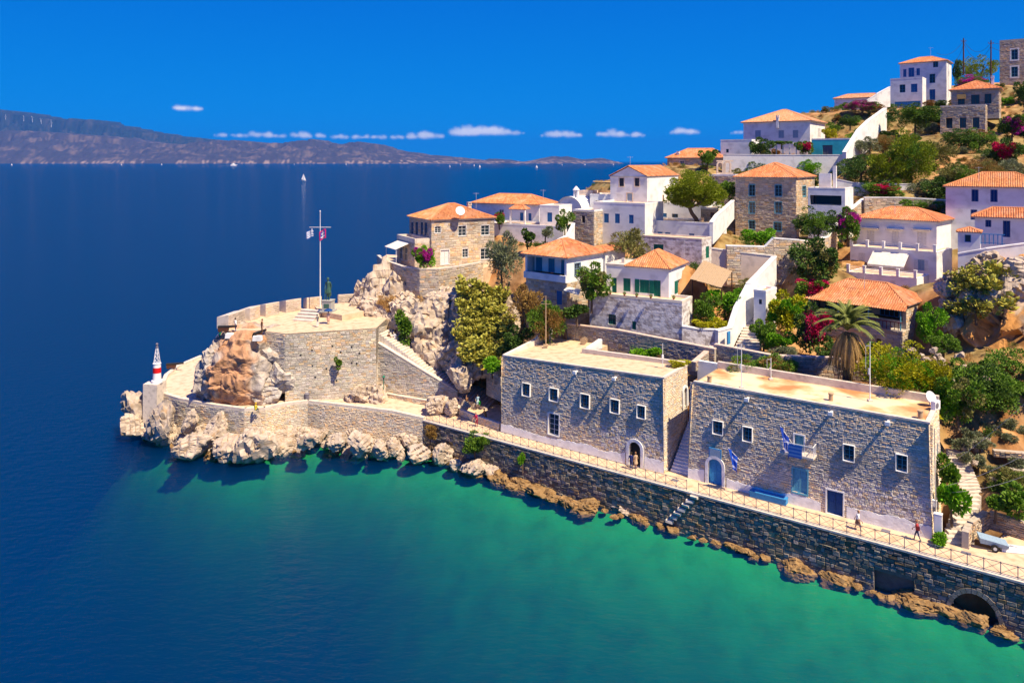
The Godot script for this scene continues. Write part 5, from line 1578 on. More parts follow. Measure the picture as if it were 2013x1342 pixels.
func build_houses() -> void:
	var w_white := {"m": M.joinery_white, "nx": 2, "ny": 3, "sur": 0.08, "out": 0.03}
	var w_blue := {"m": M.blue, "nx": 2, "ny": 3}
	var s_blue := {"k": "shutter", "m": M.blue, "dep": 0.08}
	var s_navy := {"k": "shutter", "m": M.navy, "dep": 0.08}
	var s_pale := {"k": "shutter", "m": M.pale_blue, "dep": 0.08, "sur": 0.08}
	var s_green := {"k": "shutter", "m": M.green, "dep": 0.08}
	var s_white := {"k": "shutter", "m": M.joinery_white, "dep": 0.08}
	var d_blue := {"k": "door", "m": M.blue}
	var d_green := {"k": "door", "m": M.green}
	var d_white := {"k": "door", "m": M.joinery_white, "leaves": 2, "sur": 0.1}
	var s_brown := {"k": "window", "m": M.brown, "nx": 2, "ny": 1}
	var stone := STONE_FAR

	# ---- stone house on the walled terrace
	var h1 := house("stone_house", "two storey stone house with white windows on the round walled terrace", Vector3(-12.57, 20.09, -119), 9.82, 10.97, 6.7, 62, {"wall": M.mortar, "stone": stone, "look": w_white, "rise": 2.2, "over": 0.3, "foot": 3.0, "tile": TILE_OLD,
		"front": [[0.68, 3.76, 1.22, 2.19, w_blue], [2.72, 3.94, 1.3, 2.16, w_blue], [5.11, 4.13, 1.14, 2.13, w_blue], [6.87, 4.2, 1.24, 2.1, w_blue]],
		"right": [[0.55, 4.78, 1.02, 1.01], [4.57, 4.14, 1.38, 1.6], [8.58, 4.06, 1.47, 1.59], [1.54, -0.18, 1.47, 2.24, d_white], [5.28, 0.67, 1, 1.38], [8.5, 0.16, 1.55, 1.77]],
		"chimney": [-6.5, -9.5, 6.0, 2.6], "chimneym": M.peach})
	block(h1, -8.6, -0.4, 2.6, 2.59, 0.0, 3.3, {"wall": M.mortar, "stone": stone, "look": w_white, "roof": "flat", "parapet": 0.7, "cap": M.cap_stone, "roofm": M.paving, "front": [[1.0, 0.1, 1.6, 2.2, {"k": "window", "m": M.joinery_white, "nx": 3, "ny": 2}], [3.4, 0.1, 1.6, 2.2, {"k": "window", "m": M.joinery_white, "nx": 3, "ny": 2}]]})
	var aw := Buf.new()
	aw.hexa([Vector3(-7.8, 2.2, 5.0), Vector3(-2.6, 2.2, 5.0), Vector3(-2.6, 3.1, 2.62), Vector3(-7.8, 3.1, 2.62), Vector3(-7.8, 2.25, 5.0), Vector3(-2.6, 2.25, 5.0), Vector3(-2.6, 3.15, 2.62), Vector3(-7.8, 3.15, 2.62)])
	part("awning", aw, M.canvas, h1)
	for xx in [-7.6, -2.8]:
		var pb := Buf.new()
		pb.tube([Vector3(xx, -0.6, 4.8), Vector3(xx, 2.25, 4.8)], [0.04, 0.04], 6)
		part("awning_post", pb, M.white_paint, h1)
	dish(Vector3(-8.2, 27.2, -120), 0.75, "large white satellite dish on the stone house roof")
	var tp := [Vector3(-22.39, 20.4, -126.49), Vector3(-20.46, 20.4, -120.62), Vector3(-16.32, 20.4, -113.04), Vector3(-13.36, 20.4, -110.38), Vector3(-10.63, 20.4, -110.38), Vector3(-7.69, 20.4, -113.59), Vector3(-4.45, 20.4, -118.18)]
	var lo := []
	for p in tp: lo.append(Vector3(p.x, 14.6, p.z))
	walls("terrace_wall", "curved stone retaining wall with a pale rim round the stone house terrace", lo, [20.4, 20.4, 20.4, 20.4, 20.4, 20.4, 20.4], 0.45, M.mortar, M.cap_stone, stone)
	var tf := Buf.new()
	var poly := []
	for p in tp: poly.append(Vector2(p.x, p.z - 0.2))
	for p in [Vector3(-1.4, 20.59, -127), Vector3(-22.35, 20.41, -136)]: poly.append(Vector2(p.x, p.z))
	tf.slab(poly, 15.0, 19.5)
	setting("house_terrace_floor", tf, M.paving)

	# ---- low white house behind it
	house("white_house", "low white house with orange hip roof behind the stone house", Vector3(4.74, 24.3, -133), 13.71, 7, 4.08, 30, {"wall": M.white, "look": w_blue, "rise": 1.6, "front": [[5.55, 2.31, 0.96, 0.82, w_white], [9.85, 0.49, 1.23, 2.24, d_blue], [11.59, 1.35, 0.57, 1.34, s_blue]]})
	house("white_block", "white cube with one blue window beside the low white house", Vector3(7.83, 24.65, -127), 3.64, 5, 3.89, 30, {"wall": M.white, "look": s_blue, "roof": "flat", "parapet": 0.2, "front": [[1.45, 1.29, 0.91, 1.58]]})
	var porch := thing("tiled_porch", "tiny tiled porch roof on posts at the low white house", "porch", Vector3(1.27, 24.82, -131), 30)
	hip_roof(porch, -1.5, 1.5, 0.8, -0.8, 3.1, 0.7, 0.1, TILE)
	for e in [-1.4, 1.4]:
		var b := Buf.new()
		b.box(Vector3(e - 0.14, -1, 0.5), Vector3(e + 0.14, 3.0, 0.8))
		part("post", b, M.white, porch)
	house("white_terrace", "white terrace wall block below the low white house, shrubs in front", Vector3(8.32, 22.22, -123), 14.27, 6, 3.12, 30, {"wall": M.white, "look": w_white, "roof": "flat", "parapet": 0.3, "cat": "terrace", "roofm": M.paving})
	house("stone_block", "plain square stone building with one slit window left of the plain house front", Vector3(13.03, 23.25, -121), 3.82, 6, 4.84, 35, {"wall": M.mortar, "stone": stone, "look": s_brown, "roof": "flat", "front": [[1.6, 3.06, 0.56, 1.06]], "parapet": 0.25, "cap": M.white})
	walls("garden_wall", "curved white wall with a small blue door in front of the stone cube", [Vector3(3.88, 21.91, -113), Vector3(7.11, 22.32, -114), Vector3(8.62, 22.7, -116), Vector3(9.72, 24.04, -118)], [22.89, 24.3, 24.71, 26.4], 0.4, M.white, M.white)
	var cv := thing("vaulted_chapel", "whitewashed barrel vaulted roof with a tiny bell turret", "chapel", Vector3(9.96, 27.25, -134), 30)
	var vb := Buf.new()
	for k in 14:
		var a := PI * k / 14.0
		var c := PI * (k + 1) / 14.0
		vb.smooth_quad(Vector3(cos(a) * 2.6, sin(a) * 2.7, 0), Vector3(cos(a) * 2.6, sin(a) * 2.7, -6), Vector3(cos(c) * 2.6, sin(c) * 2.7, -6), Vector3(cos(c) * 2.6, sin(c) * 2.7, 0), Vector3(cos(a), sin(a), 0), Vector3(cos(a), sin(a), 0), Vector3(cos(c), sin(c), 0), Vector3(cos(c), sin(c), 0))
		vb.tri(Vector3(0, 0, -0.4), Vector3(cos(a) * 2.6, sin(a) * 2.7, -0.4), Vector3(cos(c) * 2.6, sin(c) * 2.7, -0.4))
	vb.box(Vector3(-2.6, -4, -6), Vector3(2.6, 0.0, -0.3))
	part("vault", vb, M.white, cv)
	var tb := Buf.new()
	tb.box(Vector3(0.6, 2.4, -1.3), Vector3(0.85, 3.6, -0.7)); tb.box(Vector3(1.15, 2.4, -1.3), Vector3(1.4, 3.6, -0.7)); tb.box(Vector3(0.6, 3.6, -1.3), Vector3(1.4, 3.8, -0.7))
	tb.hexa([Vector3(0.5, 3.8, -0.6), Vector3(1.5, 3.8, -0.6), Vector3(1.5, 3.8, -1.4), Vector3(0.5, 3.8, -1.4), Vector3(0.95, 4.5, -0.95), Vector3(1.05, 4.5, -0.95), Vector3(1.05, 4.5, -1.05), Vector3(0.95, 4.5, -1.05)])
	part("bell_turret", tb, M.white, cv)
	house("ruined_wall", "broken cream stone gable beside the white vault", Vector3(14.58, 27.17, -138), 2.63, 3, 3.31, 25, {"wall": M.peach, "look": w_white, "roof": "flat", "cat": "ruin"})
	house("white_block", "low white terrace houses stepping to the sea beside the gabled house", Vector3(17.29, 27.6, -134), 3.76, 6, 2.41, 25, {"wall": M.white, "look": w_white, "roof": "flat", "front": [[1.0, 0.4, 0.8, 1.2]]})
	var tarp := Buf.new()
	tarp.hexa([Vector3(14.46, 32.46, -136), Vector3(17.25, 32.1, -133), Vector3(17.89, 32.23, -138), Vector3(14.99, 32.43, -141), Vector3(14.46, 32.51, -136), Vector3(17.25, 32.45, -133), Vector3(17.89, 32.5, -138), Vector3(14.99, 32.48, -141)])
	solo("shade_sail", tarp, M.straw, "straw coloured shade canopy sticking out left of the gabled house", "canopy")

	# ---- white house with blue porch
	var h3 := house("white_house", "white house with orange hip roof and a deep balcony with blue shutters", Vector3(7.17, 20.13, -100), 7.2, 8.27, 3.16, 42, {"wall": M.white, "look": w_white, "rise": 2.0, "over": 0.45, "foot": 0.01, "roof": "hip", "right": [[1.71, 0.81, 1.28, 1.56, {"k": "window", "m": M.grey_blue, "nx": 2, "ny": 2, "sur": 0.12, "surm": M.grey_blue}]], "front": [[0.35, 0.85, 6.5, 2.15, {"k": "window", "m": M.white, "nx": 1, "ny": 1, "dep": 1.6}]]})
	for c in h3.get_children():
		if String(c.name).begins_with("window") and c.get_child_count() and c.position.x < -5 and c.position.z < -1:
			for g in c.get_children():
				g.material_override = M.white
	var px := 0
	for a in [[0.7, 1.0], [2.9, 1.0], [5.1, 1.0]]:
		opening(h3, face_at(Vector3(-7.2, 0, -1.55), Vector3.RIGHT), a[0], 0.86, a[1], 2.0, {"k": "shutter", "m": M.teal_blue, "dep": 0.0})
		px += 1
	var bal := Buf.new()
	bal.box(Vector3(-7.3, 0.0, -0.02), Vector3(0.0, 0.9, 0.22))
	part("balcony_parapet", bal, M.white, h3)
	block(h3, -7.15, 0.0, -0.1, 8.0, -4.2, 4.19, {"wall": M.mortar, "stone": stone, "look": s_blue, "roof": "none", "foot": 3.0, "front": [[5.4, 1.2, 0.9, 1.8]]})
	house("white_annex", "white lean-to with orange tiles behind the deep balcony house", Vector3(12.97, 21.73, -106), 3.5, 5, 1.7, 42, {"wall": M.white, "look": w_white, "rise": 0.5, "foot": 5.0})
	var cn := Buf.new()
	cn.hexa([Vector3(6.63, 19.41, -98), Vector3(8.42, 19.23, -96), Vector3(8.94, 19.3, -99), Vector3(7.37, 19.37, -101), Vector3(6.63, 19.54, -98), Vector3(8.42, 19.36, -96), Vector3(8.94, 19.43, -99), Vector3(7.37, 19.5, -101)])
	solo("shade_sail", cn, M.canvas, "white cloth shade beside the stone base of the balcony house", "canopy")

	# ---- gabled white house with the pine terrace
	house("gabled_house", "tall white house with a gabled front, two arched windows and orange roof", Vector3(22.34, 28.78, -126), 6.82, 13, 4.79, 35, {"wall": M.white, "look": {"m": M.brown, "nx": 2, "ny": 3, "sur": 0.14, "surm": M.peach}, "roof": "gable", "gable": 1.6, "front": [[1.7, 3.11, 0.86, 1.37], [4.56, 3.16, 0.83, 1.36], [3.16, 0.07, 0.94, 1.87, {"k": "door", "m": M.grey_blue, "leaves": 1, "sur": 0.16, "surm": M.peach}]], "right": [[6.2, 0.4, 0.5, 1.1]], "foot": 4.0})
	house("pale_house", "plain pale house front with three blue shuttered windows below the gable", Vector3(20.75, 23.15, -119), 9.1, 7, 6.11, 35, {"wall": M.white, "look": s_blue, "roof": "flat", "parapet": 0.3, "front": [[1.92, 3.06, 0.86, 1.47], [3.88, 3.06, 0.85, 1.52], [6.36, 3.14, 0.79, 1.36]]})
	house("terrace_house", "white terrace building under the pine with a tall blue door and small blue windows", Vector3(30.54, 23.21, -117), 11.12, 7, 3.2, 35, {"wall": M.white, "look": s_blue, "roof": "flat", "parapet": 0.25, "cap": M.white, "roofm": M.paving, "foot": 3.0, "front": [[0.08, 0.33, 1.31, 1.97, d_blue], [2.27, 0.45, 0.88, 1.18], [3.61, 0.48, 0.86, 1.12], [7.58, 0.54, 0.87, 1.08]]})
	house("white_block", "white wall with blue doors at the back of the pine terrace", Vector3(32.72, 25.58, -126), 11.31, 6, 3.19, 35, {"wall": M.white, "look": s_blue, "roof": "flat", "front": [[0.76, 0, 0.57, 1.36], [2.91, -0.29, 0.77, 1.92, d_blue], [4.61, -0.21, 1.1, 1.81, w_blue]]})
	house("stone_block", "small square stone hut behind the pine trunk", Vector3(32.82, 26.08, -122), 2.71, 4, 2.28, 35, {"wall": M.mortar, "stone": stone, "look": s_brown, "roof": "flat", "cap": M.white, "front": [[1.6, 0.3, 0.7, 1.5]]})
	walls("lane_wall", "white lane wall shaded blue between the pine terrace and the tall stone house", [Vector3(29.53, 23.9, -112), Vector3(31.36, 24.25, -116), Vector3(37.33, 26.44, -128)], [27.04, 27.8, 29.43], 0.5, M.white, M.white)
	house("plaster_shed", "flat roofed shed with patchy pale plaster and a green double door", Vector3(26.64, 21.88, -107), 9.18, 3.77, 3.14, 35, {"wall": M.worn_white, "look": s_green, "roof": "flat", "parapet": 0.2, "cap": M.cap_stone, "front": [[1.84, 0.09, 1.57, 2.07, d_green]], "right": [[1.56, 0.42, 1.26, 1.67]]})

	# ---- house with green shutters over its worn terrace
	var h6 := house("white_house", "white house with green shutters and mossy orange roof above the worn terrace", Vector3(19.95, 18.28, -97), 8.57, 7, 4.01, 30, {"wall": M.white, "look": s_green, "roof": "none", "foot": 1.0, "front": [[0.78, -0.55, 0.69, 2.99, d_green], [2.41, 0.78, 1, 1.7], [4.68, 0.78, 1.28, 1.7, {"k": "shutter", "m": M.green, "dep": 0.08, "open": true}], [6.55, -0.01, 0.94, 2.54, d_green]], "right": [[3.61, 0.58, 2.54, 1.64, {"k": "window", "m": M.joinery_white, "open": true, "om": M.green}]]})
	hip_roof(h6, -5.6, 0.0, 0.0, -7.0, 4.15, 1.9, 0.3, TILE_OLD)
	var fl := Buf.new()
	fl.box(Vector3(-8.65, 4.0, -7.0), Vector3(-5.7, 4.25, 0.05)); fl.box(Vector3(-6.9, 4.2, -1.6), Vector3(-6.5, 4.9, -1.2))
	part("flat_roof", fl, M.cap_stone, h6)
	house("worn_terrace", "long worn white terrace wall with peeling plaster and a green grille window", Vector3(20.76, 14.03, -93.1), 12.42, 4, 4.66, 31, {"wall": M.worn_white, "look": {"m": M.green, "nx": 4, "ny": 4}, "roof": "flat", "parapet": 0.35, "cap": M.cream, "roofm": M.paving, "cat": "terrace", "front": [[2.66, 1.1, 1.06, 1.3], [5.92, 0.78, 0.53, 1.05, {"k": "door", "m": M.green, "leaves": 1}]]})
	walls("garden_wall", "low worn white wall with notches beside the worn terrace", [Vector3(20.74, 12.94, -93), Vector3(22.72, 13.06, -92.5), Vector3(24.87, 13.18, -92)], [15.91, 15.65, 15.64], 0.4, M.worn_white, M.white)
	var lt := thing("slatted_shelter", "open shelter with a sagging tan slatted roof on brown posts", "shelter")
	for k in 18:
		var u := k / 18.0
		var b := Buf.new()
		var p0 := Vector3(23.2, 20.82, -99).lerp(Vector3(26.6, 20.05, -96.5), u)
		var p1 := Vector3(25.99, 22.68, -103).lerp(Vector3(29.11, 21.53, -100.5), u)
		b.bar(p0 + Vector3(0, rnd(-0.03, 0.03), 0), p1 + Vector3(0, rnd(-0.03, 0.03), 0), 0.28, 0.05)
		part("roof_slat", b, M.timber, lt)
	for e in [[Vector3(23.44, 18.01, -99.2), Vector3(23.44, 20.79, -99.2)], [Vector3(26.62, 17.8, -96.8), Vector3(26.62, 20.06, -96.8)], [Vector3(25.06, 17.9, -98), Vector3(25.06, 20.45, -98)], [Vector3(29.01, 18.43, -100.6), Vector3(29.01, 21.45, -100.6)]]:
		var b := Buf.new()
		b.tube([e[0], e[1]], [0.09, 0.08], 6)
		part("post", b, M.brown, lt)
	walls("garden_wall", "tall peach plaster garden wall behind the slatted shelter", [Vector3(27.48, 19.06, -105), Vector3(31.1, 18.87, -104), Vector3(35.57, 19.46, -102.5)], [24.03, 23.59, 23.22], 0.5, M.peach, M.cream)
	walls("lane_wall", "bright white wall stepping down beside the lane stairs", [Vector3(24.74, 12.7, -91.5), Vector3(26.73, 13.06, -92.5), Vector3(27.92, 14.57, -94), Vector3(30.05, 16.03, -96), Vector3(32.57, 17.39, -99), Vector3(35.53, 19.48, -102.4)], [15.63, 15.84, 17.95, 20.51, 21.68, 23.17], 0.6, M.white, M.white)
	house("white_hut", "little white hut with a dark square window and tiled flat top beside the lane", Vector3(31.14, 15.93, -93.5), 1.54, 3.5, 3.99, 40, {"wall": M.white, "look": {"m": M.iron, "nx": 1, "ny": 1}, "roof": "flat", "roofm": M.stained_floor, "front": [[0.65, 2.53, 0.39, 0.63]]})
	var ls := thing("lane_stairs", "pale steps of the lane climbing beside the bright white wall", "stairs")
	for k in 14:
		var b := Buf.new()
		var p := Vector3(27.81, 13.68, -90).lerp(Vector3(31.91, 16.6, -97), k / 13.0)
		b.box(Vector3(-1.6, -1.5, -0.6), Vector3(1.2, 0, 0.1), Transform3D(Basis(Vector3.UP, -0.3), p))
		part("step", b, M.cap_stone, ls)
	var bd := Buf.new()
	bd.box(Vector3(-0.35, 0, 0), Vector3(0.35, 1.5, 0.1)); bd.box(Vector3(-0.28, 0.1, 0.1), Vector3(0.28, 1.4, 0.13))
	solo("blue_door", bd, M.deck_blue, "narrow bright blue door in the end of the white lane wall", "door").transform = Transform3D(Basis(Vector3.UP, 0.8), Vector3(25.9, 14.21, -91.3))

	# ---- tall stone house with its white veranda
	house("stone_house", "tall three storey stone house with pale blue windows and orange roof", Vector3(46.62, 23.5, -125), 10.13, 12, 9.79, 35, {"wall": M.mortar, "stone": stone, "look": {"m": M.pale_blue, "nx": 2, "ny": 3, "sur": 0.1, "surm": M.pale_blue}, "rise": 2.4, "over": 0.3, "foot": 3.0, "front": [[2.36, 6.76, 1.01, 1.89], [6.69, 6.8, 1.13, 1.85], [2.36, 3.8, 1.03, 1.89], [6.69, 3.97, 1.13, 1.86], [2.32, 1.1, 1.05, 1.44], [6.52, 1.01, 1.24, 1.44]], "right": [[3.66, 6.69, 2.48, 1.68]]})
	var v8 := house("white_veranda", "white flat roofed veranda block joined to the tall stone house", Vector3(50.69, 27.18, -116), 5.42, 6, 4.64, 35, {"wall": M.white, "look": w_white, "roof": "flat", "parapet": 0.2, "foot": 3.0, "front": [[0.3, 2.15, 4.6, 1.5, {"k": "window", "m": M.white, "nx": 1, "ny": 1, "dep": 1.8}]]})
	var cm := Buf.new()
	cm.box(Vector3(-2.4, 4.7, -3.4), Vector3(-1.9, 8.2, -2.9)); cm.box(Vector3(-4.4, 4.7, -3.2), Vector3(-2.6, 7.0, -2.6))
	part("chimney", cm, M.white, v8)
	walls("retaining_wall", "stone garden wall with a curling white coping below the tall stone house", [Vector3(29.29, 19.22, -104), Vector3(34.56, 19.22, -104), Vector3(35.67, 19.22, -104), Vector3(39.28, 19.22, -104)], [24.49, 24.35, 25.53, 25.25], 0.5, M.mortar, M.white, stone)
	walls("retaining_wall", "stone wall climbing with a white coping beside the bougainvillea", [Vector3(39.35, 20.02, -104.2), Vector3(41.94, 20.67, -106), Vector3(45.72, 21.92, -110), Vector3(51.41, 25.62, -118), Vector3(56.4, 27.3, -122)], [25.23, 24.91, 25.15, 27.58, 29.98], 0.5, M.mortar, M.white, stone)
	walls("retaining_wall", "grey rubble wall with a straight white coping above the balcony house", [Vector3(55.94, 26.97, -121), Vector3(61.4, 27.04, -120), Vector3(67.3, 27.03, -118)], [30.27, 30.32, 30.02], 0.5, M.mortar, M.white, stone)
	walls("retaining_wall", "long low wall with white coping under the hillside trees", [Vector3(55.5, 30.59, -131), Vector3(58.37, 30.19, -130), Vector3(67.37, 30.28, -128)], [33.03, 32.36, 32.16], 0.5, M.white, M.white)

	# ---- upper houses
	house("white_house", "broad white house with a pale orange hip roof high on the hill", Vector3(66.47, 37.7, -170), 14.95, 14, 7.37, 35, {"wall": M.white, "look": {"k": "shutter", "m": M.grey_blue, "dep": 0.08}, "rise": 3.1, "over": 0.5, "tile": Color(0.66, 0.33, 0.18), "front": [[2.73, 3.83, 1.29, 1.77], [8.06, 3.74, 1.2, 1.74], [11.21, 3.72, 1.18, 1.74]], "right": [[6.94, 3.84, 2.81, 2.18, s_white]], "chimney": [-7.0, 0.3, 6.0, 2.4]})
	house("low_wing", "low plain wing with one small window left of the broad white house", Vector3(51.24, 37.3, -163), 6.79, 6, 3.26, 35, {"wall": M.white, "look": {"m": M.iron, "nx": 1, "ny": 1}, "roof": "flat", "front": [[1.2, 0.7, 0.6, 0.8]]})
	house("turquoise_terrace", "turquoise painted stair parapet right of the broad white house", Vector3(69.99, 37.26, -158), 7.56, 2.5, 3.37, 35, {"wall": M.turquoise_wall, "look": w_white, "roof": "flat", "cap": M.white, "cat": "terrace", "front": [[2.2, 0.05, 2.0, 2.2, {"k": "door", "m": M.iron}]]})
	var pg := thing("pergola", "white pergola with climbing plants in front of the broad white house", "pergola", Vector3(56.91, 37.28, -160), 35)
	for k in 5:
		var b := Buf.new()
		b.box(Vector3(-2.8 + k * 1.35, -0.5, 0), Vector3(-2.62 + k * 1.35, 2.5, 0.18))
		part("post", b, M.white, pg)
	for k in 9:
		var b := Buf.new()
		b.box(Vector3(-2.9 + k * 0.7, 2.5, -1.6), Vector3(-2.78 + k * 0.7, 2.65, 0.4))
		part("beam", b, M.white, pg)
	walls("retaining_wall", "long pale wall with white coping below the broad white house", [Vector3(43.77, 33.16, -158), Vector3(54.77, 33.23, -154), Vector3(65.55, 33.3, -150)], [37.47, 37.33, 37.3], 0.6, M.white, M.white)
	walls("stair_wall", "steep bright white stair wall climbing to the upper houses", [Vector3(64, 36.58, -146), Vector3(68.81, 37.01, -151), Vector3(73.16, 38.39, -156), Vector3(82.6, 41.94, -168)], [37.75, 42.04, 44.32, 47.76], 0.7, M.white, M.white)
	house("white_house", "small white house with a pale tiled roof below the hilltop house", Vector3(98.07, 49.87, -200), 12.5, 6, 3.07, 30, {"wall": M.white, "look": s_white, "rise": 1.3, "tile": Color(0.66, 0.34, 0.2), "front": [[2.0, 0.6, 0.9, 1.4], [5.5, 0.6, 0.9, 1.4], [8.5, 0.6, 0.9, 1.4]]})
	walls("stair_wall", "curved white wall rising to the hilltop house", [Vector3(89.41, 49.31, -192), Vector3(91.97, 49.57, -192), Vector3(95.79, 49.9, -193)], [51.36, 53.02, 54.91], 0.6, M.white, M.white)
	house("hilltop_house", "three storey white hilltop house with blue shutters and orange roof", Vector3(114.01, 52, -200), 11.09, 8, 10.47, 38, {"wall": M.white, "look": s_blue, "rise": 1.8, "foot": 4.0, "front": [[0.8, 6.95, 0.77, 2.06], [2.08, 6.84, 1.39, 2.46], [4.02, 7.13, 0.79, 1.91], [7.95, 8.99, 1.19, 1.55, w_blue], [7.11, 4.88, 1.36, 2.42, w_blue], [7.07, 0.38, 1.4, 2.82, d_blue]], "right": [[2.5, 6.6, 0.8, 1.4, s_white]]})
	house("white_block", "white flat roofed front block with two blue windows of the hilltop house", Vector3(103.36, 49.31, -192), 7.37, 5, 7.81, 38, {"wall": M.white, "look": s_blue, "roof": "flat", "foot": 4.0, "front": [[2.14, 4.39, 1.35, 2.04, w_blue], [4.77, 4.33, 1.46, 2.11], [1.0, 0.2, 6.0, 1.9, {"k": "door", "m": M.deck_blue, "leaves": 4}]]})
	house("stone_house", "stone house with brown windows and straw blinds under an orange roof", Vector3(109.91, 48.84, -172), 9.38, 9, 3.67, 35, {"wall": M.mortar, "stone": stone, "look": s_brown, "rise": 2.3, "over": 0.5, "foot": 3.0, "front": [[1.33, 0.43, 1.37, 1.88], [3.96, 0.43, 1.65, 2.1], [6.59, 0.44, 1.32, 2.19]], "right": [[70.18, 5.42, 36.86, 3.26]], "chimney": [-1.5, -5, 4.0, 2.6], "chimneym": M.white})
	house("stone_block", "flat stone lower block with three dark brown windows", Vector3(101.28, 42.09, -163), 8.52, 5, 5.98, 35, {"wall": M.mortar, "stone": stone, "look": s_brown, "roof": "flat", "parapet": 0.25, "cap": M.cap_stone, "foot": 4.0, "front": [[1.13, 1.26, 1.2, 2.23], [3.68, 1.19, 1.24, 2.32], [6.14, 1.13, 1.22, 2.3]]})
	for a in [[1890, 186], [1943, 181]]:
		var b := Buf.new()
		b.box(Vector3(-0.9, -1.0, 0), Vector3(0.9, 0.05, 0.12))
		var dd := 176.0
		solo("window_blind", b, M.straw, "straw yellow roller blind over a stone house window", "blind", "blinds of the upper stone house").transform = Transform3D(Basis(Vector3.UP, deg_to_rad(-35)), Vector3((a[0] - 1006.5) * dd / 1500.0 - 0.2, 36 - (a[1] - 318.0) * dd / 1500.0, -dd + 0.5))
	house("stone_tower", "tall plain stone building with two white framed windows on the ridge", Vector3(143.99, 56.44, -210), 8.14, 9, 13.44, 35, {"wall": M.mortar, "stone": stone, "look": {"m": M.pale_blue, "nx": 2, "ny": 3, "sur": 0.35, "out": 0.06}, "roof": "flat", "foot": 4.0, "front": [[2.75, 8.06, 1.54, 2.84], [2.75, 3.24, 1.54, 2.84]]})
	house("tiled_house", "low house with an orange hip roof and white chimney on the skyline", Vector3(45.48, 34.68, -165), 12.69, 7, 2.09, 35, {"wall": M.mortar, "stone": stone, "look": w_white, "rise": 2.1, "over": 0.4, "foot": 3.0, "chimney": [-10.5, -1.0, 1.0, 2.2], "front": [[3.0, 0.4, 1.0, 1.2]]})
	var ba := thing("arched_belfry", "brown stone wall with two little arches on the lane corner", "belfry", Vector3(41.95, 33.3, -150), 10)
	for k in 2:
		var b := Buf.new()
		arch_ring(b, 0.75, 1.9, 0.32, -0.3, 0.3)
		part("arch", b, M.peach, ba, Transform3D(Basis.IDENTITY, Vector3(-1.35 + k * 1.42, 0.6, 0)))
	var bb := Buf.new()
	bb.box(Vector3(-1.7, -1.5, -0.3), Vector3(1.5, 0.6, 0.3)); bb.box(Vector3(-1.7, 2.75, -0.32), Vector3(1.5, 3.0, 0.32))
	part("base", bb, M.peach, ba)
	house("stone_block", "grey stone retaining block below the little arched belfry", Vector3(41.02, 30.03, -140), 4.92, 5, 3.36, 35, {"wall": M.mortar, "stone": stone, "look": w_white, "roof": "flat", "cap": M.white, "foot": 3.0})

	# ---- right-hand houses
	house("pale_house", "large pale house with navy shutters and an old tiled roof", Vector3(74.08, 25.05, -104), 12.98, 9, 7.28, 33, {"wall": M.white, "look": s_navy, "rise": 2.0, "over": 0.3, "foot": 4.0, "tile": TILE_OLD, "front": [[3.22, 5.28, 0.85, 1.72], [5.52, 5.28, 0.85, 1.75], [3.11, 2.66, 0.81, 1.46]]})
	house("white_house", "small white house with orange roof and navy door before the large pale house", Vector3(68.18, 25.29, -98), 7.43, 4, 3.27, 33, {"wall": M.white, "look": s_navy, "rise": 1.2, "over": 0.4, "foot": 4.0, "front": [[1.21, 2.08, 0.66, 0.91], [3.17, 0.84, 0.81, 2.14, {"k": "door", "m": M.navy}]]})
	house("white_shed", "little white shed with a tiled top and one blue window on the cliff edge", Vector3(58.36, 23.71, -95), 2.41, 2.5, 3.36, 33, {"wall": M.white, "look": {"m": M.deck_blue, "nx": 1, "ny": 1}, "rise": 0.5, "over": 0.15, "foot": 3.0, "front": [[0.72, 2.2, 0.71, 0.96]]})
	var gt := thing("blue_gate", "blue slatted gate between the white shed and the navy door", "gate", Vector3(59.76, 25.74, -95), 33)
	for k in 6:
		var b := Buf.new()
		b.box(Vector3(-1.2 + k * 0.45, 0, 0), Vector3(-1.08 + k * 0.45, 1.2, 0.08))
		part("slat", b, M.deck_blue, gt)
	var gr := Buf.new()
	gr.box(Vector3(-1.3, 1.2, -0.02), Vector3(1.4, 1.3, 0.1)); gr.box(Vector3(-1.3, 0.1, -0.02), Vector3(1.4, 0.18, -0.005))
	part("rail", gr, M.deck_blue, gt)
	walls("yard_wall", "white yard wall on the rock below the white house with the navy door", [Vector3(54.41, 22.55, -93), Vector3(56.94, 23.19, -91.5), Vector3(61.41, 24.78, -90)], [24.72, 25.51, 26.4], 0.4, M.white, M.white)
	var h16 := house("white_house", "white house with balconies and an awning under a red hip roof", Vector3(59.04, 23.14, -106), 10.8, 7.34, 4.45, 45, {"wall": M.white, "look": s_white, "rise": 1.6, "over": 0.45, "foot": 1.0, "front": [[1.43, 0.44, 1.07, 2.39, {"k": "door", "m": M.joinery_white}], [4.91, 0.71, 0.92, 2.2, {"k": "door", "m": M.joinery_white}], [8.32, 0.84, 1.18, 2.22, {"k": "door", "m": M.joinery_white}]]})
	for a in [[0.95, 3.06, 2.02, 0.15], [4.45, 3.12, 1.86, 0.15], [7.93, 3.27, 1.97, 0.14]]:
		var b := Buf.new()
		b.box(Vector3(-a[2] / 2 - 0.2, 0, 0), Vector3(a[2] / 2 + 0.2, 0.12, 0.7))
		part("door_hood", b, M.cap_stone, h16, Transform3D(Basis.IDENTITY, Vector3(-10.8 + a[0] + a[2] / 2, a[1], 0)))
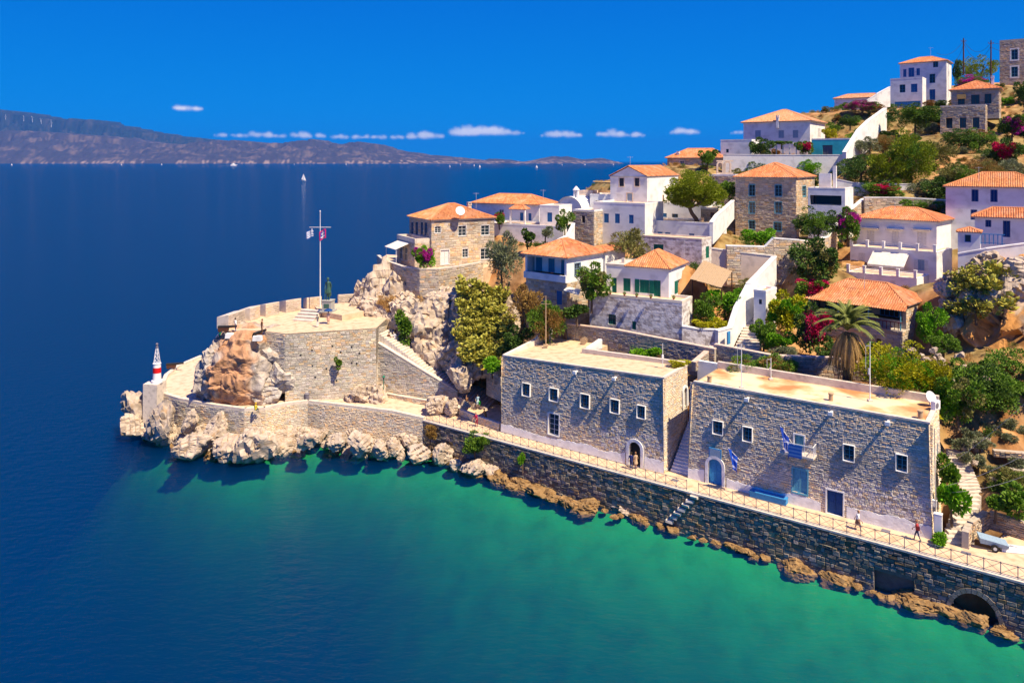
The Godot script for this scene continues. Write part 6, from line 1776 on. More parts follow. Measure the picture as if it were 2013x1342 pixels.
	var h16b := house("balcony_house", "ground floor of the balcony house with a canvas awning", Vector3(57.09, 19.12, -102.5), 11.38, 7, 4.65, 45, {"wall": M.white, "look": s_white, "roof": "flat", "parapet": 0.1, "roofm": M.paving, "foot": 2.0, "cat": "house", "front": [[1.15, 2.37, 0.96, 1.46], [9.05, 2.13, 0.83, 1.45, {"k": "shutter", "m": M.grey_blue, "dep": 0.08, "open": true, "om": M.joinery_white}]]})
	balustrade(h16b, Vector3(-11.2, 4.7, 0.0), Vector3(-0.2, 4.7, 0.0), 5, 0.95, M.white, M.white_paint)
	var a16 := Buf.new()
	a16.hexa([Vector3(-8.2, 2.6, 2.2), Vector3(-3.4, 2.6, 2.2), Vector3(-3.4, 4.2, 0.03), Vector3(-8.2, 4.2, 0.03), Vector3(-8.2, 2.65, 2.2), Vector3(-3.4, 2.65, 2.2), Vector3(-3.4, 4.25, 0.03), Vector3(-8.2, 4.25, 0.03)])
	a16.hexa([Vector3(-8.2, 2.3, 2.18), Vector3(-3.4, 2.3, 2.18), Vector3(-3.4, 2.3, 2.16), Vector3(-8.2, 2.3, 2.16), Vector3(-8.2, 2.62, 2.22), Vector3(-3.4, 2.62, 2.22), Vector3(-3.4, 2.62, 2.2), Vector3(-8.2, 2.62, 2.2)])
	part("awning", a16, M.canvas, h16b)
	var h16c := house("white_terrace", "white lower terrace with rails and two small shutters under the awning house", Vector3(51.51, 17.76, -97), 8.84, 5, 3.36, 45, {"wall": M.white, "look": s_white, "roof": "flat", "parapet": 0.05, "roofm": M.paving, "foot": 2.0, "cat": "terrace", "front": [[2, 2.31, 0.59, 0.54], [5.66, 2.33, 0.62, 0.53]]})
	balustrade(h16c, Vector3(-8.6, 3.4, -0.1), Vector3(-0.2, 3.4, -0.1), 4, 0.95, M.white, M.white_paint)

	# ---- television aerials on the roofs
	for a in [[Vector3(-5.83, 29.22, -124), "roof of the stone house on the walled terrace"], [Vector3(5.62, 29.24, -137), "low white house"], [Vector3(20, 35.14, -129), "gabled white house"], [Vector3(47.23, 35.4, -128), "tall stone house"], [Vector3(55.76, 28.45, -111), "balcony house"], [Vector3(43.46, 21.15, -94), "blue veranda house"], [Vector3(22.57, 24.2, -100), "green shuttered house"], [Vector3(67.36, 33.51, -110), "large pale house"], [Vector3(111.45, 64.69, -203), "hilltop house"]]:
		var ae := thing("roof_aerial", "thin metal television aerial on the " + a[1], "aerial", a[0] + Vector3(0, -0.8, 0), 30)
		var pb := Buf.new()
		pb.tube([Vector3.ZERO, Vector3(0, 2.6, 0)], [0.03, 0.025], 5)
		part("mast", pb, M.grey_metal, ae)
		var bb2 := Buf.new()
		bb2.bar(Vector3(-0.5, 2.45, 0), Vector3(0.5, 2.45, 0), 0.03, 0.03)
		for k in 5: bb2.bar(Vector3(-0.45 + k * 0.22, 2.45, -0.3), Vector3(-0.45 + k * 0.22, 2.45, 0.3), 0.02, 0.02)
		part("array", bb2, M.grey_metal, ae)

	# ---- stone house with the blue veranda
	var h17 := house("stone_house", "stone house with a blue veranda and a two step orange roof by the palm", Vector3(46.01, 16.48, -89), 11.29, 6.58, 2.61, 46, {"wall": M.mortar, "stone": stone, "stone_sides": "r", "look": s_white, "rise": 1.9, "over": 0.3, "foot": 0.01, "right": [[2.66, 0.61, 1.93, 1.46]], "front": [[0.3, 0.9, 10.6, 1.55, {"k": "window", "m": M.mortar, "nx": 1, "ny": 1, "dep": 1.9}]]})
	for c in h17.get_children():
		if String(c.name).begins_with("window") and c.position.x < -5:
			for g in c.get_children(): g.material_override = M.mortar
	for a in [0.8, 4.2, 7.6]:
		opening(h17, face_at(Vector3(-11.2, 0, -1.85), Vector3.RIGHT), a, 0.9, 2.2, 1.5, {"k": "window", "m": M.deck_blue, "dep": 0.0, "nx": 4, "ny": 2})
	for k in 4:
		var b := Buf.new()
		b.tube([Vector3(-11.0 + k * 3.6, 0, 1.2), Vector3(-11.0 + k * 3.6, 2.4, 1.2)], [0.07, 0.07], 6)
		part("veranda_post", b, M.pale_blue, h17)
	var skirt := Buf.new()
	tile_plane(skirt, Vector3(-11.9, 2.35, 1.7), Vector3(0.5, 2.35, 1.7), Vector3(0.2, 3.0, 0.1), Vector3(-11.6, 3.0, 0.1), TILE)
	part("veranda_roof", skirt, M.tile, h17)
	block(h17, -11.4, 0.1, 1.4, 9.0, -3.2, 3.19, {"wall": M.mortar, "stone": stone, "look": s_brown, "roof": "none", "foot": 3.0, "front": [[8.6, 1.2, 0.5, 0.7]]})
	for k in 26:
		var b := Buf.new()
		b.box(Vector3(-11.2 + k * 0.43, 0, 1.25), Vector3(-11.14 + k * 0.43, 0.85, 1.31))
		part("baluster", b, M.dark_red, h17)
	var hr := Buf.new()
	hr.box(Vector3(-11.3, 0.85, 1.22), Vector3(0.05, 0.93, 1.34))
	part("handrail", hr, M.dark_red, h17)

# ---------------------------------------------------------------- plants

var lobes := {}
var footprints := []

func leaf(b: Buf, p: Vector3, out: Vector3, ln: float, wd: float) -> void:
	var d := (out + Vector3(rnd(-0.8, 0.8), rnd(-0.6, 0.8), rnd(-0.8, 0.8))).normalized()
	var sd := d.cross(Vector3(rnd(-1, 1), rnd(-1, 1), rnd(-1, 1))).normalized() * wd
	var k := rnd(0.62, 1.4)
	b.col = Color(k * rnd(0.9, 1.15), k, k * rnd(0.7, 1.1))
	b.quad(p, p + d * ln * 0.5 + sd, p + d * ln, p + d * ln * 0.5 - sd)

func make_lobes() -> void:
	for kind in ["leafy", "fine", "needle", "pad", "flower", "tuft"]:
		lobes[kind] = []
		for k in 4:
			var b := Buf.new()
			var nz := FastNoiseLite.new()
			nz.seed = 400 + k; nz.frequency = 1.1
			var count: int = {"leafy": 420, "fine": 620, "needle": 150, "pad": 75, "flower": 380, "tuft": 60}[kind]
			for i in count:
				var d := Vector3(rng.randfn(), rng.randfn(), rng.randfn()).normalized()
				var r := pow(rng.randf(), 0.45) * (0.85 + 0.55 * nz.get_noise_3dv(d * 1.6))
				var p := d * r * Vector3(1, 0.85, 1)
				match kind:
					"leafy", "flower": leaf(b, p, d, rnd(0.16, 0.3), rnd(0.06, 0.11))
					"fine": leaf(b, p, d + Vector3.UP * 0.4, rnd(0.18, 0.34), rnd(0.025, 0.05))
					"needle":
						for j in 6: leaf(b, p, d + Vector3.UP * 0.7, rnd(0.2, 0.34), 0.035)
					"tuft": leaf(b, Vector3(rnd(-0.4, 0.4), 0, rnd(-0.4, 0.4)), Vector3.UP * 1.6 + d * 0.5, rnd(0.4, 0.95), 0.03)
					"pad":
						var f := (d * 0.7 + Vector3.UP * 0.6 + Vector3(rnd(-0.5, 0.5), 0, rnd(-0.5, 0.5))).normalized()
						var nn := f.cross(Vector3(rnd(-1, 1), rnd(-0.3, 0.3), rnd(-1, 1))).normalized()
						var sx := f.cross(nn)
						var q := rnd(0.7, 1.35)
						b.col = Color(q * rnd(0.9, 1.2), q, q * 0.8) if rng.randf() < 0.8 else Color(q * 1.5, q * 1.05, q * 0.7)
						var rr := rnd(0.14, 0.21)
						for j in 7:
							var a := TAU * j / 7.0
							var c := TAU * (j + 1) / 7.0
							b.tri(p + f * rr + nn * 0.035, p + f * rr * (1 + cos(a) * 1.15) + sx * sin(a) * rr * 0.8, p + f * rr * (1 + cos(c) * 1.15) + sx * sin(c) * rr * 0.8)
							b.tri(p + f * rr - nn * 0.035, p + f * rr * (1 + cos(c) * 1.15) + sx * sin(c) * rr * 0.8, p + f * rr * (1 + cos(a) * 1.15) + sx * sin(a) * rr * 0.8)
			lobes[kind].append(b.mesh())

func crown(parent: Node, called: String, kind: String, material: String, spots: Array) -> void:   # spots: [position, size]
	for v in 2:
		var mine := []
		for i in spots.size():
			if i % 2 == v or spots.size() < 4 and v == 0: mine.append(spots[i])
		if mine.is_empty() or spots.size() < 4 and v == 1: continue
		var mm := MultiMesh.new()
		mm.transform_format = MultiMesh.TRANSFORM_3D
		mm.mesh = lobes[kind][rng.randi() % 4]
		mm.instance_count = mine.size()
		for i in mine.size():
			var s: float = mine[i][1]
			mm.set_instance_transform(i, Transform3D(Basis(Vector3.UP, rnd(0, TAU)) * Basis(Vector3.RIGHT, rnd(-0.4, 0.4)) * Basis.from_scale(Vector3(s, s * rnd(0.8, 1.1), s)), mine[i][0]))
		var o := MultiMeshInstance3D.new()
		o.name = called
		o.multimesh = mm
		o.material_override = M[material]
		parent.add_child(o, true)

# whole crowns of unit half width and height, in three sizes so that leaves keep their size: clumps of leaves round a hollow with gaps between
var crowns := {}

func make_crowns() -> void:
	var size := {"s": [1.0, 7, 1500], "m": [2.2, 17, 4200], "l": [4.2, 40, 8500]}
	for kind in ["leafy", "fine", "needle", "pad"]:
		for c in size:
			crowns[kind + c] = []
			for k in 2:
				var b := Buf.new()
				var hw: float = size[c][0]
				var clumps := []
				for i in size[c][1]:
					var d := Vector3(rng.randfn(), rng.randfn() * 0.9, rng.randfn()).normalized()
					var r := lerpf(0.34, 0.9, pow(rng.randf(), 0.55)) * (1.12 if i % 5 == 0 else 1.0) if i > 2 else 0.15
					clumps.append([d * r, rnd(0.55, 1.0) * {"s": 0.5, "m": 0.38, "l": 0.28}[c]])
				var many: int = size[c][2]
				if kind == "pad": many = many / 9
				if kind == "needle": many = many / 2
				for i in many:
					var q: Array = clumps[rng.randi() % clumps.size()]
					var d := Vector3(rng.randfn(), rng.randfn() + 0.25, rng.randfn()).normalized()
					var p: Vector3 = q[0] + d * q[1] * (0.45 + 0.62 * sqrt(rng.randf()))
					var out := d + p * 0.6
					if kind == "leafy": leaf(b, p, out, rnd(0.2, 0.36) / hw, rnd(0.07, 0.12) / hw)
					elif kind == "fine": leaf(b, p, out + Vector3.UP * 0.5, rnd(0.22, 0.42) / hw, rnd(0.035, 0.06) / hw)
					elif kind == "needle":
						for j in 3: leaf(b, p, out + Vector3.UP * 0.9, rnd(0.24, 0.4) / hw, 0.05 / hw)
					else: pad(b, p, out, rnd(0.16, 0.24) / hw)
				crowns[kind + c].append(b.mesh())

func pad(b: Buf, p: Vector3, d: Vector3, rr: float) -> void:
	var f := (d * 0.7 + Vector3.UP * 0.6 + Vector3(rnd(-0.5, 0.5), 0, rnd(-0.5, 0.5))).normalized()
	var nn := f.cross(Vector3(rnd(-1, 1), rnd(-0.3, 0.3), rnd(-1, 1))).normalized()
	var sx := f.cross(nn)
	var q := rnd(0.65, 1.3)
	b.col = Color(q * rnd(0.9, 1.2), q, q * 0.8) if rng.randf() < 0.8 else Color(q * 1.5, q * 1.05, q * 0.7)
	for j in 7:
		var a := TAU * j / 7.0
		var c := TAU * (j + 1) / 7.0
		var pa := p + f * rr * (1 + cos(a) * 1.15) + sx * sin(a) * rr * 0.8
		var pc := p + f * rr * (1 + cos(c) * 1.15) + sx * sin(c) * rr * 0.8
		b.tri(p + f * rr + nn * rr * 0.2, pa, pc); b.tri(p + f * rr - nn * rr * 0.2, pc, pa)

func plant(called: String, label: String, category: String, at: Vector3, hw: float, h: float, kind: String, material: String, trunk := 0.3, group := "", extra := "", extra_share := 0.0) -> Node3D:
	var t := thing(called, label, category, at, 0.0, group)
	if trunk < 0.45: trunk = 0.0
	var ch := h - trunk
	var tb := Buf.new()
	var fork := Vector3(rnd(-0.15, 0.15) * hw, trunk + ch * 0.3, rnd(-0.15, 0.15) * hw)
	tb.tube([Vector3(0, -1.0, 0), Vector3(0, trunk * 0.5, 0) + fork * Vector3(0.6, 0, 0.6), fork], [0.06 + hw * 0.05, 0.05 + hw * 0.04, 0.04 + hw * 0.03], 7)
	for i in 6:
		var a := i * 1.1 + rnd(0, 0.6)
		var p := Vector3(cos(a) * hw * 0.6, trunk + ch * rnd(0.45, 0.85), sin(a) * hw * 0.6)
		tb.tube([fork, fork.lerp(p, 0.5) + Vector3.UP * 0.1, p], [0.03 + hw * 0.02, 0.03 + hw * 0.012, 0.02], 5)
	part("trunk", tb, M.bark, t)
	var c := "s" if hw < 1.5 else "m" if hw < 3.1 else "l"
	if kind == "tuft":
		part("crown", lobes.tuft[0], M[material], t, Transform3D(Basis.from_scale(Vector3(hw, h, hw)), Vector3.ZERO))
		return t
	var list: Array = crowns[kind + c]
	var mid := Vector3(0, trunk + ch * 0.5, 0)
	part("crown", list[rng.randi() % 2], M[material], t, Transform3D(Basis(Vector3.UP, rnd(0, TAU)) * Basis.from_scale(Vector3(hw, ch * 0.52, hw)), mid))
	if extra:
		var petals := extra.begins_with("petal")
		var k := 0.6 + 0.42 * extra_share
		var side := Vector3(rnd(-0.3, 0.3) * hw, ch * (0.1 if petals else 0.0), hw * 0.25) * (1.0 - k) * 2.0
		part("blossom" if petals else "foliage", crowns["leafy" + c if petals else kind + c][rng.randi() % 2], M[extra], t, Transform3D(Basis(Vector3.UP, rnd(0, TAU)) * Basis.from_scale(Vector3(hw, ch * 0.52, hw) * k * 1.03), mid + side))
	return t

func build_plants() -> void:

	# the umbrella pine on its terrace: a leaning trunk, limbs and flat clouds of needles
	var pn := thing("pine_tree", "big round pine with a bare leaning trunk on the white terrace", "tree", Vector3(29.52, 26.04, -121.5))
	var tb := Buf.new()
	var fork := Vector3(-1.2, 2.6, 0)
	tb.tube([Vector3(0.2, -0.3, 0), Vector3(-0.2, 0.9, 0), Vector3(-0.9, 1.8, 0.1), fork], [0.42, 0.34, 0.3, 0.28], 9)
	for i in 12:
		var a := i * 0.9
		var p := Vector3(cos(a) * 2.8 - 0.6, rnd(3.8, 6.4), sin(a) * 2.8)
		tb.tube([fork, fork.lerp(p, 0.5) - Vector3.UP * 0.3, p], [0.16, 0.11, 0.04], 6)
	part("trunk", tb, M.bark, pn)
	for e in [[Vector3(-0.6, 5.9, 0), Vector3(4.4, 2.9, 4.2), 0.4], [Vector3(-2.6, 4.4, 0.5), Vector3(2.7, 1.7, 2.7), 1.9], [Vector3(2.2, 4.3, 0.3), Vector3(2.6, 1.8, 2.6), 3.1]]:
		for k in 2: part("crown", crowns["needlel" if e[1].x > 3 else "needlem"][k], M.leaf_pine, pn, Transform3D(Basis(Vector3.UP, e[2] + k * 2.0) * Basis.from_scale(e[1] * (1.0 - 0.04 * k)), e[0]))
	var P := [
		["olive_tree", "grey green olive tree between the plain house front and the plaster shed", "tree", Vector3(16.51, 21.45, -107), 2.7, 5.6, "fine", "leaf_olive", 0.5],
		["olive_tree", "tall grey brown olive tree at the right end of the stone house terrace", "tree", Vector3(-1.19, 17.71, -108), 2.8, 8.4, "fine", "leaf_grey", 1.0],
		["shrub", "rust and green shrub on the slope below the olive tree", "shrub", Vector3(1.86, 14.96, -98), 2.4, 5.2, "fine", "leaf_rust", 0.3],
		["shrub", "yellow green feathery shrub below the balcony house", "shrub", Vector3(4.6, 13.48, -96.5), 2.5, 5.0, "fine", "leaf_green", 0.3, "", "leaf_rust", 0.4],
		["shrub", "dark shrub in shade behind the side wall of the flat quay roof", "shrub", Vector3(0.87, 11.94, -97), 1.9, 3.2, "leafy", "leaf_dark", 0.2],
		["bush", "bright green bush at the left corner of the flat quay house", "shrub", Vector3(-2.39, 10.58, -93), 1.4, 1.9, "leafy", "leaf_bright", 0.2],
		["bush", "small green bush growing from the outcrop above the stairs", "shrub", Vector3(-14.81, 11.38, -105.5), 1.3, 3.8, "leafy", "leaf_green", 0.3],
		["bush", "green caper bush growing out of the bastion wall", "shrub", Vector3(-22.74, 9.17, -99.6), 0.5, 1.3, "leafy", "leaf_green", 0.1],
		["tree", "dense green tree between the balcony house and the worn terrace", "tree", Vector3(10.17, 17.67, -97.5), 2.3, 5.4, "leafy", "leaf_green", 0.8, "", "leaf_olive", 0.3],
		["shrub", "green shrub beside the white cloth shade", "shrub", Vector3(8.22, 16.35, -96), 1.4, 2.0, "leafy", "leaf_dark", 0.2],
		["tree", "green tree against the white cube beside the stone cube", "tree", Vector3(8.36, 24.48, -120), 1.5, 4.0, "leafy", "leaf_green", 0.6],
		["bush", "dark green bush on the white terrace of the low white house", "shrub", Vector3(2.42, 23.31, -119), 1.0, 2.2, "leafy", "leaf_dark", 0.3],
		["bush", "pale flowering oleander on the white terrace wall", "shrub", Vector3(5.2, 24.1, -119), 1.2, 1.8, "fine", "leaf_grey", 0.3],
		["bush", "rose bush beside the low white house", "shrub", Vector3(-2.11, 25.51, -129), 1.2, 2.4, "leafy", "leaf_green", 0.3, "", "petal_pink", 0.15],
		["bush", "bright green bush in the walled courtyard behind the flat roof", "shrub", Vector3(15.68, 12.1, -91), 2.5, 2.3, "leafy", "leaf_bright", 0.3],
		["bush", "yellowing grass clump on the corner of the flat quay roof", "shrub", Vector3(18.38, 13.6, -83.17), 1.2, 0.7, "fine", "leaf_yellow", 0.05],
		["tree", "small round tree growing at the foot of the quay wall", "tree", Vector3(-4.17, 0.84, -88.8), 1.7, 3.8, "leafy", "leaf_green", 1.3],
		["shrub", "little plant hanging from the dark quay wall", "shrub", Vector3(1.17, 2.22, -85.3), 0.5, 1.5, "leafy", "leaf_bright", 0.05],
		["shrub", "yellow weed hanging on the quay wall below the stone house", "shrub", Vector3(30.18, -0.25, -70.9), 0.45, 1.7, "fine", "leaf_yellow", 0.05],
		["shrub", "dry brown plant on the joint of sea wall and quay wall", "shrub", Vector3(-9.97, 2.05, -92.6), 0.8, 1.6, "fine", "leaf_rust", 0.1],
		["tree", "lemon tree in the garden behind the white lane wall", "tree", Vector3(27.26, 15.95, -97), 2.3, 4.2, "leafy", "leaf_bright", 0.6],
		["shrub", "green shrub in the garden beside the worn terrace", "shrub", Vector3(24.67, 16.03, -96), 1.7, 3.4, "leafy", "leaf_green", 0.3],
		["shrub", "yellow green ground shrubs behind the notched white wall", "shrub", Vector3(24.53, 15.19, -94), 2.2, 1.5, "leafy", "leaf_yellow", 0.1],
		["shrub", "dry shrub at the top of the garden beside the peach wall", "shrub", Vector3(30.77, 18.67, -100), 1.6, 2.0, "fine", "leaf_olive", 0.2],
		["tree", "dark broad tree in front of the white veranda block", "tree", Vector3(44.61, 24.5, -112), 3.3, 4.6, "leafy", "leaf_dark", 0.5, "", "leaf_green", 0.4],
		["bush", "bright green round bush below the tall stone house", "shrub", Vector3(34.7, 24.02, -107), 2.3, 2.9, "leafy", "leaf_bright", 0.3],
		["tree", "dark tree with bare twigs in front of the curled coping wall", "tree", Vector3(40.23, 19.97, -101), 2.8, 6.0, "leafy", "leaf_dark", 0.6, "", "leaf_olive", 0.25],
		["bougainvillea", "pink bougainvillea spilling over the wall beside the dark tree", "shrub", Vector3(38.25, 18.88, -98), 2.2, 2.3, "leafy", "leaf_green", 0.2, "", "petal_pink", 0.6],
		["bougainvillea", "crimson bougainvillea beside the blue veranda", "shrub", Vector3(34.77, 14.42, -87), 2.3, 5.4, "leafy", "leaf_dark", 0.4, "", "petal_pink", 0.4],
		["bougainvillea", "pink bougainvillea climbing the white coping wall left of the balcony house", "shrub", Vector3(48.95, 24.6, -111), 1.9, 4.8, "leafy", "leaf_green", 0.3, "", "petal_magenta", 0.3],
		["bougainvillea", "magenta bougainvillea over the terrace of the stone house", "shrub", Vector3(-12.97, 20.24, -111.5), 1.6, 3.8, "leafy", "leaf_bright", 0.2, "", "petal_magenta", 0.5],
		["bougainvillea", "long magenta bougainvillea hedge below the small hill house", "shrub", Vector3(85.71, 48.47, -187), 4.0, 2.8, "leafy", "leaf_green", 0.2, "", "petal_magenta", 0.7],
		["bougainvillea", "magenta bougainvillea above the orange roof of the upper stone house", "shrub", Vector3(113.49, 53.8, -188), 3.6, 3.4, "leafy", "leaf_green", 0.3, "", "petal_magenta", 0.75],
		["bougainvillea", "pink bougainvillea hanging beside the canvas of the upper stone house", "shrub", Vector3(99.66, 41.07, -152), 2.6, 4.6, "leafy", "leaf_dark", 0.3, "", "petal_magenta", 0.5],
		["bougainvillea", "pale pink flowering shrub on the right-hand slope above the large pale house", "shrub", Vector3(89.38, 35.63, -138), 2.4, 4.6, "leafy", "leaf_dark", 0.3, "", "petal_pink", 0.4],
		["tree", "yellow green bushy tree right of the lane stairs", "tree", Vector3(33.33, 15.64, -92), 2.4, 4.8, "leafy", "leaf_yellow", 0.4, "", "leaf_bright", 0.5],
		["shrub", "green oleander beside the lane stairs", "shrub", Vector3(29.56, 14.4, -89.5), 1.6, 3.2, "leafy", "leaf_green", 0.2],
		["shrub", "bright green fig bush below the yellow green tree", "shrub", Vector3(31.12, 14.18, -88), 1.7, 2.4, "leafy", "leaf_bright", 0.2],
		["shrub", "grey leafless brush pile beside the garden wall", "shrub", Vector3(30.3, 13.64, -86), 1.6, 1.8, "fine", "leaf_grey", 0.2],
		["shrub", "low green shrubs behind the left end of the stained roof", "shrub", Vector3(25.05, 12.52, -82.5), 2.2, 2.5, "fine", "leaf_green", 0.2, "", "leaf_rust", 0.3],
		["shrub", "rust tipped shrubs behind the stained roof left of the palm", "shrub", Vector3(28.17, 12.42, -81.5), 2.4, 2.9, "fine", "leaf_green", 0.2, "", "leaf_rust", 0.5],
		["agave", "grey spiky agave at the palm foot", "shrub", Vector3(31.26, 12.62, -79), 1.1, 1.1, "tuft", "leaf_grey", 0.05],
		["tree", "spreading yellow green pine right of the palm", "tree", Vector3(38.17, 12.3, -75), 3.9, 6.0, "needle", "leaf_yellow", 0.8, "", "leaf_bright", 0.3],
		["tree", "yellow green pine bough by the spreading pine", "tree", Vector3(40.6, 12.63, -73.5), 2.2, 4.0, "needle", "leaf_yellow", 0.5],
		["tree", "broad dark green carob tree below the quarry cliff", "tree", Vector3(46.73, 10.48, -75.5), 3.4, 6.0, "leafy", "leaf_green", 0.6, "", "leaf_dark", 0.4],
		["tree", "dark green tree behind the carob tree at the cliff foot", "tree", Vector3(50.74, 11.26, -77), 3.4, 6.2, "leafy", "leaf_green", 0.6],
		["tree", "olive green tree at the right corner of the stained roof", "tree", Vector3(41.88, 11.83, -71.5), 2.0, 4.4, "leafy", "leaf_green", 0.4, "", "leaf_olive", 0.3],
		["hedge", "clipped green hedge beside the side wall of the stone house", "hedge", Vector3(37.68, 5.79, -65.3), 1.1, 3.2, "leafy", "leaf_bright", 0.1],
		["hedge", "green hedge at the foot of the stone house side wall", "hedge", Vector3(38.77, 7.2, -67.5), 1.1, 2.6, "leafy", "leaf_green", 0.1],
		["bush", "round green bush at the corner of the quay, beside the steps", "shrub", Vector3(35.88, 4.01, -63.8), 0.75, 1.1, "leafy", "leaf_bright", 0.05],
		["shrub", "olive green shrub on the lower terrace by the steps", "shrub", Vector3(44.91, 6.59, -68.5), 1.8, 2.2, "fine", "leaf_olive", 0.2, "", "leaf_green", 0.3],
		["shrub", "green rosemary bush beside the stepped path", "shrub", Vector3(41.55, 5.96, -65.5), 1.0, 1.7, "leafy", "leaf_green", 0.1],
		["shrub", "green rosemary bush above the low rubble wall", "shrub", Vector3(43.23, 6.27, -65), 1.4, 2.0, "leafy", "leaf_green", 0.1],
		["tree", "dark broad tree in front of the hilltop house", "tree", Vector3(84.43, 41.97, -160), 4.8, 6.6, "leafy", "leaf_dark", 1.2, "", "leaf_green", 0.3],
		["pine_tree", "tall green pine in the middle of the hillside garden", "tree", Vector3(68.25, 31.28, -131), 4.6, 10.4, "needle", "leaf_pine", 1.2, "", "leaf_green", 0.35],
		["pine_tree", "smaller pine beside the tall hillside pine", "tree", Vector3(63.25, 30.84, -129), 3.0, 6.8, "needle", "leaf_pine", 0.8],
		["shrub", "dark bushy oak on the slope above the long white coping", "shrub", Vector3(60.6, 32.28, -133), 4.0, 5.2, "leafy", "leaf_dark", 0.4],
		["shrub", "grey green wild olive above the bushy oak", "shrub", Vector3(69.95, 37.3, -150), 2.6, 3.6, "fine", "leaf_grey", 0.4],
		["shrub", "brown dry shrub under the steep white stair wall", "shrub", Vector3(74.33, 37.82, -152), 3.2, 3.8, "fine", "leaf_rust", 0.3, "", "leaf_olive", 0.5],
		["shrub", "olive brown shrub right of the tall hillside pine", "shrub", Vector3(76.68, 33.98, -138), 3.0, 6.0, "fine", "leaf_olive", 0.5],
		["tree", "dark green tree under the flat stone block", "tree", Vector3(89.53, 37.82, -152), 4.0, 5.0, "leafy", "leaf_dark", 0.5],
		["tree", "mid green tree right of the flat stone block wall", "tree", Vector3(91.85, 37.3, -150), 3.2, 5.0, "leafy", "leaf_green", 0.5],
		["shrub", "yellow green fig tree on the slope above the large pale house", "shrub", Vector3(72.79, 31, -125), 3.8, 5.0, "leafy", "leaf_olive", 0.4, "", "leaf_green", 0.5],
		["shrub", "rusty brown shrub on the slope right of the fig", "shrub", Vector3(79.23, 32.25, -128), 3.4, 4.6, "fine", "leaf_rust", 0.4, "", "leaf_olive", 0.4],
		["shrub", "grey shrub at the right-hand slope edge", "shrub", Vector3(84.78, 32.84, -128), 2.6, 4.0, "fine", "leaf_grey", 0.4],
		["shrub", "dark shrub under the fig beside the large pale house", "shrub", Vector3(68.44, 29.98, -122), 2.4, 3.6, "leafy", "leaf_dark", 0.3],
		["shrub", "garden hedge with pink dots behind the straight white coping", "shrub", Vector3(60.22, 30.21, -124), 3.0, 2.6, "leafy", "leaf_green", 0.2, "", "petal_pink", 0.12],
		["shrub", "green creeper on the rubble wall above the balcony house", "shrub", Vector3(62.79, 27.46, -116.5), 3.0, 3.0, "leafy", "leaf_green", 0.2, "", "leaf_grey", 0.4],
		["pine_tree", "round pine on the ridge behind the utility pole", "tree", Vector3(125.53, 56.23, -205), 5.0, 8.6, "needle", "leaf_pine", 1.0],
		["cypress", "slim dark cypress beside the hilltop house", "tree", Vector3(114.66, 55.34, -196), 1.0, 5.6, "fine", "leaf_dark", 0.3],
		["tree", "dark tree cut by the right-hand edge below the upper stone house", "tree", Vector3(107.68, 47.31, -160), 2.2, 6.4, "leafy", "leaf_dark", 0.8],
		["shrub", "dark ivy bush behind the steep white stair wall", "shrub", Vector3(75.42, 43.93, -170), 2.4, 2.6, "leafy", "leaf_dark", 0.2],
		["tree", "dark round tree in front of the broad white house", "tree", Vector3(51.56, 37.26, -158), 2.3, 3.8, "leafy", "leaf_dark", 0.3],
		["shrub", "reddish climbing shrub on the pergola of the broad white house", "shrub", Vector3(60.41, 37.47, -158), 1.8, 3.2, "leafy", "leaf_green", 0.3, "", "petal_pink", 0.2],
		["shrub", "green creeper on top of the white pergola", "shrub", Vector3(56.59, 39.63, -160), 2.2, 0.9, "leafy", "leaf_green", 0.1],
		["shrub", "potted yellow flowering plant at the broad white house side", "shrub", Vector3(68.28, 40.81, -164), 1.5, 2.8, "leafy", "leaf_yellow", 0.2],
		["tree", "green garden tree in front of the skyline tiled house", "tree", Vector3(40.5, 34.53, -158), 2.0, 4.4, "leafy", "leaf_green", 0.6],
		["shrub", "dark shrub at the foot of the grey block by the pine", "shrub", Vector3(38.19, 29.57, -134), 1.6, 3.4, "leafy", "leaf_green", 0.3],
		["shrub", "green shrub at the right wall of the blue veranda house", "shrub", Vector3(46.23, 16.18, -84), 1.5, 4.2, "leafy", "leaf_bright", 0.3],
		["shrub", "green weed clump on the quarry rubble", "shrub", Vector3(45.82, 15.91, -81), 1.5, 1.8, "leafy", "leaf_green", 0.1],
		["shrub", "green plant on the deck below the crimson bougainvillea", "shrub", Vector3(35.48, 13.77, -84), 1.8, 2.2, "leafy", "leaf_dark", 0.2],
		["shrub", "dark shrub under the blue veranda floor", "shrub", Vector3(39.07, 13.8, -84.5), 2.0, 2.4, "leafy", "leaf_dark", 0.2],
		["shrub", "yellow shrub under the spreading pine", "shrub", Vector3(38.09, 11.42, -72), 1.8, 2.0, "leafy", "leaf_yellow", 0.1],
		["shrub", "green tangle behind the right corner of the stained roof", "shrub", Vector3(40.49, 12.29, -72), 1.6, 2.6, "leafy", "leaf_bright", 0.2]]
	for a in P:
		plant(a[0], a[1], a[2], a[3], a[4], a[5], a[6], a[7], a[8], "", a[10] if a.size() > 10 else "", a[11] if a.size() > 11 else 0.0)
	for i in 13:
		var q: Array = [[1900, 905], [1930, 880], [1960, 858], [1990, 870], [1925, 915], [1965, 925], [2000, 905], [2005, 930], [1945, 845], [1985, 840], [1910, 862], [1890, 875], [2010, 855]][i]
		var yy := lerpf(6.4, 10.0, clampf((960.0 - q[1]) / 115.0, 0, 1))
		var dd = (36.0 - yy) * 1500.0 / (q[1] - 318.0)
		plant("lavender_bush", "round grey green lavender cushion on the ochre garden terraces", "shrub", Vector3((q[0] - 1006.5) * dd / 1500.0, yy - 0.3, -dd), rnd(0.6, 1.0), rnd(0.9, 1.2), "fine", "leaf_grey", 0.05, "lavender on the garden terraces")
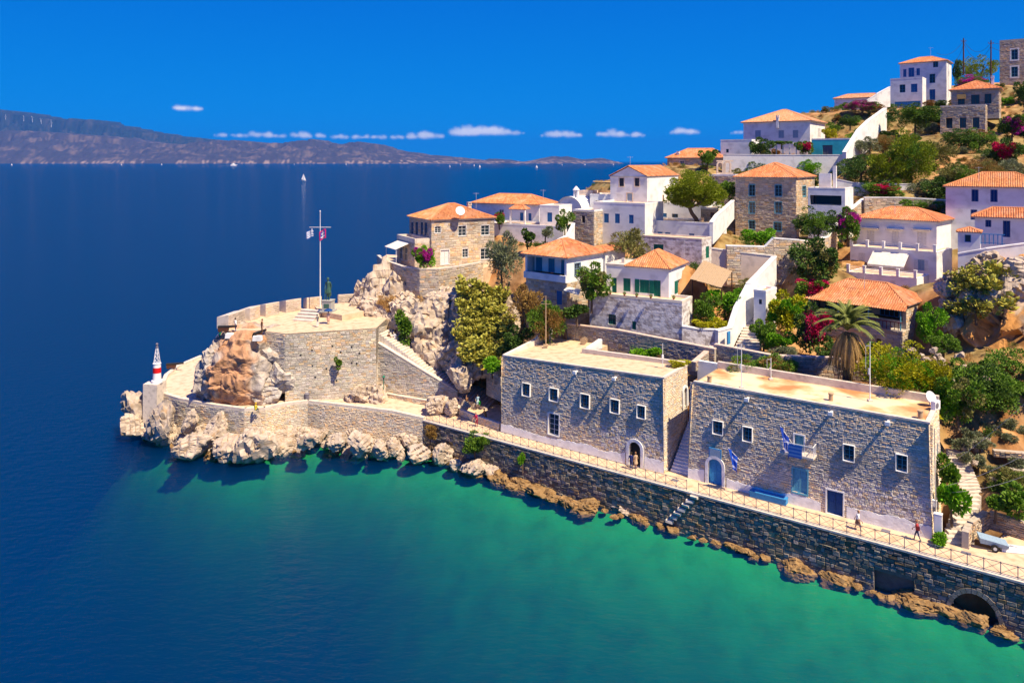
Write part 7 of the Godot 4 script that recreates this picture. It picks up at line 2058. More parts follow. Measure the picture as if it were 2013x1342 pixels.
	for i in 46:
		var px := 906.0 + fmod(i * 37.0, 88.0) + rnd(-4, 4)
		var py := 568.0 + i * 3.3
		var dd := lerpf(107.0, 96.5, (py - 560.0) / 170.0)
		plant("prickly_pear", "yellow green prickly pear cactus on the cliff below the stone house terrace", "cactus", Vector3((px - 1006.5) * dd / 1500.0, 36 - (py - 318.0) * dd / 1500.0 - 0.5, -dd), rnd(1.0, 1.6), rnd(1.4, 2.2), "pad", "cactus", 0.1, "prickly pears below the terrace")
	for i in 10:
		var q: Array = [[1885, 560, 86], [1905, 545, 86], [1930, 560, 84.5], [1950, 575, 83.5], [1895, 600, 85], [1920, 605, 83.5], [1975, 600, 82], [1965, 545, 84.5], [2000, 545, 84], [1870, 615, 86]][i]
		plant("prickly_pear", "prickly pear cactus hanging over the quarry cliff edge", "cactus", Vector3((q[0] - 1006.5) * q[2] / 1500.0, 36 - (q[1] - 318.0) * q[2] / 1500.0 - 0.9, -q[2]), rnd(1.3, 1.9), rnd(1.8, 2.6), "pad", "cactus", 0.1, "prickly pears on the quarry cliff")
	palm()
	var n := 0
	while n < 190:
		var x := rnd(44, 128)
		var z := rnd(-104, -208)
		if is_built(x, z): continue
		n += 1
		var hw := rnd(1.0, 2.6)
		plant("wild_shrub", ["dark green", "olive coloured", "mid green", "bright green", "grey green", "leafy green", "rust brown"][n % 7] + " wild shrub on the open slope between the hill houses", "shrub", Vector3(x, ground_y(x, z) - 0.2, z), hw, hw * rnd(0.9, 1.5), ["leafy", "fine", "fine"][n % 3], ["leaf_dark", "leaf_olive", "leaf_green", "leaf_bright", "leaf_grey", "leaf_green", "leaf_rust"][n % 7], 0.1, "wild shrubs between the hill houses")
	scrub()

func palm() -> void:
	var t := thing("palm_tree", "date palm with a thick skirt of dead brown fronds behind the stone quay house", "palm", Vector3(34.56, 12.42, -78.6))
	t.scale = Vector3.ONE * 1.22
	var tb := Buf.new()
	var hy := 4.9
	tb.tube([Vector3(0, -0.6, 0), Vector3(0, 2.0, 0), Vector3(0, hy, 0)], [0.42, 0.36, 0.4], 10)
	part("trunk", tb, M.bark, t)
	var kinds := []
	for dead in 2:
		for v in 3:
			var b := Buf.new()
			var ln := 3.1 if dead == 0 else 3.4
			var path := []
			for k in 9:
				var u := k / 8.0
				path.append(Vector3(0, (u * 1.5 - u * u * 1.9) * (1.0 + 0.15 * v) * 1.2, u * ln * (1.0 - 0.12 * u)) if dead == 0 else Vector3(0, 0.35 * sin(u * 2.2) - u * u * 3.0, u * 2.3 - 0.75 * u * u))
			for k in 8:
				b.col = Color(0.9, 0.85, 0.7)
				b.bar(path[k], path[k + 1], 0.05, 0.04)
			for k in 44:
				var u := 0.14 + 0.86 * k / 44.0
				var i := mini(int(u * 8), 7)
				var p: Vector3 = path[i].lerp(path[i + 1], u * 8 - i)
				var fw: Vector3 = (path[i + 1] - path[i]).normalized()
				for sd in [-1.0, 1.0]:
					var l := (0.65 if dead == 0 else 0.45) * (1.0 - 0.55 * u)
					var tip := p + Vector3(sd * l * 0.8, -0.12 if dead == 0 else -0.3, 0) + fw * l * 0.7
					var q := rnd(0.7, 1.3)
					b.col = Color(q, q, q * 0.9)
					b.tri(p - fw * 0.035, p + fw * 0.035, tip)
			kinds.append(b.mesh())
	for i in 44:
		var o := part("frond", kinds[i % 3], M.palm_green, t)
		var el := rnd(0.05, 1.25)
		o.transform = Transform3D(Basis(Vector3.UP, i * 2.4 + rnd(-0.2, 0.2)) * Basis(Vector3.RIGHT, -el), Vector3(0, hy + 0.2, 0))
	for i in 96:
		var o := part("dead_frond", kinds[3 + i % 3], M.palm_dead, t)
		o.transform = Transform3D(Basis(Vector3.UP, i * 2.4 + rnd(-0.3, 0.3)) * Basis(Vector3.RIGHT, rnd(-0.1, 0.5)) * Basis.from_scale(Vector3(0.8, rnd(0.75, 1.15), rnd(0.8, 1.1))), Vector3(0, hy - rnd(0.0, 0.7), 0))

func is_built(x: float, z: float) -> bool:
	for f in footprints:
		var q: Vector3 = f[0] * Vector3(x, 0, z)
		if q.x > f[1].x - 0.8 and q.x < f[1].y + 0.8 and q.z < 1.2 and q.z > -f[2] - 0.8: return true
	return false

# wild scrub and dry grass over the open hillside: nobody could count it
func scrub() -> void:
	var sets := {"leaf_olive": [], "leaf_rust": [], "leaf_dark": [], "leaf_dry": []}
	var tries := 0
	while tries < 4200:
		tries += 1
		var x := rnd(-26, 130)
		var z := rnd(-66, -228)
		var y := ground_y(x, z)
		if y < 5.5: continue
		if is_built(x, z): continue
		var k := rng.randf()
		var nm := "leaf_dry" if k < 0.45 else "leaf_olive" if k < 0.65 else "leaf_rust" if k < 0.8 else "leaf_dark"
		sets[nm].append([Vector3(x, y + 0.1, z), rnd(0.35, 0.9)])
	for nm in sets:
		var t := Node3D.new()
		t.name = {"leaf_olive": "olive_scrub", "leaf_rust": "rust_scrub", "leaf_dark": "green_scrub", "leaf_dry": "dry_grass"}[nm]
		add_child(t)
		tag(t, {"leaf_olive": "olive coloured wild scrub over the open hillside", "leaf_rust": "rust brown wild scrub over the open hillside", "leaf_dark": "dark green wild scrub over the open hillside", "leaf_dry": "straw dry grass tufts over the open hillside"}[nm], "scrub", "", "stuff")
		crown(t, "tufts", "tuft" if nm == "leaf_dry" else "fine" if nm != "leaf_dark" else "leafy", nm, sets[nm])
	# dry grass in the cracks of the outcrop and on the great rock
	var spots := []
	for i in 150:
		var px := rnd(745, 915)
		var py := rnd(585, 600 + (px - 745.0) * 0.75)
		var dd := lerpf(110, 103.5, (py - 590.0) / 150.0)
		spots.append([Vector3((px - 1006.5) * dd / 1500.0, 36 - (py - 318.0) * dd / 1500.0, -dd), rnd(0.5, 1.1)])
	var g := Node3D.new()
	g.name = "outcrop_grass"
	add_child(g)
	tag(g, "straw coloured dry grass in the cracks of the pale outcrop", "grass", "", "stuff")
	crown(g, "tufts", "tuft", "leaf_dry", spots)

# ---------------------------------------------------------------- people

# a figure as one smooth skin: bones are [from, to, r0, r1, colour]; meshed as surface nets
func body_mesh(bones: Array, cell: float) -> ArrayMesh:
	var lo := Vector3(9, 9, 9); var hi := -lo
	for b in bones:
		for k in 2:
			lo = lo.min(b[k] - Vector3.ONE * (b[2 + k] + cell * 2)); hi = hi.max(b[k] + Vector3.ONE * (b[2 + k] + cell * 2))
	var n := Vector3i(((hi - lo) / cell).ceil()) + Vector3i.ONE
	var field := PackedFloat32Array()
	field.resize(n.x * n.y * n.z)
	field.fill(1.0)
	for b in bones:   # only the cells near each bone
		var r: float = maxf(b[2], b[3]) + cell * 2.5
		var a: Vector3 = b[0]; var ab: Vector3 = b[1] - b[0]
		var l2 := maxf(ab.length_squared(), 1e-6)
		var i0 := Vector3i(((a.min(b[1]) - Vector3.ONE * r - lo) / cell).floor()).clamp(Vector3i.ZERO, n - Vector3i.ONE)
		var i1 := Vector3i(((a.max(b[1]) + Vector3.ONE * r - lo) / cell).ceil()).clamp(Vector3i.ZERO, n - Vector3i.ONE)
		for z in range(i0.z, i1.z + 1):
			for y in range(i0.y, i1.y + 1):
				for x in range(i0.x, i1.x + 1):
					var p := lo + Vector3(x, y, z) * cell
					var t := clampf((p - a).dot(ab) / l2, 0, 1)
					var d: float = (p - a - ab * t).length() - lerpf(b[2], b[3], t)
					var at := x + n.x * (y + n.y * z)
					var e := field[at]
					var h := maxf(0.025 - absf(d - e), 0.0) / 0.025
					field[at] = minf(d, e) - h * h * 0.025 * 0.25
	var ids := {}
	var v := PackedVector3Array(); var c := PackedColorArray(); var idx := PackedInt32Array()
	for z in n.z - 1:
		for y in n.y - 1:
			for x in n.x - 1:
				var at := x + n.x * (y + n.y * z)
				if absf(field[at]) > cell * 2.0: continue
				var s := Vector3.ZERO; var m := 0
				var f := []
				for k in 8: f.append(field[at + (k & 1) + n.x * ((k >> 1) & 1) + n.x * n.y * (k >> 2)])
				var neg := 0
				for k in 8: neg += 1 if f[k] < 0 else 0
				if neg == 0 or neg == 8: continue
				for e in [[0, 1], [2, 3], [4, 5], [6, 7], [0, 2], [1, 3], [4, 6], [5, 7], [0, 4], [1, 5], [2, 6], [3, 7]]:
					if (f[e[0]] < 0) != (f[e[1]] < 0):
						var u: float = f[e[0]] / (f[e[0]] - f[e[1]])
						s += Vector3(e[0] & 1, (e[0] >> 1) & 1, e[0] >> 2).lerp(Vector3(e[1] & 1, (e[1] >> 1) & 1, e[1] >> 2), u); m += 1
				var p := lo + (Vector3(x, y, z) + s / m) * cell
				var best := 1e9; var col := Color.WHITE
				for b in bones:
					var ab: Vector3 = b[1] - b[0]
					var t := clampf((p - b[0]).dot(ab) / maxf(ab.length_squared(), 1e-6), 0, 1)
					var d: float = (p - b[0] - ab * t).length() - lerpf(b[2], b[3], t)
					if d < best: best = d; col = b[4]
				ids[at] = v.size()
				v.push_back(p); c.push_back(col)
	for at in ids:
		var x: int = at % n.x
		var y: int = (at / n.x) % n.y
		var z: int = at / (n.x * n.y)
		for e in [[1, n.x, n.x * n.y, x], [n.x, n.x * n.y, 1, y], [n.x * n.y, 1, n.x, z]]:
			var d: int = e[0]
			if (field[at] < 0) == (field[at + d] < 0): continue
			var q := [at, at - e[1], at - e[1] - e[2], at - e[2]]
			if not (ids.has(q[1]) and ids.has(q[2]) and ids.has(q[3])): continue
			var o := [0, 1, 2, 0, 2, 3] if field[at] >= 0 else [0, 2, 1, 0, 3, 2]
			for k in o: idx.push_back(ids[q[k]])
	var st := SurfaceTool.new()
	st.begin(Mesh.PRIMITIVE_TRIANGLES)
	for i in v.size():
		st.set_color(c[i]); st.set_smooth_group(0); st.add_vertex(v[i])
	for i in idx: st.add_index(i)
	st.generate_normals()
	return st.commit()

# pose: stand, walk, sit, lean; colours in linear values
func figure(pose: String, top: Color, legs: Color, hair: Color, skirt := false, skin := Color(0.5, 0.3, 0.2), tall := 1.7) -> Array:
	var s := tall / 1.72
	var hip := Vector3(0, 0.92, 0)
	var k := {"stand": [0.03, -0.02, 0.15, -0.1], "walk": [0.24, -0.26, 0.4, -0.4], "lean": [0.05, -0.05, 0.5, 0.5], "sit": [0.42, 0.4, 0.3, 0.3]}
	var a: Array = k[pose]
	var seat := pose == "sit"
	if seat: hip.y = 0.5
	var chest := hip + Vector3(0, 0.42, 0.18 if pose == "lean" else 0.02)
	var neck := chest + Vector3(0, 0.14, 0.03)
	var head := neck + Vector3(0, 0.17, 0.03)
	var b := [[hip, chest, 0.135, 0.14, top], [chest + Vector3(-0.14, 0.03, 0), chest + Vector3(0.14, 0.03, 0), 0.07, 0.07, top], [chest, neck, 0.08, 0.055, skin], [head + Vector3(0, -0.03, 0.02), head + Vector3(0, 0.03, 0), 0.082, 0.098, skin], [head + Vector3(0, 0.045, -0.02), head + Vector3(0, -0.02, -0.05), 0.1, 0.085, hair], [head + Vector3(0, -0.01, 0.09), head + Vector3(0, -0.03, 0.115), 0.018, 0.016, skin]]
	for i in 2:
		var sx := -1.0 if i == 0 else 1.0
		var hp := hip + Vector3(sx * 0.085, -0.03, 0)
		var fz: float = a[i]
		var knee: Vector3; var ank: Vector3
		if seat:
			knee = hp + Vector3(sx * 0.03, 0.02, fz); ank = knee + Vector3(0, -0.42, 0.03)
		else:
			knee = hp + Vector3(0, -0.42, fz * 0.55 + 0.03); ank = Vector3(hp.x, 0.07, fz)
		var lc := skin if skirt else legs
		b.append([hp, knee, 0.088, 0.062, legs if skirt else lc]); b.append([knee, ank, 0.058, 0.04, lc]); b.append([ank + Vector3(0, -0.03, -0.03), ank + Vector3(0, -0.045, 0.15), 0.04, 0.032, Color(0.08, 0.06, 0.05)])
		if skirt: b.append([hip + Vector3(0, 0.1, 0), hip + Vector3(sx * 0.06, -0.33, fz * 0.3), 0.13, 0.17, legs])
		var sh := chest + Vector3(sx * 0.185, 0.03, 0)
		var az: float = a[2 + i]
		var el := sh + Vector3(sx * 0.05, -0.27, az * 0.35 - 0.04); var wr := el + Vector3(-sx * 0.02, -0.2, az * 0.5 + 0.06)
		b.append([sh, el, 0.05, 0.04, top]); b.append([el, wr, 0.038, 0.028, skin])
		for f in 4: b.append([wr + Vector3(0, -0.02, (f - 1.5) * 0.02), wr + Vector3(0, -0.15 - 0.012 * (f % 2), 0.02 + (f - 1.5) * 0.022), 0.014, 0.009, skin])
		b.append([wr, wr + Vector3(0, -0.08, 0.06), 0.013, 0.009, skin])
	for e in b:
		e[0] *= s; e[1] *= s; e[2] *= s; e[3] *= s
	return b

func person(label: String, at: Vector3, turn: float, pose: String, top: Color, legs: Color, hair: Color, skirt := false, tall := 1.7) -> Node3D:
	var t := thing("person", label, "person", at, turn)
	part("body", body_mesh(figure(pose, top, legs, hair, skirt, Color(0.5, 0.3, 0.2), tall), 0.03), M.skin_cloth, t)
	return t

func build_people() -> void:
	var W := Color(0.75, 0.75, 0.75); var N := Color(0.02, 0.03, 0.12); var K := Color(0.03, 0.02, 0.015); var B := Color(0.25, 0.13, 0.07)
	person("man in navy shirt and shorts outside the arched doorway", Vector3(12.4, 4.01, -79.31), 200, "stand", N, Color(0.05, 0.06, 0.15), K, false, 1.78)
	person("woman in a patterned tan dress beside the man in navy", Vector3(12.92, 4.01, -79.58), 170, "stand", Color(0.5, 0.35, 0.22), Color(0.5, 0.38, 0.25), B, true, 1.66)
	person("woman in white top and brown skirt walking along the quay", Vector3(30.11, 4.01, -66.37), 300, "walk", W, Color(0.2, 0.12, 0.08), B, true, 1.66)
	var w2 := person("woman in red top and dark shorts walking along the quay", Vector3(34.29, 4.01, -64.5), 120, "walk", Color(0.4, 0.05, 0.05), Color(0.03, 0.04, 0.1), B, false, 1.68)
	var bag := Buf.new()
	bag.box(Vector3(0.18, 0.95, -0.2), Vector3(0.3, 1.3, 0.1))
	part("shoulder_bag", bag, M.dark_red, w2)
	person("person in crimson clothes standing on the quay walk by the low curved wall", Vector3(-4.28, 4.01, -92.28), 30, "lean", Color(0.45, 0.02, 0.08), Color(0.3, 0.03, 0.06), K, false, 1.72)
	person("person in orange shorts leaning behind the low curved wall", Vector3(-3.22, 4.01, -93.72), 60, "lean", Color(0.5, 0.22, 0.06), Color(0.45, 0.2, 0.05), K, false, 1.7)
	person("person in navy with a red bag at the foot of the stairs", Vector3(-7.02, 4.15, -97.9), 340, "stand", N, Color(0.05, 0.07, 0.2), Color(0.7, 0.65, 0.5), false, 1.7)
	person("woman in a brown dress at the foot of the stairs", Vector3(-5.88, 4.15, -98.51), 20, "stand", Color(0.3, 0.15, 0.08), Color(0.35, 0.18, 0.1), B, true, 1.7)
	var gw := person("woman in pale blue carrying a bright green bag by the stairs", Vector3(-4.45, 4.15, -98.91), 10, "walk", Color(0.4, 0.6, 0.75), Color(0.5, 0.65, 0.75), Color(0.6, 0.5, 0.35), true, 1.7)
	var gb := Buf.new()
	gb.box(Vector3(0.22, 0.45, -0.1), Vector3(0.38, 0.85, 0.25))
	part("green_bag", gb, M.bag_green, gw)
	person("person in a dark brown top climbing the stairs", Vector3(-16.86, 10.97, -104.3), 200, "walk", Color(0.15, 0.06, 0.04), K, K, false, 1.7)
	person("person in white climbing the stairs beside the outcrop", Vector3(-16.1, 10.92, -104.8), 200, "walk", W, W, K, false, 1.7)
	person("visitor in white top and blue trousers near the first merlon", Vector3(-36.17, 13.84, -99.82), 90, "stand", W, Color(0.05, 0.1, 0.35), K, false, 1.7)
	person("visitor in brown looking out beside the cannon on the bastion edge", Vector3(-32.48, 13.84, -98.93), 240, "stand", Color(0.2, 0.1, 0.05), Color(0.18, 0.09, 0.05), K, false, 1.75)
	person("visitor in black and white below the terrace steps", Vector3(-26.08, 13.84, -102.28), 150, "lean", Color(0.1, 0.1, 0.12), W, K, false, 1.65)
	var um := person("visitor holding a blue parasol near the statue", Vector3(-25.11, 13.84, -104.2), 180, "stand", Color(0.55, 0.4, 0.35), Color(0.5, 0.3, 0.25), B, true, 1.68)
	var ub := Buf.new()
	ub.lathe([[0.62, 1.85], [0.45, 2.0], [0.2, 2.1], [0.0, 2.13]], 10); ub.tube([Vector3(0.0, 1.2, 0.1), Vector3(0, 2.1, 0)], [0.012, 0.012], 5)
	part("parasol", ub, M.navy, um)
	var cl := person("climber with yellow cap and yellow shirt leaning on the kerb of the sea wall", Vector3(-31.72, 5.32, -94.3), 200, "sit", Color(0.6, 0.5, 0.03), Color(0.05, 0.1, 0.12), Color(0.7, 0.45, 0.02), false, 1.72)
	cl.position.y -= 0.42
	# bronze statue
	var st := thing("statue", "green bronze statue of a standing man with a long coat on a grey pedestal", "statue", Vector3(-26.31, 14.6, -109.18), 10)
	var pd := Buf.new()
	pd.box(Vector3(-0.95, 0, -0.95), Vector3(0.95, 0.25, 0.95)); pd.box(Vector3(-0.68, 0.25, -0.68), Vector3(0.68, 1.55, 0.68)); pd.box(Vector3(-0.75, 1.55, -0.75), Vector3(0.75, 1.68, 0.75))
	part("pedestal", pd, M.grey_stone, st)
	var z := Color.WHITE
	var bn := figure("stand", z, z, z, true, z, 3.1)
	bn.append([Vector3(0, 2.2, -0.1), Vector3(0, 0.7, -0.22), 0.28, 0.36, z]); bn.append([Vector3(-0.36, 1.5, 0.2), Vector3(-0.42, 0.1, 0.32), 0.05, 0.06, z])
	part("bronze_figure", body_mesh(bn, 0.045), M.bronze, st, Transform3D(Basis.IDENTITY, Vector3(0, 1.68, 0)))
	var plq := Buf.new()
	plq.box(Vector3(-0.4, 0.6, 0.685), Vector3(0.4, 1.2, 0.705))
	part("plaque", plq, M.bronze, st)

# ---------------------------------------------------------------- harbour furniture

func wave_flag(called: String, label: String, at: Vector3, w: float, h: float, paint: Callable) -> void:
	var b := Buf.new()
	var nx := 14
	var ny := 9
	for i in nx:
		for j in ny:
			var p := []
			for e in [[i, j], [i + 1, j], [i + 1, j + 1], [i, j + 1]]:
				var u: float = e[0] / float(nx)
				var v: float = e[1] / float(ny)
				p.append(Vector3(-u * w * 0.95, -v * h - u * u * 0.35 * h + sin(u * 7.0) * 0.05, sin(u * 8.0 + v) * 0.16 * u))
			b.col = paint.call((i + 0.5) / nx, (j + 0.5) / ny)
			b.quad(p[0], p[1], p[2], p[3])
	solo(called, b, M.flag_cloth, label, "flag").position = at

func build_small() -> void:
	mat("grey_stone", lin(0.34, 0.35, 0.34), 0.8)
	mat("bag_green", lin(0.02, 0.55, 0.05), 0.7)
	# lighthouse on its plinth
	var lh := thing("lighthouse", "small white harbour light with a red band and a lattice top", "lighthouse", Vector3(-46.88, 5.6, -100.66))
	var b := Buf.new()
	b.hexa([Vector3(-1.5, -6, 0.9), Vector3(0.5, -6, 1.2), Vector3(0.8, -6, -1.2), Vector3(-1.4, -6, -1.3), Vector3(-1.45, 1.3, 0.8), Vector3(0.5, 1.3, 1.1), Vector3(0.7, 1.3, -1.2), Vector3(-1.35, 1.3, -1.2)])
	var plinth := part("plinth", b, M.cap_stone, lh)
	b = Buf.new()
	b.lathe([[0.72, 1.3], [0.7, 1.62], [0.56, 1.7], [0.55, 1.75]], 18)
	b.lathe([[0.53, 1.75], [0.5, 2.6]], 18)
	part("tower_base", b, M.white_paint, lh)
	b = Buf.new()
	b.lathe([[0.51, 2.6], [0.495, 3.3]], 18)
	part("red_band", b, M.red_paint, lh)
	b = Buf.new()
	b.lathe([[0.495, 3.3], [0.48, 3.75], [0.53, 3.78], [0.53, 3.86], [0.0, 3.87]], 18)
	part("tower_top", b, M.white_paint, lh)
	for k in 4:
		var a := TAU * (k + 0.5) / 4
		var c := TAU * (k + 1.5) / 4
		b = Buf.new()
		b.bar(Vector3(cos(a) * 0.42, 3.86, sin(a) * 0.42), Vector3(cos(a) * 0.12, 5.9, sin(a) * 0.12), 0.06, 0.06)
		part("lattice_leg", b, M.white_paint, lh)
		for j in 4:
			var r0 := lerpf(0.42, 0.12, j / 4.0)
			var r1 := lerpf(0.42, 0.12, (j + 1) / 4.0)
			b = Buf.new()
			b.bar(Vector3(cos(a) * r0, 3.86 + j * 0.51, sin(a) * r0), Vector3(cos(c) * r1, 3.86 + (j + 1) * 0.51, sin(c) * r1), 0.04, 0.04)
			part("lattice_brace", b, M.white_paint, lh)
	b = Buf.new()
	b.lathe([[0.2, 5.9], [0.2, 6.0], [0.13, 6.02], [0.13, 6.35], [0.2, 6.38], [0.0, 6.55]], 10)
	part("lantern", b, M.iron, lh)
	# flagpole and flags
	var fp := thing("flagpole", "tall white flagpole with a yard beside the bronze statue", "flagpole", Vector3(-28.34, 14, -112.63))
	b = Buf.new()
	b.tube([Vector3.ZERO, Vector3(0, 9, 0), Vector3(0, 14.6, 0)], [0.08, 0.06, 0.04], 8); b.lathe([[0.0, 14.6], [0.12, 14.7], [0.0, 14.85]], 8)
	part("pole", b, M.white_paint, fp)
	b = Buf.new()
	b.tube([Vector3(-1.6, 12.35, 0), Vector3(1.6, 12.35, 0)], [0.035, 0.035], 6)
	part("yard", b, M.white_paint, fp)
	b = Buf.new()
	b.box(Vector3(-0.3, -0.2, -0.3), Vector3(0.3, 0.35, 0.3))
	part("foot", b, M.cap_stone, fp)
	wave_flag("national_flag", "blue and white striped flag with a cross on the left halyard", fp.position + Vector3(-1.0, 12.1, 0), 1.05, 1.2, func(u, v):
		if u < 0.42 and v < 0.56: return Color(0.7, 0.72, 0.75) if absf(u - 0.21) < 0.05 or absf(v - 0.28) < 0.07 else Color(0.02, 0.1, 0.4)
		return Color(0.02, 0.1, 0.4) if int(v * 9) % 2 == 0 else Color(0.75, 0.76, 0.78))
	wave_flag("island_flag", "blue flag with red border and white emblem on the right halyard", fp.position + Vector3(0.85, 12.1, 0), 1.0, 1.35, func(u, v):
		if u < 0.12 or u > 0.88 or v < 0.12 or v > 0.88: return Color(0.55, 0.02, 0.12)
		if absf(u - 0.5) < 0.06 or (absf(v - 0.4) < 0.06 and absf(u - 0.5) < 0.22) or (absf(v - 0.7) < 0.05 and absf(u - 0.5) < 0.28): return Color(0.7, 0.7, 0.72)
		return Color(0.03, 0.05, 0.3))
	# cannons
	for a in [[Vector3(-49.99, 5.55, -112.5), 255.0, "black cannon on a timber carriage at the head of the path"], [Vector3(-37.39, 13.84, -99.52), 265.0, "black cannon pointing out to sea over the left tip of the bastion"], [Vector3(-32.77, 13.32, -98.6), 200.0, "dark cannon on a white block at the bastion edge above the great rock"]]:
		var cn := thing("cannon", a[2], "cannon", a[0], a[1])
		b = Buf.new()
		b.tube([Vector3(0, 0.62, -1.0), Vector3(0, 0.62, -0.9), Vector3(0, 0.66, 0.2), Vector3(0, 0.7, 1.35), Vector3(0, 0.7, 1.42)], [0.1, 0.21, 0.18, 0.13, 0.16], 10)
		part("barrel", b, M.black_iron, cn)
		for sx in [-0.3, 0.2]:
			b = Buf.new()
			b.box(Vector3(sx, 0.12, -0.9), Vector3(sx + 0.1, 0.55, 0.35))
			part("carriage_cheek", b, M.brown, cn)
			for zz in [-0.65, 0.15]:
				b = Buf.new()
				b.tube([Vector3(sx - 0.04, 0.16, zz), Vector3(sx + 0.14, 0.16, zz)], [0.16, 0.16], 10)
				part("wheel", b, M.brown, cn)
	for a in [[Vector3(-36.6, 13.16, -99), "white painted block on the rock below the first merlon"], [Vector3(-32.57, 13.16, -97.6), "white painted cannon block above the rust rock face"]]:
		b = Buf.new()
		b.hexa([Vector3(-0.55, 0, 0.4), Vector3(0.55, 0, 0.4), Vector3(0.55, 0, -0.4), Vector3(-0.55, 0, -0.4), Vector3(-0.5, 0.6, 0.35), Vector3(0.5, 0.6, 0.35), Vector3(0.5, 0.6, -0.35), Vector3(-0.5, 0.6, -0.35)])
		solo("white_block", b, M.white, a[1], "block").position = a[0]
	b = Buf.new()
	b.lathe([[0.14, 0], [0.14, 0.9], [0.18, 0.92], [0.18, 1.0], [0.0, 1.15]], 10)
	solo("green_bollard", b, M.green_paint, "dark green bollard at the left tip of the bastion", "bollard").position = Vector3(-38.45, 12.84, -100.4)
	# lamp post and bin
	var lp := thing("street_lamp", "green iron lamp post with a lantern beside the path", "lamp", Vector3(-16.9, 4.55, -100.37))
	b = Buf.new()
	b.lathe([[0.2, 0], [0.2, 0.15], [0.1, 0.25], [0.1, 0.7], [0.05, 0.8], [0.045, 2.75], [0.08, 2.78], [0.05, 2.85]], 10)
	part("post", b, M.green_paint, lp)
	b = Buf.new()
	b.lathe([[0.08, 2.85], [0.17, 3.15], [0.0, 3.15]], 6)
	part("lantern_glass", b, M.glass, lp)
	b = Buf.new()
	b.lathe([[0.22, 3.15], [0.12, 3.3], [0.03, 3.34], [0.0, 3.45]], 6)
	part("lantern_cap", b, M.green_paint, lp)
	var bn := thing("litter_bin", "dark brown litter bin beside the path at the bastion foot", "bin", Vector3(-26.7, 4.9, -99.26))
	b = Buf.new()
	b.lathe([[0.27, 0], [0.33, 0.85], [0.33, 0.88]], 12)
	part("tub", b, M.iron, bn)
	b = Buf.new()
	b.lathe([[0.37, 0.88], [0.37, 0.93], [0.2, 1.05], [0.0, 1.07]], 12)
	part("lid", b, M.iron, bn)
	railing()
	boats()
	skyline()
	right_garden()

func railing() -> void:
	var q0 := Vector3(-10.99, 4, -94.49)
	var q1 := Vector3(38.95, 4, -58.04)
	var along := (q1 - q0).normalized()
	var f := face_at(q0 + Vector3(0, 0.05, 0), along)
	var end1 := Vector3(16.79, 4, -73.96).distance_to(q0)
	for run in [[0.3, end1, "thin dark railing of crossed bars along the quay past the arched doorway"], [end1 + 1.2, 76.0, "thin dark railing of crossed bars along the quay past the flags"]]:
		var t := thing("quay_railing", run[2], "railing")
		var n := int(round((run[1] - run[0]) / 1.12))
		var step: float = (run[1] - run[0]) / n
		for k in n + 1:
			var x: float = run[0] + k * step
			var p := Buf.new()
			p.bar(f * Vector3(x, 0, -0.2), f * Vector3(x, 1.02, -0.2), 0.05, 0.05)
			part("post", p, M.iron, t)
			if k == n: break
			for d in 2:
				var c := Buf.new()
				c.bar(f * Vector3(x + 0.02, 0.14 if d == 0 else 0.92, -0.2), f * Vector3(x + step - 0.02, 0.92 if d == 0 else 0.14, -0.2), 0.022, 0.022)
				part("cross_bar", c, M.iron, t)
		for y in [0.12, 0.95]:
			var r := Buf.new()
			r.bar(f * Vector3(run[0], y, -0.2), f * Vector3(run[1], y, -0.2), 0.04, 0.04)
			part("rail", r, M.iron, t)
	# swimming ladder below the gap
	var lt := thing("stone_landing", "broken stone steps going down from the railing gap to the water", "stairs")
	for k in 7:
		var s := Buf.new()
		one_stone(s, face_at(f * Vector3(end1 + 0.5 - k * 0.42, -0.5 - k * 0.5, 0.02), along), 0, 0.8, 0, 0.3, 0.35, 0.04)
		part("step", s, M.cap_stone, lt)

func sailboat(label: String, at: Vector3, s: float, turn: float, sails: bool, group := "") -> void:
	var t := thing("sailboat", label, "boat", at, turn, group)
	var h := Buf.new()
	var rows := []
	for e in [[0.0, 0.05], [0.45, 0.75]]:
		var row := []
		for k in 9:
			var u := k / 8.0
			var w = sin(PI * pow(u, 0.75)) * 1.5 * (0.55 + e[0] * 1.0)
			row.append([Vector3(-5.5 + 11.0 * u + e[0] * (u - 0.5) * 1.6, -0.4 + e[1] * 2.0, w), Vector3(-5.5 + 11.0 * u + e[0] * (u - 0.5) * 1.6, -0.4 + e[1] * 2.0, -w)])
		rows.append(row)
	for k in 8:
		h.quad(rows[0][k][0], rows[0][k + 1][0], rows[1][k + 1][0], rows[1][k][0]); h.quad(rows[0][k + 1][1], rows[0][k][1], rows[1][k][1], rows[1][k + 1][1]); h.quad(rows[1][k][0], rows[1][k + 1][0], rows[1][k + 1][1], rows[1][k][1])
	h.box(Vector3(-2, 1.1, -0.8), Vector3(2, 1.7, 0.8))
	part("hull", h, M.white_paint, t)
	var m := Buf.new()
	m.tube([Vector3(0.6, 1, 0), Vector3(0.6, 14, 0)], [0.12, 0.07], 6); m.bar(Vector3(0.6, 2.4, 0), Vector3(-4.4, 2.4, 0), 0.12, 0.12)
	part("mast", m, M.white_paint, t)
	if sails:
		var a := Buf.new()
		for e in [0.06, -0.06]: a.tri(Vector3(0.4, 2.7, e), Vector3(-4.2, 2.7, e + 0.5), Vector3(0.4, 13.4, e))
		part("mainsail", a, M.canvas_white, t)
		a = Buf.new()
		for e in [0.06, -0.06]: a.tri(Vector3(5.6, 1.4, e), Vector3(1.0, 2.0, e + 0.8), Vector3(0.7, 12.0, e))
		part("jib", a, M.canvas_white, t)
	t.scale = Vector3.ONE * s

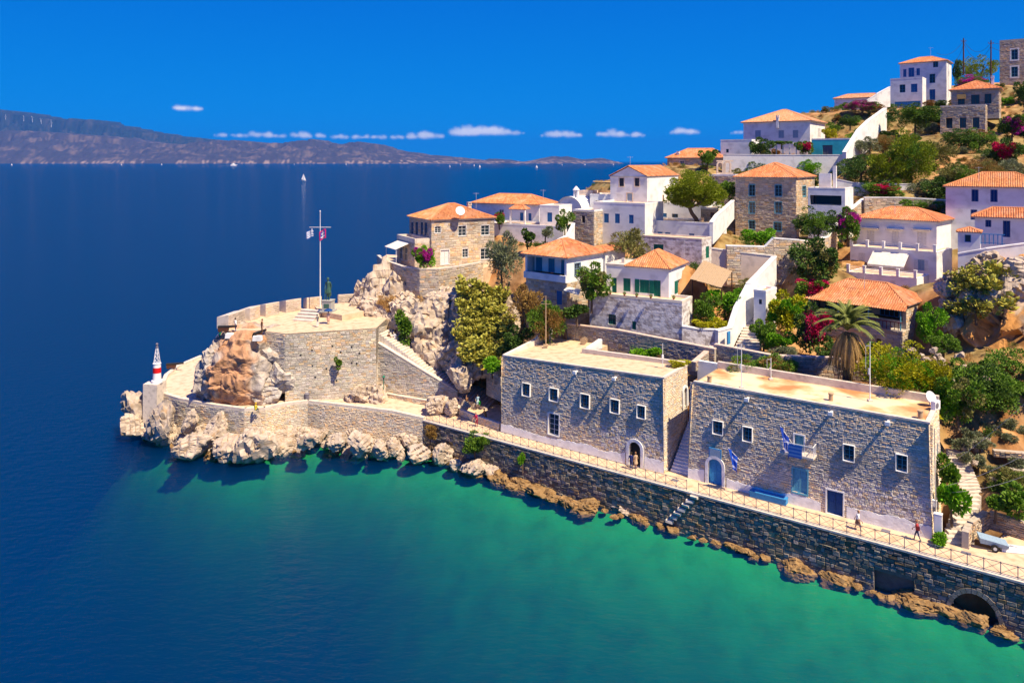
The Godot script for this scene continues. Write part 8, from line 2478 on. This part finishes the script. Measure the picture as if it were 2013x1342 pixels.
func boats() -> void:
	mat("canvas_white", lin(0.85, 0.85, 0.83), 0.7)
	sailboat("white sailing yacht with raised sails out on the blue strait", Vector3(-396.82, 0, -1450), 1.0, 15, true)
	var y := thing("motor_yacht", "white motor yacht trailing a wake far out on the strait", "boat", Vector3(-2555, 0, -7000), 0)
	var b := Buf.new()
	b.hexa([Vector3(-28, 0, 6), Vector3(24, 0, 6), Vector3(24, 0, -6), Vector3(-28, 0, -6), Vector3(-30, 9, 7), Vector3(36, 10, 5), Vector3(36, 10, -5), Vector3(-30, 9, -7)])
	part("hull", b, M.white_paint, y)
	b = Buf.new()
	b.hexa([Vector3(-22, 9.5, 5), Vector3(16, 9.5, 5), Vector3(16, 9.5, -5), Vector3(-22, 9.5, -5), Vector3(-18, 17, 4), Vector3(8, 17, 4), Vector3(8, 17, -4), Vector3(-18, 17, -4)])
	b.hexa([Vector3(-10, 17, 3), Vector3(6, 17, 3), Vector3(6, 17, -3), Vector3(-10, 17, -3), Vector3(-8, 24, 2), Vector3(0, 24, 2), Vector3(0, 24, -2), Vector3(-8, 24, -2)])
	part("cabin", b, M.white_paint, y)
	b = Buf.new()
	b.slab([Vector2(-30, 8), Vector2(-110, 14), Vector2(-110, -14), Vector2(-30, -8)], 0.02, 0.06)
	part("wake", b, M.canvas_white, y)
	for a in [[238, 8000], [317, 9000], [578, 9500], [680, 9500], [884, 5200], [932, 6500], [943, 5000], [1055, 4600], [1105, 8000], [1150, 8500], [1206, 8000], [22, 8000], [905, 9000]]:
		sailboat("tiny white sail far off under the mainland shore", Vector3((a[0] - 1006.5) * a[1] / 1500.0, 0, -a[1]), 1.3, rnd(-40, 40), true, "far sails on the strait")

func skyline() -> void:
	# wind turbines on the far ridge
	for a in [[46, 224, 1.0], [63, 226, 1.0], [80, 229, 1.0], [100, 236, 1.2], [10, 221, 0.8]]:
		var dd := 21600.0
		var at := Vector3((a[0] - 1006.5) * dd / 1500.0, 36 + (318.0 - a[1] - 12.0) * dd / 1500.0 - 30.0, -dd)
		var t := thing("wind_turbine", "distant white wind turbine on the mainland ridge", "wind turbine", at, 20, "wind turbines on the ridge")
		var b := Buf.new()
		b.tube([Vector3.ZERO, Vector3(0, 120, 0)], [5, 3], 6)
		part("tower", b, M.white_paint, t)
		for k in 3:
			b = Buf.new()
			var an = TAU * k / 3 + a[0]
			b.bar(Vector3(0, 120, 5), Vector3(cos(an) * 62, 120 + sin(an) * 62, 5), 5, 2)
			part("blade", b, M.white_paint, t)
		t.scale = Vector3.ONE * a[2]
	# power poles and their wires on the hilltop
	var tops := []
	for a in [[1895, 132, 75, 200], [1949, 160, 79, 188]]:
		var at := Vector3((a[0] - 1006.5) * a[3] / 1500.0, 36 + (318.0 - a[1]) * a[3] / 1500.0, -a[3])
		var h: float = (a[1] - a[2]) * a[3] / 1500.0
		var t := thing("utility_pole", "dark wooden utility pole beside the hilltop house" if a[0] < 1900 else "dark wooden utility pole in front of the ridge pine", "pole", at + Vector3(0, -2, 0))
		var b := Buf.new()
		b.tube([Vector3.ZERO, Vector3(0, h + 2, 0)], [0.2, 0.14], 7)
		part("post", b, M.brown, t)
		b = Buf.new()
		b.box(Vector3(-0.7, h + 1.2, -0.06), Vector3(0.7, h + 1.32, 0.06))
		for k in 3: b.lathe([[0.05, h + 1.32], [0.07, h + 1.5], [0.0, h + 1.55]], 6, Vector3(-0.6 + 0.6 * k, 0, 0))
		part("cross_arm", b, M.brown, t)
		tops.append(at + Vector3(0, h - 0.6, 0))
	var ends := [[tops[0], tops[1], 2.6], [tops[0] + Vector3(0, -0.6, 0), tops[1] + Vector3(0, -0.8, 0), 3.6], [tops[0], Vector3(111.4, 64.53, -200), 1.8], [tops[0] + Vector3(0, -1, 0), Vector3(115.4, 62.67, -200), 1.5], [tops[1], Vector3(141.25, 70.17, -205), 1.2], [tops[1] + Vector3(0, -1.0, 0), Vector3(137.77, 66.92, -208), 1.0]]
	for i in ends.size():
		wire(ends[i][0], ends[i][1], ends[i][2], 0.035, "sagging black power cable strung from the hilltop poles", "cables on the hilltop poles", M.cable)
	wire(Vector3(36.59, 7.75, -66), Vector3(41.34, 13.52, -60), 0.4, 0.02, "pale overhead cable from the stone house corner over the garden", "pale cables over the garden", M.pale_cable)
	wire(Vector3(36.59, 7.4, -66), Vector3(41.34, 11.72, -60), 0.5, 0.02, "pale overhead cable from the stone house corner over the garden", "pale cables over the garden", M.pale_cable)
	wire(Vector3(36.59, 9.07, -66), Vector3(41.34, 17.92, -60), 0.4, 0.015, "pale overhead cable from the stone house corner over the garden", "pale cables over the garden", M.pale_cable)

func wire(a: Vector3, b: Vector3, sag: float, r: float, label: String, group: String, m: Material) -> void:
	var path := []; var rad := []
	for k in 13:
		var u := k / 12.0
		path.append(a.lerp(b, u) - Vector3.UP * sag * 4.0 * u * (1.0 - u)); rad.append(r)
	var t := Buf.new()
	t.tube(path, rad, 5)
	solo("overhead_cable", t, m, label, "cable", group)

func right_garden() -> void:
	# steps beside the stone house
	var st := thing("garden_steps", "winding pale stone steps climbing beside the stone house side wall", "stairs")
	for k in 24:
		var u := k / 23.0
		var p := Vector3(37.25, 4.1, -63.97).lerp(Vector3(41.43, 6.4, -69.16), minf(u * 2.0, 1.0)).lerp(Vector3(42.57, 8.2, -72.27), clampf(u * 2.0 - 1.0, 0, 1))
		p += Vector3(sin(u * 5.0) * 0.35, 0, 0)
		p.y = lerpf(4.15, 8.5, u)
		var s := Buf.new()
		s.box(Vector3(-0.95, -1.4, -0.7), Vector3(0.95, 0, 0.15), Transform3D(Basis(Vector3.UP, -0.2 + 0.3 * sin(u * 4.0)), p))
		part("step", s, M.cap_stone, st)
	# low rubble terrace walls
	var rows := [[[Vector3(45.67, 7.2, -70.02), Vector3(47.85, 7.2, -69.45)], 0.6], [[Vector3(45.14, 8.4, -71.38), Vector3(48.59, 8.4, -70.53)], 0.6], [[Vector3(42.62, 8.8, -71.96), Vector3(45.98, 9, -73.1), Vector3(49.87, 9.2, -73.09)], 0.6], [[Vector3(37.73, 4, -62.99), Vector3(38.95, 4, -64.52)], 1.4], [[Vector3(39.03, 4, -64.52), Vector3(41.6, 4, -66.48), Vector3(44.53, 4, -63.41)], 1.5]]
	var names := ["low rubble terrace wall beside the rosemary bush", "low rubble terrace wall between two rows of lavender", "low rubble terrace wall under the carob tree", "short end of the stone yard wall at the garden steps", "stone yard wall behind the boat trailer"]
	for i in rows.size():
		var t := thing("rubble_wall", names[i], "wall")
		var b := Buf.new(); var s := Buf.new()
		var hh := []
		for p in rows[i][0]: hh.append(rows[i][1])
		run_wall(b, rows[i][0], hh, 0.5, null, 0.0, s, {"row": 0.22, "len0": 0.25, "len1": 0.55, "out": 0.07, "col": Color(0.5, 0.4, 0.3), "var": 0.3, "warm": 0.3})
		part("wall_core", b, M.mortar, t)
		part("stonework", s, M.stone, t).set_meta("kind", "stuff")
	# rubble lumps of the terraces and the quarry
	for i in 40:
		var q := rng.randf()
		var p: Vector3 = Vector3(43.36, 9.4, -73.62).lerp(Vector3(46.73, 6.4, -69.16), q) if i < 22 else Vector3(44.19, 16.16, -80).lerp(Vector3(45.35, 14.08, -77), q)
		p += Vector3(rnd(-2.5, 2.5), rnd(-0.2, 0.2), rnd(-1.5, 1.5))
		var r := rnd(0.2, 0.5)
		tag(put_boulder("garden_stone", self, p, Vector3(r, r * 0.8, r), rnd(0, 6), i), "rough ochre stone lying on the garden terraces" if i < 22 else "rough ochre stone in the quarry rubble", "stone", "stones on the terraces" if i < 22 else "quarry rubble")
	# boat trailer and dinghies on the quay
	var tr := thing("boat_trailer", "grey metal trailer with one wheel on the quay beside the yard wall", "trailer", Vector3(40.04, 4.02, -63.12), 20)
	var b := Buf.new()
	b.hexa([Vector3(-1.2, 0.5, 0.55), Vector3(0.8, 0.3, 0.55), Vector3(0.8, 0.3, -0.55), Vector3(-1.2, 0.5, -0.55), Vector3(-1.25, 0.95, 0.62), Vector3(0.85, 0.6, 0.62), Vector3(0.85, 0.6, -0.62), Vector3(-1.25, 0.95, -0.62)])
	part("tub", b, M.grey_blue, tr)
	b = Buf.new()
	b.bar(Vector3(1.0, 0.4, 0), Vector3(2.3, 0.25, 0), 0.08, 0.08)
	part("drawbar", b, M.iron, tr)
	for z in [-0.72, 0.72]:
		b = Buf.new()
		b.tube([Vector3(-0.2, 0.3, z - 0.08), Vector3(-0.2, 0.3, z + 0.08)], [0.3, 0.3], 14)
		var wh := part("wheel", b, M.black_iron, tr)
		b = Buf.new()
		b.tube([Vector3(-0.2, 0.3, z - 0.09), Vector3(-0.2, 0.3, z + 0.09)], [0.14, 0.14], 10)
		part("rim", b, M.grey_metal, wh)
	for a in [[Vector3(41.54, 4.02, -62.79), 15.0, "white upturned dinghy on the quay in front of the trailer"]]:
		var t := thing("dinghy", a[2], "boat", a[0], a[1])
		b = Buf.new()
		for k in 10:
			var u := k / 10.0
			var v := (k + 1) / 10.0
			var wu := 0.72 * sqrt(maxf(0.0, 1.0 - pow(u, 3)))
			var wv := 0.72 * sqrt(maxf(0.0, 1.0 - pow(v, 3)))
			for e in 6:
				var p := PI * e / 6.0
				var q := PI * (e + 1) / 6.0
				b.quad(Vector3(-1.6 + 3.2 * u, sin(p) * 0.55, cos(p) * wu), Vector3(-1.6 + 3.2 * v, sin(p) * 0.55, cos(p) * wv), Vector3(-1.6 + 3.2 * v, sin(q) * 0.55, cos(q) * wv), Vector3(-1.6 + 3.2 * u, sin(q) * 0.55, cos(q) * wu))
		b.quad(Vector3(-1.6, 0, 0.72), Vector3(-1.6, 0.5, 0.4), Vector3(-1.6, 0.5, -0.4), Vector3(-1.6, 0, -0.72))
		part("hull", b, M.white_paint, t)
		b = Buf.new()
		b.bar(Vector3(-1.6, 0.02, 0.74), Vector3(1.0, 0.02, 0.6), 0.06, 0.06); b.bar(Vector3(-1.6, 0.02, -0.74), Vector3(1.0, 0.02, -0.6), 0.06, 0.06); b.bar(Vector3(-1.5, 0.57, 0), Vector3(1.2, 0.57, 0), 0.05, 0.05)
		part("gunwale", b, M.grey_metal, t)
		t.scale = Vector3.ONE * 0.75
	# café tables and pots on terraces
	for a in [[Vector3(-17.78, 19.5, -116.2), "wooden chair on the stone house terrace under the awning"], [Vector3(-15.86, 19.5, -112.5), "wooden chair on the stone house terrace beside the bougainvillea"], [Vector3(29.76, 26.28, -119.5), "dark chair on the pine terrace beside the trunk"]]:
		var t := thing("chair", a[1], "chair", a[0], 40)
		for e in [[Vector3(-0.22, 0.42, -0.22), Vector3(0.22, 0.47, 0.22), "seat"], [Vector3(-0.22, 0.47, -0.22), Vector3(0.22, 0.95, -0.17), "backrest"]]:
			b = Buf.new(); b.box(e[0], e[1]); part(e[2], b, M.timber, t)
		for e in [[-0.2, -0.2], [0.2, -0.2], [-0.2, 0.2], [0.2, 0.2]]:
			b = Buf.new(); b.box(Vector3(e[0] - 0.02, 0, e[1] - 0.02), Vector3(e[0] + 0.02, 0.42, e[1] + 0.02)); part("leg", b, M.timber, t)
	for a in [[1182, 579, 98.7], [1200, 583, 97.6], [1228, 586, 96.5], [1252, 590, 95.5], [1280, 595, 94.6], [1325, 597, 93.8]]:
		var t := thing("flower_pot", "clay pot with flowers on the rim of the worn terrace", "pot", Vector3((a[0] - 1006.5) * a[2] / 1500.0, 19.02, -a[2] - 0.1), 0, "pots on the worn terrace")
		b = Buf.new(); b.lathe([[0.0, 0], [0.1, 0], [0.14, 0.22], [0.15, 0.24], [0.0, 0.24]], 10); part("pot", b, M.pot, t)
		part("plant", lobes.leafy[0], M.leaf_green, t, Transform3D(Basis.from_scale(Vector3.ONE * 0.24), Vector3(0, 0.36, 0)))

func _ready() -> void:
	rng.seed = 20240
	setup_view()
	make_materials()
	make_lobes()
	make_crowns()
	build_sea()
	build_far_land()
	build_terrain()
	build_headland()
	build_rocks()
	build_customs()
	build_houses()
	build_small()
	build_people()
	build_plants()
